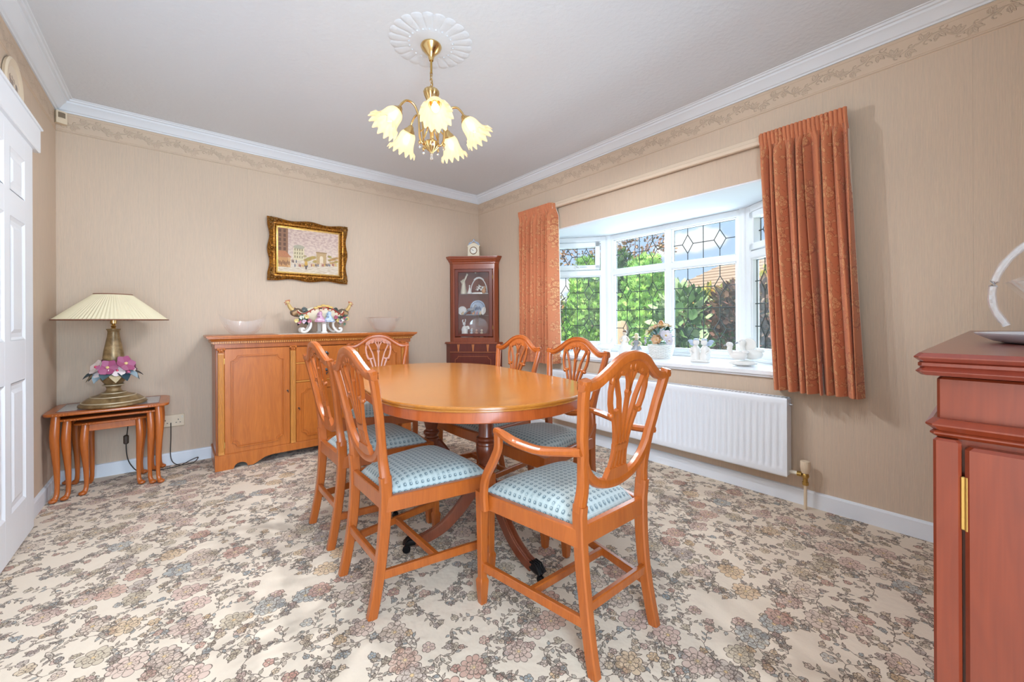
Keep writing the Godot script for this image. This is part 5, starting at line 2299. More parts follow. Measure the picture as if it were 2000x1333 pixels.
func cabinet_china(xf: Transform3D) -> void:
	var top := 1.3005
	var mid := 1.0725
	var low := 0.8385
	# top shelf
	var s := Shape.new()
	s.lathe([Vector2(0.0, 0.0), Vector2(0.032, 0.0), Vector2(0.034, 0.01), Vector2(0.026, 0.06), Vector2(0.018, 0.12), Vector2(0.016, 0.15), Vector2(0.0, 0.165)], Vector3.ZERO, 18, 60, 0.06, 6)
	s.tube(curve([Vector3(0.0, 0.13, 0.004), Vector3(0.022, 0.165, 0.008), Vector3(0.034, 0.195, 0.006)], 5), 0.010, 8)
	s.ball(Vector3(0.040, 0.208, 0.006), Vector3(0.011, 0.014, 0.011), 10, 8)
	s.tube(PackedVector3Array([Vector3(0.012, 0.14, 0.014), Vector3(-0.012, 0.11, 0.022), Vector3(-0.02, 0.13, 0.016)]), 0.006, 8)
	s.ball(Vector3(-0.022, 0.135, 0.01), Vector3(0.010, 0.012, 0.010), 8, 6)
	china("figurine", "cream china figurine of a leaning couple at the left of the top cabinet shelf", "figurine", xf, Vector3(-0.128, top, -0.14), s, M.china_cream)
	s = Shape.new()
	var arch := []
	for i in 9:
		var a := PI - PI * i / 8.0
		arch.append(Vector3(cos(a) * 0.088, 0.02 + sin(a) * 0.150, 0))
	s.tube(curve(arch, 4), 0.005, 8)
	for i in 12:
		var a := PI * (0.32 + 0.36 * i / 11.0)
		s.ball(Vector3(cos(a) * 0.088, 0.022 + sin(a) * 0.155, 0.004 * (i % 3)), Vector3(0.010, 0.008, 0.010), 7, 5)
	s.lathe([Vector2(0.0, 0.0), Vector2(0.098, 0.0), Vector2(0.095, 0.012), Vector2(0.05, 0.020), Vector2(0.0, 0.022)], Vector3.ZERO, 24, 40, 0.03, 5, Vector2(1, 0.35))
	for i in 5:
		bird(s, Vector3(-0.012 + 0.013 * i, 0.045 + 0.018 * (i % 3), 0.012), 0.030, 0.5 + i)
	china("figurine", "white china flower arch with birds in the middle of the top cabinet shelf", "ornament", xf, Vector3(0.038, top, -0.15), s, M.china)
	s = Shape.new()
	s.lathe([Vector2(0.0, 0.0), Vector2(0.026, 0.0), Vector2(0.024, 0.012), Vector2(0.010, 0.045), Vector2(0.006, 0.07), Vector2(0.0, 0.075)], Vector3.ZERO, 14, 60, 0.08, 5)
	s.ball(Vector3(0, 0.084, 0), Vector3(0.009, 0.011, 0.009), 8, 6)
	china("figurine", "small white china lady in front of the flower arch on the top cabinet shelf", "figurine", xf, Vector3(-0.055, top, -0.105), s, M.china)
	s = Shape.new()
	s.ball(Vector3(0, 0.028, 0), Vector3(0.024, 0.027, 0.018), 12, 8)
	s.ball(Vector3(0.012, 0.058, 0.004), Vector3(0.014, 0.014, 0.013), 10, 7)
	s.ball(Vector3(0.004, 0.072, 0.003), Vector3(0.004, 0.008, 0.004), 6, 5)
	s.ball(Vector3(0.020, 0.072, 0.003), Vector3(0.004, 0.008, 0.004), 6, 5)
	china("figurine", "small ginger animal ornament at the right of the top cabinet shelf", "ornament", xf, Vector3(0.098, top, -0.105), s, mat(srgb(206, 150, 104), 0.3))

	# middle shelf
	s = plate_shape(0.082)
	var pl := china("display_plate", "large blue-patterned plate standing at the back of the middle cabinet shelf", "plate", xf, Vector3(0.022, mid, -0.17), s, M.china_blue)
	var pat := Shape.new()
	for i in 24:
		var a := TAU * i / 24
		pat.ball(Vector3(cos(a) * 0.066, 0.082 + sin(a) * 0.064, 0.012 - sin(a) * 0.013), Vector3(0.006, 0.006, 0.002), 6, 4)
	for i in 5:
		pat.ball(Vector3(-0.02 + 0.012 * i, 0.07 + 0.012 * (i % 2), 0.006), Vector3(0.008, 0.018, 0.002), 8, 5)
	part("printed_motif", pat, mat(srgb(112, 124, 150), 0.3), pl)
	china("display_plate", "small white plate at the left of the middle cabinet shelf", "plate", xf, Vector3(-0.138, mid, -0.13), plate_shape(0.048), M.china)
	china("display_plate", "plate turned half sideways at the right of the middle cabinet shelf", "plate", xf, Vector3(0.108, mid, -0.086), plate_shape(0.044), M.china, -0.9)
	s = Shape.new()
	s.ball(Vector3(0, 0.060, 0), Vector3(0.040, 0.018, 0.016), 12, 8)
	s.tube(curve([Vector3(-0.02, 0.056, 0), Vector3(-0.052, 0.028, 0), Vector3(-0.075, 0.008, 0)], 4), 0.007, 8)
	s.tube(curve([Vector3(0.025, 0.066, 0), Vector3(0.040, 0.086, 0), Vector3(0.046, 0.098, 0)], 4), 0.011, 8)
	s.ball(Vector3(0.050, 0.103, 0), Vector3(0.013, 0.010, 0.010), 10, 7)
	s.tube(PackedVector3Array([Vector3(0.058, 0.102, 0), Vector3(0.074, 0.098, 0)]), 0.0025, 6)
	s.tube(PackedVector3Array([Vector3(0.006, 0.044, 0.004), Vector3(0.006, 0.008, 0.004)]), 0.004, 6)
	s.box(Vector3(0.0, 0.004, 0), Vector3(0.10, 0.008, 0.04), 0.003)
	china("bird_figurine", "grey long-tailed bird figurine before the blue plate on the middle cabinet shelf", "figurine", xf, Vector3(-0.040, mid, -0.095), s, M.china_grey)
	for i in 4:
		s = Shape.new()
		s.ball(Vector3(0, 0.016, 0), Vector3(0.016, 0.015, 0.013), 10, 7)
		s.ball(Vector3(0.010, 0.034, 0.003), Vector3(0.009, 0.009, 0.009), 8, 6)
		china("animal_ornament", ["tiny cream animal ornament left of the three on the middle cabinet shelf", "tiny ginger animal ornament under the blue plate", "tiny pink ornament under the blue plate's middle", "tiny cream animal ornament under the blue plate's right edge"][i], "ornament", xf, Vector3(-0.128 + [0.0, 0.118, 0.155, 0.192][i], mid, -0.082), s, mat([srgb(220, 196, 160), srgb(200, 150, 110), srgb(196, 150, 156), srgb(226, 206, 170)][i], 0.3), 0.6 * i, "tiny animals on the middle cabinet shelf")

	# floor of the glazed part
	s = plate_shape(0.105)
	china("display_plate", "large clear glass plate standing at the back of the bottom of the cabinet", "plate", xf, Vector3(0.030, low, -0.165), s, M.crystal_thin)
	s = Shape.new()
	s.lathe([Vector2(0.0, 0.0), Vector2(0.040, 0.0), Vector2(0.042, 0.008), Vector2(0.030, 0.05), Vector2(0.034, 0.085), Vector2(0.020, 0.115), Vector2(0.0, 0.125)], Vector3.ZERO, 16, 60, 0.10, 5)
	s.tube(curve([Vector3(0.01, 0.10, 0.01), Vector3(0.040, 0.11, 0.016), Vector3(0.050, 0.085, 0.02)], 4), 0.012, 8)
	s.ball(Vector3(-0.004, 0.142, 0.004), Vector3(0.016, 0.019, 0.016), 12, 8)
	s.tube(curve([Vector3(-0.012, 0.15, 0), Vector3(-0.022, 0.172, 0), Vector3(-0.014, 0.188, 0)], 4), 0.006, 8)
	s.tube(curve([Vector3(0.002, 0.155, 0), Vector3(0.010, 0.178, 0), Vector3(0.006, 0.192, 0)], 4), 0.006, 8)
	china("figurine", "tall white china figurine at the left of the bottom of the cabinet", "figurine", xf, Vector3(-0.110, low, -0.105), s, M.china)
	for i in 3:
		s = Shape.new()
		s.lathe([Vector2(0.0, 0.0), Vector2(0.022, 0.0), Vector2(0.020, 0.010), Vector2(0.013, 0.035), Vector2(0.016, 0.05), Vector2(0.0, 0.062)], Vector3.ZERO, 12, 60, 0.08, 5)
		s.ball(Vector3(0.0, 0.072, 0), Vector3(0.013, 0.013, 0.013), 9, 7)
		china("figurine", ["small pale figurine before the left edge of the glass plate", "small pinkish figurine before the middle of the glass plate", "small cream figurine before the right edge of the glass plate"][i], "figurine", xf, Vector3(-0.035 + 0.055 * i, low, -0.105), s, mat([srgb(206, 210, 214), srgb(206, 160, 140), srgb(222, 206, 180)][i], 0.3), 0.9 * i, "small figurines at the bottom of the cabinet")
	for i in 4:
		s = Shape.new()
		s.ball(Vector3(0, 0.012, 0), Vector3(0.019, 0.012, 0.013), 10, 7)
		s.ball(Vector3(0.012, 0.025, 0.002), Vector3(0.009, 0.009, 0.009), 8, 6)
		china("animal_ornament", ["tiny white animal ornament first from the left along the cabinet bottom", "tiny pink animal ornament second from the left along the cabinet bottom", "tiny white animal ornament third from the left along the cabinet bottom", "tiny dark grey animal ornament at the right end of the cabinet bottom"][i], "ornament", xf, Vector3(-0.045 + 0.060 * i, low, -0.072), s, mat([srgb(230, 228, 224), srgb(214, 170, 160), srgb(226, 222, 214), srgb(120, 120, 122)][i], 0.3), 0.5 * i, "tiny animals along the bottom of the cabinet")


func bird(s: Shape, at: Vector3, k: float, turn: float) -> void:
	var d := Vector3(cos(turn), 0.15, sin(turn))
	s.ball(at, Vector3(0.42, 0.36, 0.36) * k, 9, 7)
	s.ball(at + d * k * 0.45 + Vector3(0, k * 0.3, 0), Vector3.ONE * k * 0.24, 8, 6)
	s.tube(PackedVector3Array([at - d * k * 0.2, at - d * k * 0.95 + Vector3(0, k * 0.25, 0)]), k * 0.12, 6)
	s.tube(PackedVector3Array([at + Vector3(0, k * 0.2, 0), at + Vector3(-d.z, 0.8, d.x) * k * 0.8]), k * 0.12, 6)


func mantel_clock(xf: Transform3D) -> void:
	var t := thing("mantel_clock", "small cream china clock with a pierced crest on top of the corner cabinet", "clock")
	t.transform = xf * Transform3D(Basis(), Vector3(-0.006, 1.690, -0.11))
	var b := Shape.new()
	var o := PackedVector2Array()
	for p in [[-0.068, 0.0], [0.068, 0.0], [0.066, 0.010], [0.062, 0.014], [0.060, 0.108], [0.066, 0.112], [0.066, 0.120]]:
		o.append(Vector2(p[0], p[1]))
	for k in 9:
		var u := k / 8.0
		o.append(Vector2(lerpf(0.058, -0.058, u), 0.122 + 0.026 * sin(PI * u)))
	for p in [[-0.066, 0.120], [-0.066, 0.112], [-0.060, 0.108], [-0.062, 0.014], [-0.066, 0.010]]:
		o.append(Vector2(p[0], p[1]))
	b.slab(o, -0.03, 0.03)
	part("case", b, M.china_cream, t)
	var c := Shape.new()
	for e in [-1.0, 1.0]:
		c.tube(curve([Vector3(e * 0.062, 0.122, 0.012), Vector3(e * 0.040, 0.142, 0.014), Vector3(e * 0.018, 0.160, 0.014), Vector3(0, 0.176, 0.012)], 5), 0.0055, 8)
		c.tube(curve([Vector3(e * 0.058, 0.128, 0.006), Vector3(e * 0.046, 0.154, 0.008), Vector3(e * 0.026, 0.150, 0.010)], 5), 0.0045, 8)
		c.ball(Vector3(e * 0.030, 0.160, 0.010), Vector3(0.009, 0.007, 0.006), 8, 6)
	c.ball(Vector3(0, 0.180, 0.010), Vector3(0.011, 0.013, 0.008), 10, 7)
	part("crest", c, M.china_blue, t)
	var bz := Shape.new()
	bz.xf = Transform3D(Basis(Vector3.RIGHT, PI / 2), Vector3(0, 0.068, 0.030))
	bz.lathe([Vector2(0.033, 0.0), Vector2(0.039, 0.0), Vector2(0.040, 0.004), Vector2(0.036, 0.008), Vector2(0.033, 0.005)], Vector3.ZERO, 32)
	bz.xf = Transform3D()
	part("bezel", bz, M.gilt_dark, t)
	var f := Shape.new()
	f.xf = Transform3D(Basis(Vector3.RIGHT, PI / 2), Vector3(0, 0.068, 0.030))
	f.lathe([Vector2(0.034, 0.0), Vector2(0.034, 0.003), Vector2(0.0, 0.0032)], Vector3.ZERO, 28)
	f.xf = Transform3D()
	part("dial", f, M.clock_face, t)
	var h := Shape.new()
	for k in 12:
		var a := TAU * k / 12
		h.box(Vector3(sin(a) * 0.027, 0.068 + cos(a) * 0.027, 0.0338), Vector3(0.003, 0.003, 0.001))
	h.tube(PackedVector3Array([Vector3(0.004, 0.066, 0.0345), Vector3(-0.020, 0.081, 0.0345)]), 0.0014, 5)
	h.tube(PackedVector3Array([Vector3(0, 0.068, 0.0345), Vector3(-0.013, 0.074, 0.0345)]), 0.0022, 5)
	part("clock_hand", h, M.black, t)


# ---------------------------------------------------------------- the long cabinet at the right edge

func build_right_cabinet() -> void:
	var t := thing("side_cabinet", "tall reddish-brown cabinet with a reeded top at the right edge, close to the camera", "cabinet", Vector3(1.65, 0, 0.17))
	var o: Vector3 = t.position
	var b := Shape.new()
	b.box(Vector3(1.65, 0.462, 0.17) - o, Vector3(1.69, 0.920, 0.445), 0.003)
	part("body", b, M.cherry, t)
	var top := Shape.new()
	top.box(Vector3(1.645, 0.950, 0.165) - o, Vector3(1.745, 0.0115, 0.475), 0.005)
	top.box(Vector3(1.647, 0.940, 0.166) - o, Vector3(1.735, 0.012, 0.470), 0.004)
	top.box(Vector3(1.646, 0.931, 0.1655) - o, Vector3(1.741, 0.011, 0.473), 0.005)
	part("worktop", top, M.mahogany_dark, t)
	var led := Shape.new()
	led.box(Vector3(1.647, 0.858, 0.168) - o, Vector3(1.716, 0.016, 0.462), 0.007)
	led.box(Vector3(1.648, 0.846, 0.169) - o, Vector3(1.704, 0.010, 0.456), 0.004)
	part("ledge", led, M.cherry, t)
	# the end: a corner post, then a hinged door that stands a little proud
	var post := Shape.new().box(Vector3(0.800, 0.42, -0.0425) - o, Vector3(0.018, 0.84, 0.026), 0.003)
	part("post", post, M.cherry, t)
	var d := Shape.new().box(Vector3(0.7985, 0.428, 0.181) - o, Vector3(0.023, 0.812, 0.415), 0.004)
	var door := part("door", d, M.cherry, t)
	var h := Shape.new()
	h.box(Vector3(0.7925, 0.759, -0.0275) - o, Vector3(0.003, 0.070, 0.006), 0.001)
	h.tube(PackedVector3Array([Vector3(0.791, 0.724, -0.0245) - o, Vector3(0.791, 0.794, -0.0245) - o]), 0.0025, 8)
	part("hinge", h, M.brass_dull, door)

	# silver tray with a crystal basket on it
	var tr := Shape.new()
	tr.lathe([Vector2(0.0, 0.0), Vector2(0.135, 0.0), Vector2(0.150, 0.004), Vector2(0.172, 0.016), Vector2(0.174, 0.019), Vector2(0.150, 0.008), Vector2(0.135, 0.004), Vector2(0.0, 0.004)], Vector3.ZERO, 56, 40)
	var to := part("serving_tray", tr, M.tray)
	to.position = Vector3(1.22, 0.9562, 0.145)
	tag(to, "round pale tray on the cabinet at the right edge, under the crystal basket", "tray")
	var k := thing("crystal_basket", "cut crystal basket with a tall arched handle on the pale tray", "basket", Vector3(1.22, 0.9604, 0.145))
	var rows := []
	for q in [[0.0, 0.0], [0.050, 0.0], [0.052, 0.006], [0.075, 0.035], [0.110, 0.085], [0.128, 0.110], [0.124, 0.113], [0.104, 0.088], [0.068, 0.040], [0.045, 0.012], [0.0, 0.012]]:
		var r := PackedVector3Array()
		for j in 64:
			var a := TAU * j / 64
			var kk := 1.0
			if q[1] > 0.03 and q[1] < 0.1:
				kk += 0.014 * (1.0 if (j + int(q[1] * 60)) % 4 < 2 else -1.0)
			var y: float = q[1]
			if y > 0.06:
				y += 0.035 * pow(absf(cos(a)), 3.0) * y / 0.11
			r.append(Vector3(cos(a) * q[0] * kk * 1.15, y, -sin(a) * q[0] * kk * 1.05))
		rows.append(r)
	part("bowl", Shape.new().grid(rows, true, false, 25.0), M.crystal_thin, k)
	var hd := []
	for i in 17:
		var a := PI * (-0.16 + 1.32 * i / 16.0)
		hd.append(Vector3(0, 0.085 + 0.118 * sin(a) + 0.02 * maxf(0.0, sin(a)), -cos(a) * 0.150))
	var path := curve(hd, 4)
	var sc := []
	for i in path.size():
		sc.append(Vector2(1.0 + 0.25 * (i % 2), 1.0 + 0.12 * ((i / 2) % 2)))
	part("handle", Shape.new().sweep(path, oval(0.034, 0.012, 10), Vector3(0, 0.3, 0.05).normalized(), sc, false, 30.0), M.crystal_handle, k)

# ---------------------------------------------------------------- chandelier

func build_chandelier() -> void:
	var c := Vector3(0.978, 0, -1.80)
	var t := thing("chandelier", "brass five-arm chandelier with lit frosted tulip glass shades over the dining table", "chandelier", c)
	var cn := Shape.new()
	cn.lathe([Vector2(0.0, 2.305), Vector2(0.010, 2.306), Vector2(0.013, 2.316), Vector2(0.016, 2.330), Vector2(0.030, 2.345), Vector2(0.046, 2.362), Vector2(0.052, 2.376), Vector2(0.050, 2.382), Vector2(0.0, 2.3825)], Vector3.ZERO, 36, 40)
	part("ceiling_canopy", cn, M.brass, t)
	var rod := Shape.new()
	rod.tube(PackedVector3Array([Vector3(0, 2.31, 0), Vector3(0, 2.245, 0)]), 0.0055, 10)
	part("rod", rod, M.brass_dull, t)
	var ch := Shape.new()
	for i in 5:
		var y := 2.242 - 0.018 * i
		var lk := PackedVector3Array()
		for j in 14:
			var a := TAU * j / 14
			var p := Vector3(cos(a) * 0.0065, sin(a) * 0.0125, 0)
			lk.append(Vector3(p.x if i % 2 == 0 else 0.0, y + p.y, p.x if i % 2 else 0.0))
		ch.tube(lk, 0.0017, 6, true)
	part("chain", ch, M.brass, t)
	var wr := Shape.new()
	wr.tube(curve([Vector3(0.0, 2.25, 0.0), Vector3(-0.007, 2.22, 0.004), Vector3(0.005, 2.19, 0.005), Vector3(0, 2.165, 0)], 5), 0.0022, 6)
	part("flex", wr, M.brass_dull, t)
	var body := Shape.new()
	body.lathe([Vector2(0.0, 2.085), Vector2(0.010, 2.086), Vector2(0.018, 2.098), Vector2(0.026, 2.115), Vector2(0.036, 2.138), Vector2(0.038, 2.150), Vector2(0.033, 2.160), Vector2(0.018, 2.167), Vector2(0.0, 2.169)], Vector3.ZERO, 48, 30, 0.05, 16)
	part("crown", body, M.brass, t)
	var stem := Shape.new()
	stem.lathe([Vector2(0.007, 1.90), Vector2(0.009, 1.94), Vector2(0.014, 1.96), Vector2(0.008, 1.98), Vector2(0.007, 2.05), Vector2(0.012, 2.07), Vector2(0.008, 2.09)], Vector3.ZERO, 18, 50)
	part("stem", stem, M.brass, t)
	var hub := Shape.new()
	hub.lathe([Vector2(0.0, 1.842), Vector2(0.006, 1.843), Vector2(0.010, 1.852), Vector2(0.022, 1.862), Vector2(0.034, 1.880), Vector2(0.037, 1.893), Vector2(0.030, 1.902), Vector2(0.012, 1.908), Vector2(0.0, 1.910)], Vector3.ZERO, 48, 30, 0.06, 16)
	part("hub", hub, M.brass, t)
	var fin := Shape.new()
	fin.lathe([Vector2(0.0, 1.808), Vector2(0.006, 1.812), Vector2(0.008, 1.820), Vector2(0.004, 1.828), Vector2(0.006, 1.836), Vector2(0.004, 1.844)], Vector3.ZERO, 14, 60)
	part("finial", fin, M.crystal, t)
	# directions are measured from the line to the camera
	var to_cam := Vector3(-c.x, 0, -c.z).normalized()
	var right := to_cam.cross(Vector3.UP) * -1.0
	for k in 5:
		var a := deg_to_rad(5.0 + 72.0 * k)
		var d := to_cam * cos(a) + right * sin(a)
		var arm := part("arm", chandelier_arm(d), M.brass, t)
		# the cup and, tilted outwards, its shade
		var ax := (d * 0.60 - Vector3.UP * 0.80).normalized()
		var sx := d.cross(Vector3.UP).normalized()
		var yb := -ax
		var b := Basis(sx, yb, sx.cross(yb))
		var at := d * 0.168 + Vector3.UP * 2.012
		var cup := Shape.new()
		cup.xf = Transform3D(b, at)
		cup.lathe([Vector2(0.027, -0.020), Vector2(0.030, -0.014), Vector2(0.026, -0.004), Vector2(0.017, 0.006), Vector2(0.013, 0.016), Vector2(0.006, 0.022), Vector2(0.0, 0.023)], Vector3.ZERO, 22, 40)
		cup.xf = Transform3D()
		part("cup", cup, M.brass, arm)
		var sh := Shape.new()
		sh.xf = Transform3D(b, at)
		var rows := []
		var prof := [[0.026, -0.010], [0.034, -0.018], [0.041, -0.034], [0.044, -0.055], [0.048, -0.078], [0.058, -0.100], [0.074, -0.118]]
		var pts := []
		for q in prof:
			pts.append(Vector3(q[0], q[1], 0))
		var smooth := curve(pts, 3)
		var nv := smooth.size()
		for side in 2:
			for i in nv:
				var ii := i if side == 0 else nv - 1 - i
				var v := float(ii) / (nv - 1)
				var row := PackedVector3Array()
				for j in 84:
					var an := TAU * j / 84 + 0.5 * v * v
					var lobe := cos(an * 14.0)
					var rad := smooth[ii].x * (1.0 + 0.045 * lobe * v) - (0.0022 if side else 0.0)
					var y := smooth[ii].y
					if v > 0.75:
						y -= 0.013 * lobe * (v - 0.75) * 4.0
					row.append(Vector3(cos(an) * rad, y, sin(an) * rad))
				rows.append(row)
		sh.grid(rows, true, false, 60.0)
		sh.xf = Transform3D()
		part("shade", sh, M.frosted, arm)
		var blb := Shape.new()
		blb.xf = Transform3D(b, at)
		blb.lathe([Vector2(0.0, -0.085), Vector2(0.006, -0.082), Vector2(0.014, -0.070), Vector2(0.018, -0.055), Vector2(0.016, -0.040), Vector2(0.010, -0.026), Vector2(0.009, -0.010), Vector2(0.0, -0.008)], Vector3.ZERO, 18, 60)
		blb.xf = Transform3D()
		part("bulb", blb, M.bulb, arm)
		# the lamp shines out of the open mouth of the shade
		var l := SpotLight3D.new()
		l.name = "bulb_light"
		l.light_energy = LAMP
		l.light_color = Color(0.93, 0.96, 1.0)
		l.light_size = 0.016
		l.spot_range = 9.0
		l.spot_attenuation = 2.0
		l.spot_angle = 82.0
		l.spot_angle_attenuation = 0.35
		l.shadow_enabled = true
		arm.add_child(l, true)
		l.look_at_from_position(c + at + ax * 0.138, c + at + ax * 1.0 - Vector3.UP * 0.15, d)
		# glass drops
		var dp := Shape.new()
		var q := d * 0.062 + Vector3.UP * 1.876
		dp.lathe([Vector2(0.0, -0.022), Vector2(0.0055, -0.018), Vector2(0.007, -0.012), Vector2(0.003, -0.003), Vector2(0.0, 0.0)], q, 8, 20)
		part("crystal_drop", dp, M.crystal, arm)


const LAMP := 0.56


func chandelier_arm(d: Vector3) -> Shape:
	var pts := []
	for q in [[0.020, 1.890], [0.045, 1.882], [0.060, 1.905], [0.064, 1.960], [0.070, 2.020], [0.092, 2.062], [0.126, 2.070], [0.152, 2.046], [0.162, 2.026]]:
		pts.append(d * q[0] + Vector3.UP * q[1])
	var s := Shape.new()
	s.tube(curve(pts, 5), 0.0055, 10)
	# a leaf curl inside the bend, and a small ring for the drop
	s.tube(curve([d * 0.062 + Vector3.UP * 1.935, d * 0.036 + Vector3.UP * 1.965, d * 0.028 + Vector3.UP * 1.995, d * 0.042 + Vector3.UP * 2.005], 4), 0.004, 8)
	s.ball(d * 0.062 + Vector3.UP * 1.884, Vector3(0.007, 0.010, 0.007), 8, 6)
	return s


# ---------------------------------------------------------------- things on the walls

func build_wall_things() -> void:
	# the painting
	var t := thing("framed_painting", "small oil painting of a city street with an arch, in an ornate gilt frame", "painting", Vector3(0.858, 1.597, ZB + 0.012))
	t.rotation.x = 0.02
	var W := 0.612
	var H := 0.502
	var fr := Shape.new()
	var loop := PackedVector3Array()
	var edge := 0.0
	for c in [[-1, -1], [1, -1], [1, 1], [-1, 1]]:
		loop.append(Vector3(c[0] * (W / 2 - 0.033), c[1] * (H / 2 - 0.033), 0.0))
	var rows := []
	for q in [[0.033, 0.0], [0.033, 0.020], [0.028, 0.030], [0.018, 0.034], [0.006, 0.026], [-0.008, 0.018], [-0.018, 0.020], [-0.022, 0.024], [-0.026, 0.018], [-0.034, 0.012]]:
		var row := PackedVector3Array()
		for e in 4:
			var a: Vector3 = loop[e]
			var b: Vector3 = loop[(e + 1) % 4]
			for k in 16:
				var u := k / 16.0
				var p := a.lerp(b, u)
				# the outer edge swells towards corners and middle
				var sw: float = 0.0
				if q[0] > 0.01:
					sw = 0.008 * cos(u * TAU * 2.0) - 0.004
				var dir := Vector3(signf(a.x + b.x) if absf(a.x + b.x) > 0.01 else 0.0, signf(a.y + b.y) if absf(a.y + b.y) > 0.01 else 0.0, 0)
				var corner := Vector3.ZERO
				if k == 0:
					dir = Vector3(signf(a.x), signf(a.y), 0)
				p += dir * (q[0] + sw) + corner
				p.z = q[1] + (0.003 * sin(u * TAU * 6.0) if q[1] > 0.024 else 0.0)
				row.append(p)
		rows.append(row)
	fr.grid(rows, true, false, 50.0)
	part("frame", fr, M.gilt, t)
	for q in [[-1, -1], [1, -1], [1, 1], [-1, 1], [0, 1], [0, -1], [1, 0], [-1, 0]]:
		var o := Shape.new()
		var m := Vector3(q[0] * (W / 2 - 0.024), q[1] * (H / 2 - 0.024), 0.038)
		var cornerp: bool = q[0] != 0 and q[1] != 0
		for k in 11:
			var a := TAU * k / 11.0
			var rr := 0.020 if cornerp else 0.015
			o.ball(m + Vector3(cos(a) * rr, sin(a) * rr, 0.0), Vector3(0.0065, 0.0065, 0.007), 7, 5)
		o.ball(m + Vector3(0, 0, 0.004), Vector3(0.009, 0.009, 0.009), 9, 6)
		var arms := [Vector3(-q[0], 0, 0), Vector3(0, -q[1], 0)] if cornerp else [Vector3(q[1], -q[0], 0).abs(), -Vector3(q[1], -q[0], 0).abs()]
		for d in arms:
			for k in 5:
				o.ball(m + d * (0.024 + 0.012 * k) + Vector3(-d.y, d.x, 0) * 0.006 * (1 if k % 2 else -1), Vector3(0.008 - 0.0009 * k, 0.008 - 0.0009 * k, 0.006), 7, 5)
			o.tube(curve([m + d * 0.02, m + d * 0.045 + Vector3(-d.y, d.x, 0) * 0.012, m + d * 0.075], 4), 0.003, 6)
		part("carved_ornament", o, M.gilt_dark if cornerp else M.gilt, t)
	var slip := Shape.new()
	bead_ring(slip, PackedVector3Array([Vector3(W / 2 - 0.062, -H / 2 + 0.062, 0.010), Vector3(W / 2 - 0.062, H / 2 - 0.062, 0.010), Vector3(-W / 2 + 0.062, H / 2 - 0.062, 0.010), Vector3(-W / 2 + 0.062, -H / 2 + 0.062, 0.010)]), 0.010, 0.006)
	bead_ring(slip, PackedVector3Array([Vector3(W / 2 - 0.071, -H / 2 + 0.071, 0.009), Vector3(W / 2 - 0.071, H / 2 - 0.071, 0.009), Vector3(-W / 2 + 0.071, H / 2 - 0.071, 0.009), Vector3(-W / 2 + 0.071, -H / 2 + 0.071, 0.009)]), 0.006, 0.004)
	part("gilt_slip", slip, M.gilt_bright, t)
	var cv := Shape.new()
	var cw := W / 2 - 0.068
	var chh := H / 2 - 0.068
	cv.quad(Vector3(-cw, -chh, 0.009), Vector3(cw, -chh, 0.009), Vector3(cw, chh, 0.009), Vector3(-cw, chh, 0.009), Vector2(0, 1), Vector2(1, 0))
	cv.box(Vector3(0, 0, 0.003), Vector3(2 * cw + 0.04, 2 * chh + 0.04, 0.008))
	part("canvas", cv, M.painting, t)

	# double socket
	var so := thing("wall_socket", "white double electric socket low on the back wall beside the nest of tables", "socket", Vector3(-0.035, 0.310, ZB))
	part("faceplate", Shape.new().box(Vector3(0, 0, 0.005), Vector3(0.142, 0.084, 0.010), 0.004), M.cream_plastic, so)
	for x in [-0.035, 0.035]:
		var h := Shape.new()
		h.box(Vector3(x, 0.006, 0.0102), Vector3(0.004, 0.009, 0.001))
		h.box(Vector3(x - 0.011, -0.014, 0.0102), Vector3(0.008, 0.004, 0.001))
		h.box(Vector3(x + 0.011, -0.014, 0.0102), Vector3(0.008, 0.004, 0.001))
		part("pin_hole", h, M.black, so)
		part("switch", Shape.new().box(Vector3(x - 0.022 if x < 0 else x + 0.022, 0.024, 0.0115), Vector3(0.010, 0.016, 0.005), 0.002), M.ivory, so)

	# alarm sensor in the corner under the coving
	var pr := thing("motion_sensor", "small cream alarm sensor high in the left corner under the coving", "sensor", Vector3(-0.556, 2.279, ZB + 0.024), 0.45)
	var o2 := PackedVector2Array([Vector2(-0.024, -0.038), Vector2(0.024, -0.038), Vector2(0.024, 0.036), Vector2(0.012, 0.039), Vector2(-0.012, 0.039), Vector2(-0.024, 0.036)])
	part("casing", Shape.new().slab(o2, -0.018, 0.018), M.cream_plastic, pr)
	var ln := Shape.new()
	ln.xf = Transform3D(Basis(), Vector3(0, 0.012, 0.014))
	var lens_rows := []
	for y in [-0.016, 0.0, 0.016]:
		var row := PackedVector3Array()
		for k in 9:
			var a := PI * (1.0 - k / 8.0)
			row.append(Vector3(cos(a) * 0.018, y, sin(a) * 0.009))
		row.reverse()
		row.reverse()
		lens_rows.append(row)
	ln.grid(lens_rows, false, false, 60.0)
	part("lens", ln, M.lens, pr)

	# oval plaque above the door pelmet
	var pq := thing("wall_plaque", "oval pale plaque with a sepia scene on the left wall above the white door pelmet", "plaque", Vector3(XL + 0.002, 2.075, -2.85), PI / 2)
	var rim := Shape.new()
	rim.xf = Transform3D(Basis(Vector3.RIGHT, PI / 2), Vector3.ZERO)
	rim.lathe([Vector2(0.125, 0.0), Vector2(0.130, 0.010), Vector2(0.122, 0.016), Vector2(0.096, 0.012), Vector2(0.090, 0.008)], Vector3.ZERO, 48, 40, 0.0, 0, Vector2(1.0, 0.98))
	rim.xf = Transform3D()
	part("rim", rim, M.cream_plastic, pq)
	var pf := Shape.new()
	var ring := PackedVector3Array()
	for k in 40:
		ring.append(Vector3(cos(TAU * k / 40) * 0.094, sin(TAU * k / 40) * 0.092, 0.009))
	pf.fan(ring)
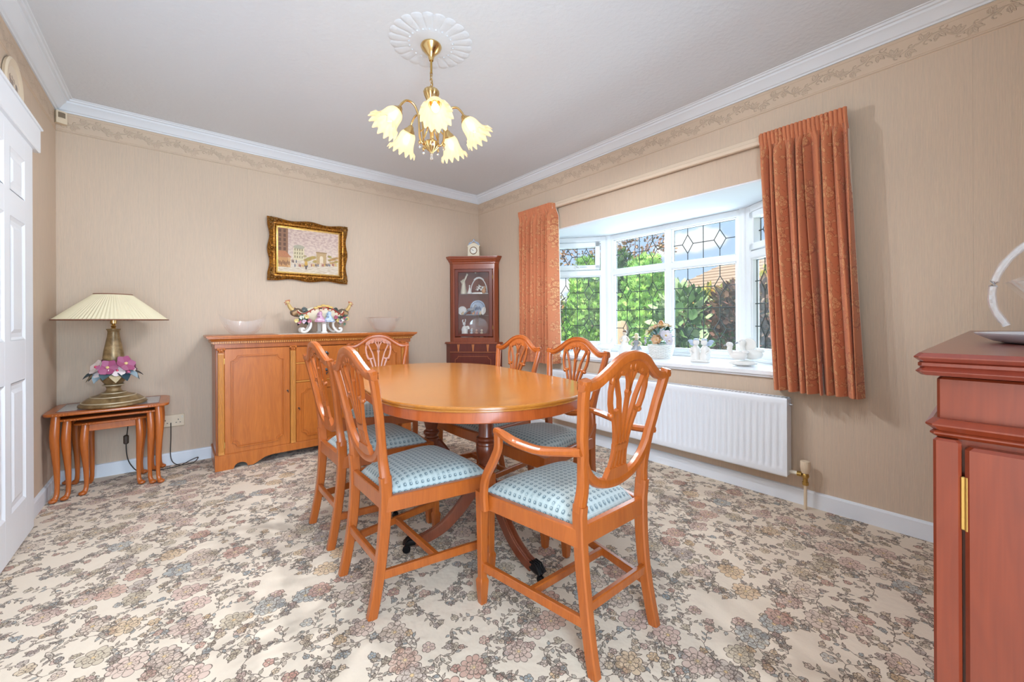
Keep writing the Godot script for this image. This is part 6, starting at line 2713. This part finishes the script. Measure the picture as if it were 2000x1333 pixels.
	for i in pf.t.size():
		pf.t[i] = Vector2(0.5 + ring[i].x / 0.19, 0.5 - ring[i].y / 0.19)
	pf.box(Vector3(0, 0, 0.003), Vector3(0.12, 0.12, 0.006))
	part("picture", pf, M.plate_scene, pq)


# ---------------------------------------------------------------- curtains and radiator

func curtain(t: Node3D, x0: float, z_top: Vector2, z_bot: Vector2, y_top: float, y_bot: float, folds: int, sd: int, inner: float) -> void:
	var r := RandomNumberGenerator.new()
	r.seed = sd
	var ns := 220
	var nr := 40
	# uneven fold spacing
	var knots := [0.0]
	for i in folds:
		knots.append(knots[-1] + r.randf_range(0.6, 1.5))
	var total: float = knots[-1]
	var depth := []
	for i in folds:
		depth.append(r.randf_range(0.55, 1.0))
	var front := []
	var back := []
	for i in nr + 1:
		var v := float(i) / nr
		var y := lerpf(y_top, y_bot, v)
		var dist := y_top - y
		var head := 1.0 - smoothstep(0.055, 0.12, dist)
		var nip := exp(-pow((dist - 0.075) / 0.03, 2.0))
		var rf := PackedVector3Array()
		var rb := PackedVector3Array()
		for j in ns + 1:
			var s := float(j) / ns
			var k := 0
			while k < folds - 1 and s * total > knots[k + 1]:
				k += 1
			var u: float = clampf((s * total - knots[k]) / (knots[k + 1] - knots[k]), 0, 1)
			# a fold: a broad rounded front and a narrow, deep valley
			var f := pow(sin(PI * u), 0.8)
			var big: float = 0.085 * depth[k] * f * (0.75 + 0.25 * v)
			# the fold leans to one side as it falls
			var lean: float = 0.012 * sin(k * 2.3 + v * 2.0) * sin(PI * u)
			var fine := 0.011 * pow(absf(sin(PI * s * folds * 2.2)), 0.6)
			var out := lerpf(big, fine + 0.03, head) - 0.012 * nip
			var z := lerpf(lerpf(z_top.x, z_top.y, s), lerpf(z_bot.x, z_bot.y, s), pow(v, 1.2)) + lean * (1 - head)
			# the leading edge turns back towards the window
			var turn: float = 0.0
			var e := 1.0 - s if inner > 0 else s
			if e < 0.06:
				turn = 0.05 * pow(1.0 - e / 0.06, 1.4)
			var p := Vector3(x0 - out + turn, y, z)
			rf.append(p)
			rb.append(p + Vector3(0.009, 0, 0))
		rb.reverse()
		front.append(rf)
		back.append(rb)
	# seen from the room the columns run with rising z, which is to the viewer's right; rows go down, so reverse them
	front.reverse()
	back.reverse()
	var wide := total * 0.105
	part("cloth", Shape.new().grid(front, false, false, 60.0, Vector2(wide / 0.55, 1.4 / 0.55)), M.curtain, t)
	part("lining", Shape.new().grid(back, false, false, 60.0), M.lining, t)
	# heading tape along the back of the top edge, with a few hooks
	var tape := Shape.new()
	tape.box(Vector3(x0 - 0.012, y_top - 0.035, (z_top.x + z_top.y) / 2), Vector3(0.004, 0.03, absf(z_top.y - z_top.x) - 0.02))
	for i in 8:
		var z := lerpf(z_top.x, z_top.y, (i + 0.5) / 8.0)
		tape.tube(curve([Vector3(x0 - 0.006, y_top - 0.04, z), Vector3(x0 + 0.010, y_top - 0.03, z), Vector3(x0 + 0.018, y_top - 0.012, z)], 4), 0.0018, 6)
	part("heading_tape", tape, M.lining, t)


func build_curtains() -> void:
	var t := thing("curtain", "terracotta damask curtain with a pencil-pleat heading on the far side of the bay window", "curtain", Vector3.ZERO, 0.0, "pair of terracotta damask curtains")
	curtain(t, 2.545, Vector2(-2.925, -2.475), Vector2(-2.92, -2.45), 2.045, 0.632, 11, 5, 1.0)
	var u := thing("curtain", "terracotta damask curtain with a pencil-pleat heading on the near side of the bay window", "curtain", Vector3.ZERO, 0.0, "pair of terracotta damask curtains")
	curtain(u, 2.545, Vector2(-0.865, -0.462), Vector2(-0.80, -0.402), 2.045, 0.625, 10, 9, -1.0)
	# batten and track
	var k := thing("curtain_track", "long beige curtain track on a batten across the top of the bay window", "curtain track")
	part("batten", Shape.new().box(Vector3(XR - 0.010, 2.045, -1.71), Vector3(0.020, 0.050, 2.46), 0.003), M.track, k)
	var rail := Shape.new()
	rail.box(Vector3(XR - 0.050, 2.022, -1.71), Vector3(0.008, 0.022, 2.46), 0.002)
	rail.box(Vector3(XR - 0.040, 2.011, -1.71), Vector3(0.020, 0.003, 2.46))
	rail.box(Vector3(XR - 0.040, 2.033, -1.71), Vector3(0.020, 0.003, 2.46))
	part("rail", rail, M.track, k)
	for i in 6:
		var br := Shape.new()
		br.box(Vector3(XR - 0.028, 2.030, -2.85 + 0.466 * i), Vector3(0.040, 0.010, 0.018), 0.002)
		part("bracket", br, M.track, k)


func build_radiator() -> void:
	var t := thing("radiator", "long white panel radiator under the bay window", "radiator", Vector3(2.555, 0.155, -1.62))
	var half := 0.90
	var h := 0.425
	var np := 54
	var per := 8
	var rows := []
	var ys := [0.0, 0.004, 0.010, 0.030, 0.036, 0.048, 0.060, h - 0.056, h - 0.044, h - 0.032, h - 0.026, h - 0.010, h - 0.004, h]
	var press := [0, 0, 0, 0, 0, 0.5, 1.0, 1.0, 0.5, 0, 0, 0, 0, 0]
	for i in ys.size():
		var row := PackedVector3Array()
		for j in np * per + 1:
			var u := float(j) / (np * per)
			var z := -half + 2 * half * u
			var f := fposmod(u * np + 0.5, 1.0)
			var g := smoothstep(0.16, 0.30, f) * (1.0 - smoothstep(0.70, 0.84, f))
			if u < 0.012 or u > 0.988:
				g = 0.0
			var round_ := 0.0
			if i == 0 or i == ys.size() - 1:
				round_ = 0.008
			elif i == 1 or i == ys.size() - 2:
				round_ = 0.002
			row.append(Vector3(-0.040 + round_ + 0.0065 * press[i] * g, ys[i], z))
		rows.append(row)
	part("front_panel", Shape.new().grid(rows, false, false, 50.0), M.radiator, t)
	var b := Shape.new()
	b.box(Vector3(0.030, h / 2, 0), Vector3(0.012, h - 0.01, 2 * half), 0.004)
	for e in [-1.0, 1.0]:
		b.box(Vector3(-0.004, h / 2, e * (half - 0.004)), Vector3(0.070, h - 0.012, 0.010), 0.003)
	b.box(Vector3(-0.028, h / 2, 0), Vector3(0.008, h - 0.012, 2 * half - 0.01))
	b.box(Vector3(0.0, 0.006, 0), Vector3(0.05, 0.008, 2 * half - 0.02))
	part("back_panel", b, M.radiator, t)
	var g := Shape.new()
	for e in [-0.027, 0.027]:
		g.box(Vector3(e, h - 0.002, 0), Vector3(0.008, 0.006, 2 * half - 0.01))
	for i in 90:
		g.box(Vector3(0, h - 0.002, -half + 0.01 + (2 * half - 0.02) * (i + 0.5) / 90.0), Vector3(0.054, 0.005, 0.010))
	part("top_grille", g, M.radiator, t).set_meta("kind", "stuff")
	var vent := Shape.new()
	vent.xf = Transform3D(Basis(Vector3.RIGHT, PI / 2), Vector3(0, h - 0.035, half))
	vent.lathe([Vector2(0.0, 0.0), Vector2(0.009, 0.0), Vector2(0.009, 0.010), Vector2(0.004, 0.010), Vector2(0.004, 0.016), Vector2(0.0, 0.016)], Vector3.ZERO, 12)
	vent.xf = Transform3D()
	part("bleed_valve", vent, M.chrome, t)
	# valve on the near end: tail, body, ribbed head, pipe to the floor
	var v := Shape.new()
	v.tube(PackedVector3Array([Vector3(0, 0.026, half), Vector3(0, 0.026, half + 0.045)]), 0.010, 12)
	part("valve_tail", v, M.ivory, t)
	var vb := Shape.new()
	vb.tube(PackedVector3Array([Vector3(0, 0.026, half + 0.036), Vector3(0, 0.026, half + 0.056)]), 0.014, 6)
	vb.ball(Vector3(0, 0.022, half + 0.072), Vector3(0.017, 0.019, 0.017), 14, 10)
	vb.tube(PackedVector3Array([Vector3(0, -0.028, half + 0.072), Vector3(0, 0.044, half + 0.072)]), 0.011, 12)
	vb.tube(PackedVector3Array([Vector3(0, -0.026, half + 0.072), Vector3(0, -0.010, half + 0.072)]), 0.015, 6)
	part("valve_body", vb, M.brass_dull, t)
	var hd := Shape.new()
	hd.lathe([Vector2(0.0, 0.036), Vector2(0.015, 0.036), Vector2(0.019, 0.044), Vector2(0.021, 0.060), Vector2(0.022, 0.064), Vector2(0.022, 0.092), Vector2(0.020, 0.100), Vector2(0.0, 0.102)], Vector3(0, 0.0, half + 0.072), 48, 25, 0.02, 24)
	part("thermostat_head", hd, M.cream_plastic, t)
	var pp := Shape.new()
	pp.tube(PackedVector3Array([Vector3(0, -0.024, half + 0.072), Vector3(0, -0.155, half + 0.072)]), 0.0075, 12)
	part("pipe", pp, M.cream_plastic, t)


# ---------------------------------------------------------------- ornaments on the window sill

func build_sill_things() -> void:
	var y := 0.7125
	# white bird
	var s := Shape.new()
	s.ball(Vector3(0, 0.055, 0), Vector3(0.075, 0.032, 0.034), 16, 10)
	s.tube(curve([Vector3(-0.03, 0.055, 0), Vector3(-0.09, 0.050, 0), Vector3(-0.135, 0.046, 0)], 4), 0.016, 8, false, [1.2, 1.2, 1.1, 1.0, 0.9, 0.8, 0.7, 0.6, 0.5])
	s.tube(curve([Vector3(0.045, 0.065, 0), Vector3(0.070, 0.090, 0), Vector3(0.074, 0.115, 0)], 4), 0.018, 10)
	s.ball(Vector3(0.076, 0.122, 0), Vector3(0.019, 0.017, 0.016), 12, 8)
	s.tube(PackedVector3Array([Vector3(0.088, 0.122, 0), Vector3(0.108, 0.117, 0)]), 0.004, 6)
	s.ball(Vector3(0.01, 0.015, 0), Vector3(0.045, 0.016, 0.035), 14, 8)
	var b := part("bird_figurine", s, M.china)
	b.position = Vector3(3.06, y, -2.33)
	b.rotation.y = deg_to_rad(-62)
	tag(b, "white china seabird on the sill in the far corner of the bay", "figurine")
	# lady and child
	for q in [[3.005, -2.075, 1.0, "pale china lady with a basket on the sill, left of the flower basket", 0], [2.985, -1.945, 0.78, "seated china figure in a hat on the sill, just left of the flower basket", 1]]:
		var t := thing("figurine", q[3], "figurine", Vector3(q[0], y, q[1]), deg_to_rad(-80))
		var k: float = q[2]
		var d := Shape.new()
		d.lathe([Vector2(0.0, 0.0), Vector2(0.050, 0.0), Vector2(0.054, 0.010), Vector2(0.046, 0.05), Vector2(0.030, 0.095), Vector2(0.018, 0.118), Vector2(0.024, 0.140), Vector2(0.020, 0.160), Vector2(0.0, 0.168)], Vector3.ZERO, 20, 60, 0.08, 7, Vector2(k if q[4] == 0 else 1.05, 0.8))
		if q[4] == 1:
			d.ball(Vector3(0.03, 0.04, 0.02), Vector3(0.04, 0.03, 0.03), 10, 8)
		var dress := part("dress", d, M.china if q[4] == 0 else M.china_grey, t)
		dress.scale = Vector3(1, k, 1)
		var a := Shape.new()
		a.color = Color(0.82, 0.74, 0.62) if q[4] else Color(0.86, 0.80, 0.72)
		a.ball(Vector3(0, 0.185 * k, 0), Vector3(0.017, 0.020, 0.017), 12, 8)
		a.tube(curve([Vector3(0.020, 0.15 * k, 0.0), Vector3(0.042, 0.125 * k, 0.012), Vector3(0.024, 0.105 * k, 0.03)], 4), 0.008, 8)
		a.tube(curve([Vector3(-0.020, 0.15 * k, 0.0), Vector3(-0.040, 0.125 * k, 0.012), Vector3(-0.020, 0.105 * k, 0.03)], 4), 0.008, 8)
		part("body", a, M.painted, t)
		var h := Shape.new()
		h.color = Color(0.46, 0.36, 0.28) if q[4] == 0 else Color(0.84, 0.76, 0.60)
		if q[4] == 0:
			h.ball(Vector3(0, 0.194, -0.005), Vector3(0.020, 0.019, 0.020), 12, 8)
		else:
			h.lathe([Vector2(0.0, 0.186 * k), Vector2(0.036, 0.190 * k), Vector2(0.034, 0.198 * k), Vector2(0.018, 0.204 * k), Vector2(0.014, 0.235 * k), Vector2(0.0, 0.24 * k)], Vector3.ZERO, 16, 50)
		part("hair" if q[4] == 0 else "hat", h, M.painted, t)
	flower_basket(Vector3(2.89, y, -1.665))
	# two cherubs
	var t := thing("cherub_figurine", "white china group of two cherubs on the sill, between flower basket and ducks", "figurine", Vector3(2.815, y, -1.325), deg_to_rad(-78))
	var c := Shape.new()
	c.box(Vector3(0, 0.010, 0), Vector3(0.125, 0.020, 0.07), 0.006)
	for e in [-1.0, 1.0]:
		c.lathe([Vector2(0.0, 0.015), Vector2(0.032, 0.016), Vector2(0.034, 0.04), Vector2(0.026, 0.075), Vector2(0.028, 0.095), Vector2(0.014, 0.115), Vector2(0.0, 0.12)], Vector3(e * 0.030, 0, 0), 16, 60, 0.06, 5)
		c.tube(curve([Vector3(e * 0.052, 0.10, 0), Vector3(e * 0.062, 0.075, 0.015), Vector3(e * 0.042, 0.06, 0.028)], 4), 0.009, 8)
	part("body", c, M.china, t)
	for e in [-1.0, 1.0]:
		part("head", Shape.new().ball(Vector3(e * 0.026, 0.138, 0.004), Vector3(0.022, 0.023, 0.021), 14, 10), M.china, t)
		var w := Shape.new()
		for k in 3:
			w.ball(Vector3(e * (0.052 + 0.008 * k), 0.122 + 0.012 * k, -0.016), Vector3(0.020, 0.010, 0.006), 9, 6)
		w.ball(Vector3(e * 0.026, 0.156, 0.0), Vector3(0.020, 0.010, 0.020), 10, 6)
		part("wing", w, M.china_blue, t)
	# pair of ducks with a round fan tail
	var dk := thing("duck_figurine", "white china pair of ducks on the sill beside the near curtain", "figurine", Vector3(2.775, y, -1.035), deg_to_rad(-75))
	var g := Shape.new()
	g.ball(Vector3(0, 0.018, 0), Vector3(0.082, 0.019, 0.045), 18, 8)
	part("base", g, M.china, dk)
	for q in [[-0.030, 0.030, 1.0, 0], [0.040, -0.020, 1.15, 1]]:
		var d := Shape.new()
		var k: float = q[2]
		var o := Vector3(q[0], 0.03, q[1])
		d.ball(o + Vector3(0.01, 0.038, 0) * k, Vector3(0.052, 0.030, 0.030) * k, 16, 10)
		d.tube(curve([o + Vector3(-0.030, 0.048, 0) * k, o + Vector3(-0.040, 0.075, 0) * k, o + Vector3(-0.036, 0.095, 0) * k], 4), 0.015 * k, 10)
		d.ball(o + Vector3(-0.040, 0.104, 0) * k, Vector3(0.021, 0.018, 0.017) * k, 12, 8)
		d.ball(o + Vector3(0.045, 0.060, 0) * k, Vector3(0.024, 0.013, 0.018) * k, 10, 7)
		var body := part("duck", d, M.china, dk)
		var e := Shape.new()
		e.tube(PackedVector3Array([o + Vector3(-0.056, 0.103, 0) * k, o + Vector3(-0.074, 0.097, 0) * k]), 0.005 * k, 8)
		e.ball(o + Vector3(-0.048, 0.110, 0.013) * k, Vector3(0.003, 0.003, 0.003), 6, 5)
		part("bill", e, M.china_grey, body)
	var disc := Shape.new()
	disc.xf = Transform3D(Basis(Vector3.RIGHT, PI / 2), Vector3(0.030, 0.135, -0.030))
	disc.lathe([Vector2(0.0, -0.006), Vector2(0.040, -0.006), Vector2(0.044, 0.0), Vector2(0.040, 0.006), Vector2(0.0, 0.006)], Vector3.ZERO, 28, 40, 0.03, 14)
	disc.xf = Transform3D()
	part("fan_tail", disc, M.china, dk)


func flower_basket(at: Vector3) -> void:
	var t := thing("flower_basket", "white woven china basket of pale flowers and green leaves in the middle of the sill", "flower basket", at)
	var b := Shape.new()
	var r0 := 0.078
	var r1 := 0.108
	var hgt := 0.105
	for i in 11:
		var ring := PackedVector3Array()
		var v := (i + 0.5) / 11.0
		for j in 56:
			var a := TAU * j / 56
			var rad := lerpf(r0, r1, v) + 0.0045 * sin(a * 14.0 + (PI if i % 2 else 0.0))
			ring.append(Vector3(cos(a) * rad, hgt * v, -sin(a) * rad * 0.85))
		b.tube(ring, 0.0048, 6, true)
	for j in 28:
		var a := TAU * j / 28
		b.tube(PackedVector3Array([Vector3(cos(a) * r0, 0.002, -sin(a) * r0 * 0.85), Vector3(cos(a) * r1, hgt, -sin(a) * r1 * 0.85)]), 0.0035, 6)
	b.lathe([Vector2(0.0, 0.002), Vector2(0.074, 0.002), Vector2(0.100, 0.095), Vector2(0.0, 0.097)], Vector3.ZERO, 28, 40, 0, 0, Vector2(1, 0.85))
	part("basket", b, M.china, t)
	var r := RandomNumberGenerator.new()
	r.seed = 23
	for k in 34:
		var a := r.randf() * TAU
		var el := r.randf_range(-0.25, 1.2)
		var d := Vector3(cos(a) * cos(el), sin(el), sin(a) * cos(el))
		var f := Shape.new()
		leaf_blade(f, Vector3(0, 0.125, 0) + d * Vector3(0.095, 0.080, 0.075), d + Vector3(r.randf_range(-0.5, 0.5), 0.2, r.randf_range(-0.5, 0.5)), Vector3.UP + d * 0.7, 0.068, 0.040, [Color(0.16, 0.42, 0.34), Color(0.24, 0.36, 0.28), Color(0.40, 0.54, 0.46), Color(0.12, 0.28, 0.24), Color(0.62, 0.70, 0.68)][k % 5])
		part("leaf", f, M.painted, t)
	# flowers face the room: the room lies towards -x
	for q in [[-0.3, 0.9, 0.3, 0.042, 0], [-0.7, 0.55, -0.45, 0.044, 1], [-0.6, 0.35, 0.75, 0.045, 2], [-0.9, 0.1, 0.25, 0.040, 3], [-0.5, 0.7, -0.1, 0.034, 3], [-0.6, 0.0, -0.8, 0.034, 2], [-0.5, 0.05, 0.95, 0.036, 2], [0.3, 0.8, 0.2, 0.04, 0], [0.6, 0.4, -0.5, 0.04, 2], [0.1, 0.6, -0.8, 0.036, 1]]:
		var d := Vector3(q[0], q[1], q[2])
		var f := Shape.new()
		var tint: Color = [Color(0.90, 0.78, 0.60), Color(0.86, 0.84, 0.62), Color(0.88, 0.84, 0.88), Color(0.80, 0.60, 0.42)][q[4]]
		var c := Vector3(0, 0.135, 0) + d.normalized() * Vector3(0.118, 0.125, 0.105)
		blossom(f, c, d, q[3], 6, tint, Color(0.85, 0.70, 0.40), 0.7)
		blossom(f, c + d.normalized() * 0.004, d, q[3] * 0.62, 5, tint.lerp(Color(0.95, 0.9, 0.8), 0.3), Color(0.85, 0.70, 0.40), 0.9)
		part("flower", f, M.painted, t)
	var bud := Shape.new()
	bud.color = Color(0.74, 0.48, 0.26)
	bud.ball(Vector3(-0.02, 0.262, 0.012), Vector3(0.022, 0.034, 0.022), 12, 8)
	bud.color = Color(0.80, 0.58, 0.36)
	bud.ball(Vector3(-0.034, 0.255, 0.016), Vector3(0.012, 0.028, 0.016), 10, 7)
	part("bud", bud, M.painted, t)


# ---------------------------------------------------------------- the garden

func leaf_mesh(kind: int) -> ArrayMesh:
	var s := Shape.new()
	if kind == 0:
		# a feathery conifer spray
		for k in 5:
			var a := -0.9 + 0.45 * k
			var d := Vector3(sin(a), cos(a), 0.12 * (k % 2))
			var w := Vector3(cos(a), -sin(a), 0) * 0.16
			s.tri(d * 0.1 - w, d * 0.1 + w, d * (1.0 - 0.12 * absf(k - 2)))
	else:
		var rows := []
		for i in 4:
			var u := i / 3.0
			var k := sin(PI * lerpf(0.08, 1.0, pow(u, 0.8))) * (0.34 if kind == 1 else 0.20)
			rows.append(PackedVector3Array([Vector3(-k, u, 0.10 * u * u), Vector3(0, u, -0.05 + 0.10 * u * u), Vector3(k, u, 0.10 * u * u)]))
		s.grid(rows, false, false, 90.0)
	return s.mesh()


# a plant as a thing: stems, and its leaves as one mass. lobes: centre and radii of rounded masses the leaves lie on
func plant(called: String, label: String, cat: String, at: Vector3, lobes: Array, count: int, size: float, kind: int, tints: Array, sd: int, upward := 0.6, group := "") -> Node3D:
	var t := thing(called, label, cat, at, 0.0, group)
	var r := RandomNumberGenerator.new()
	r.seed = sd
	var st := Shape.new()
	for l in lobes:
		var c: Vector3 = l[0]
		st.tube(curve([Vector3(c.x * 0.1, 0.0, c.z * 0.1), Vector3(c.x * 0.5, c.y * 0.5, c.z * 0.5), c], 4), 0.02, 6)
		for k in 5:
			var d := Vector3(r.randf_range(-1, 1), r.randf_range(-0.3, 1), r.randf_range(-1, 1)) * (l[1] as Vector3) * 0.85
			st.tube(PackedVector3Array([c * 0.7, c + d * 0.5, c + d]), 0.008, 5)
	part("stem", st, M.bark, t).set_meta("kind", "stuff")
	var mm := MultiMesh.new()
	mm.transform_format = MultiMesh.TRANSFORM_3D
	mm.use_colors = true
	mm.mesh = leaf_mesh(kind)
	mm.instance_count = count
	var tot := 0.0
	for l in lobes:
		var q: Vector3 = l[1]
		tot += q.x * q.y + q.y * q.z
	for i in count:
		var pick := r.randf() * tot
		var l: Array = lobes[0]
		for m in lobes:
			var q: Vector3 = m[1]
			pick -= q.x * q.y + q.y * q.z
			if pick <= 0:
				l = m
				break
		var d := Vector3(r.randfn(), r.randfn(), r.randfn()).normalized()
		var depth := 1.0 - 0.45 * pow(r.randf(), 1.6)
		var bump := 1.0 + 0.16 * noise.get_noise_3dv(d * 190.0 + Vector3(sd, 0, 0) * 40.0)
		var p: Vector3 = l[0] + d * (l[1] as Vector3) * depth * bump
		var up := (d * (1.0 - upward) + Vector3(0, upward, 0) + Vector3(r.randf_range(-1, 1), r.randf_range(-1, 1), r.randf_range(-1, 1)) * 0.45).normalized()
		var face := (d + Vector3(r.randf_range(-1, 1), r.randf_range(-1, 1), r.randf_range(-1, 1)) * 0.7).normalized()
		var x := up.cross(face).normalized()
		var z := x.cross(up).normalized()
		var k := size * r.randf_range(0.65, 1.3)
		mm.set_instance_transform(i, Transform3D(Basis(x, up, z) * k, p))
		var c: Color = tints[r.randi() % tints.size()]
		mm.set_instance_color(i, c.lightened(r.randf() * 0.10).darkened(r.randf() * 0.16))
	var mi := MultiMeshInstance3D.new()
	mi.name = "foliage"
	mi.multimesh = mm
	mi.material_override = M.leaf
	mi.set_meta("kind", "stuff")
	t.add_child(mi, true)
	return t


func build_garden() -> void:
	var g := -0.12
	var gr := Shape.new()
	gr.box(Vector3(20.0, g - 0.1, -4), Vector3(34.0, 0.2, 50))
	struct("ground", gr, M.lawn)
	var green := [Color(0.46, 0.70, 0.28), Color(0.56, 0.78, 0.34), Color(0.38, 0.60, 0.26), Color(0.64, 0.82, 0.40)]
	var con := func(h: float, w: float) -> Array:
		return [[Vector3(0, h * 0.28, 0), Vector3(w, h * 0.30, w)], [Vector3(0, h * 0.52, 0), Vector3(w * 0.9, h * 0.30, w * 0.9)], [Vector3(0, h * 0.76, 0), Vector3(w * 0.62, h * 0.26, w * 0.62)]]
	plant("conifer", "bright green upright conifer seen through the far side light of the bay", "conifer", Vector3(4.95, g, -4.10), con.call(2.1, 0.42), 5200, 0.085, 0, green, 3, 0.75)
	plant("conifer", "broad bright green conifer filling the left half of the centre window", "conifer", Vector3(5.0, g, -3.10), con.call(2.0, 0.50), 6400, 0.085, 0, green, 4, 0.75)
	plant("conifer", "darker conifer behind, between the two bright conifers", "conifer", Vector3(5.9, g, -4.25), con.call(2.3, 0.55), 4200, 0.10, 0, [Color(0.22, 0.38, 0.17), Color(0.28, 0.46, 0.20), Color(0.18, 0.32, 0.15)], 5, 0.7)
	plant("feathery_shrub", "pale feathery shrub with orange tips at the far edge of the bay view", "shrub", Vector3(4.75, g, -4.85), [[Vector3(0, 0.7, 0), Vector3(0.42, 0.62, 0.42)], [Vector3(-0.1, 1.35, -0.05), Vector3(0.36, 0.50, 0.36)]], 2600, 0.11, 2, [Color(0.62, 0.66, 0.48), Color(0.72, 0.72, 0.56), Color(0.80, 0.58, 0.36), Color(0.50, 0.58, 0.40)], 6, 0.5)
	plant("laurel_shrub", "glossy green broad-leaved shrub in the left part of the near centre pane", "shrub", Vector3(4.75, g, -2.42), [[Vector3(0, 0.55, 0), Vector3(0.34, 0.52, 0.38)], [Vector3(0.05, 1.10, -0.05), Vector3(0.30, 0.42, 0.32)], [Vector3(0.25, 0.5, 0.45), Vector3(0.30, 0.42, 0.36)]], 1500, 0.13, 1, [Color(0.34, 0.50, 0.28), Color(0.46, 0.62, 0.38), Color(0.26, 0.40, 0.24), Color(0.62, 0.72, 0.54)], 7, 0.35)
	plant("purple_shrub", "dark bronze-leaved bush with bare twigs on the right of the near centre pane", "shrub", Vector3(5.05, g, -1.93), [[Vector3(0, 0.9, 0), Vector3(0.46, 0.44, 0.44)], [Vector3(0.0, 1.25, 0.15), Vector3(0.50, 0.34, 0.46)]], 2300, 0.075, 1, [Color(0.30, 0.20, 0.16), Color(0.38, 0.28, 0.20), Color(0.46, 0.30, 0.24), Color(0.26, 0.24, 0.16)], 8, 0.4)
	plant("golden_shrub", "yellow-green shrub behind the bronze bush, under the neighbouring roof", "shrub", Vector3(6.35, g, -2.45), [[Vector3(0, 1.0, 0), Vector3(0.62, 0.62, 0.55)], [Vector3(0.1, 1.45, 0.35), Vector3(0.50, 0.42, 0.45)], [Vector3(0.0, 1.30, -0.35), Vector3(0.45, 0.34, 0.40)]], 3200, 0.085, 1, [Color(0.66, 0.64, 0.24), Color(0.74, 0.68, 0.28), Color(0.52, 0.56, 0.24), Color(0.70, 0.52, 0.28)], 9, 0.5)
	plant("evergreen_shrub", "dark evergreen shrub seen through the near side light of the bay", "shrub", Vector3(5.2, g, -1.05), [[Vector3(0, 0.6, 0), Vector3(0.45, 0.60, 0.45)], [Vector3(0.0, 1.10, 0.0), Vector3(0.42, 0.42, 0.42)]], 2000, 0.10, 1, [Color(0.20, 0.34, 0.18), Color(0.28, 0.42, 0.22), Color(0.36, 0.50, 0.28)], 10, 0.4)
	plant("hedge_shrub", "green hedge shrub far behind the conifers", "hedge", Vector3(8.2, g, -6.6), [[Vector3(0, 0.8, 0), Vector3(0.9, 0.85, 1.3)], [Vector3(0.4, 0.9, 2.0), Vector3(0.9, 0.9, 1.3)], [Vector3(0.8, 0.8, 4.0), Vector3(0.9, 0.8, 1.4)]], 4200, 0.16, 1, [Color(0.30, 0.44, 0.22), Color(0.38, 0.52, 0.26), Color(0.24, 0.38, 0.20)], 12, 0.4)
	# the tree with brown autumn leaves against the sky
	var tr := plant("bronze_tree", "tree with sparse brown leaves against the sky beyond the conifers", "tree", Vector3(7.4, g, -5.4), [[Vector3(0, 2.2, 0), Vector3(0.75, 0.55, 0.75)], [Vector3(0.3, 2.7, 0.55), Vector3(0.62, 0.42, 0.62)], [Vector3(-0.35, 2.6, -0.6), Vector3(0.62, 0.48, 0.62)], [Vector3(0.1, 3.1, -0.1), Vector3(0.55, 0.40, 0.55)]], 1900, 0.075, 1, [Color(0.52, 0.36, 0.26), Color(0.62, 0.44, 0.32), Color(0.44, 0.32, 0.24), Color(0.70, 0.56, 0.42)], 13, 0.2)
	part("trunk", Shape.new().tube(curve([Vector3(0, 0, 0), Vector3(0.03, 0.9, 0.02), Vector3(0, 2.2, 0)], 4), 0.06, 8), M.bark, tr)
	# a weathered stump by the window
	var sp := thing("tree_stump", "grey-brown weathered tree stump outside the centre window", "stump", Vector3(4.25, g, -2.98))
	part("trunk", Shape.new().lathe([Vector2(0.0, 0.0), Vector2(0.15, 0.0), Vector2(0.11, 0.12), Vector2(0.085, 0.5), Vector2(0.08, 1.05), Vector2(0.05, 1.12), Vector2(0.0, 1.13)], Vector3.ZERO, 18, 50, 0.08, 7), mat(srgb(150, 130, 108), 0.95), sp)
	# the neighbour's bungalow: wall, tiled roof
	var h := thing("neighbour_house", "neighbouring bungalow whose brown tiled roof rises behind the shrubs", "house", Vector3(17.0, g, -4.2), -0.25)
	part("wall", Shape.new().box(Vector3(0, 1.1, 0), Vector3(6.0, 2.2, 7.0)), M.render_wall, h)
	var rf := Shape.new()
	# hipped roof
	var e := 2.15
	var q := [Vector3(-3.3, e, 3.8), Vector3(3.3, e, 3.8), Vector3(3.3, e, -3.8), Vector3(-3.3, e, -3.8)]
	var r0 := Vector3(0, e + 2.1, 0.9)
	var r1 := Vector3(0, e + 2.1, -0.9)
	rf.tri(q[0], q[1], r0)
	rf.tri(q[2], q[3], r1)
	rf.quad(q[3], q[0], r0, r1)
	rf.quad(q[1], q[2], r1, r0)
	rf.quad(q[0], q[3], q[2], q[1])
	part("roof", rf, M.roof_tile, h)
	var co := Shape.new()
	for i in 16:
		var u := (i + 0.5) / 16.0
		for sgn in [[q[3], q[0], r0, r1], [q[2], q[3], r1, r1]]:
			var a: Vector3 = (sgn[0] as Vector3).lerp(sgn[3], u)
			var b: Vector3 = (sgn[1] as Vector3).lerp(sgn[2], u)
			co.sweep(PackedVector3Array([a, b]), rect(0.08, 0.035, 0.004))
	part("tile_course", co, M.roof_tile, h)
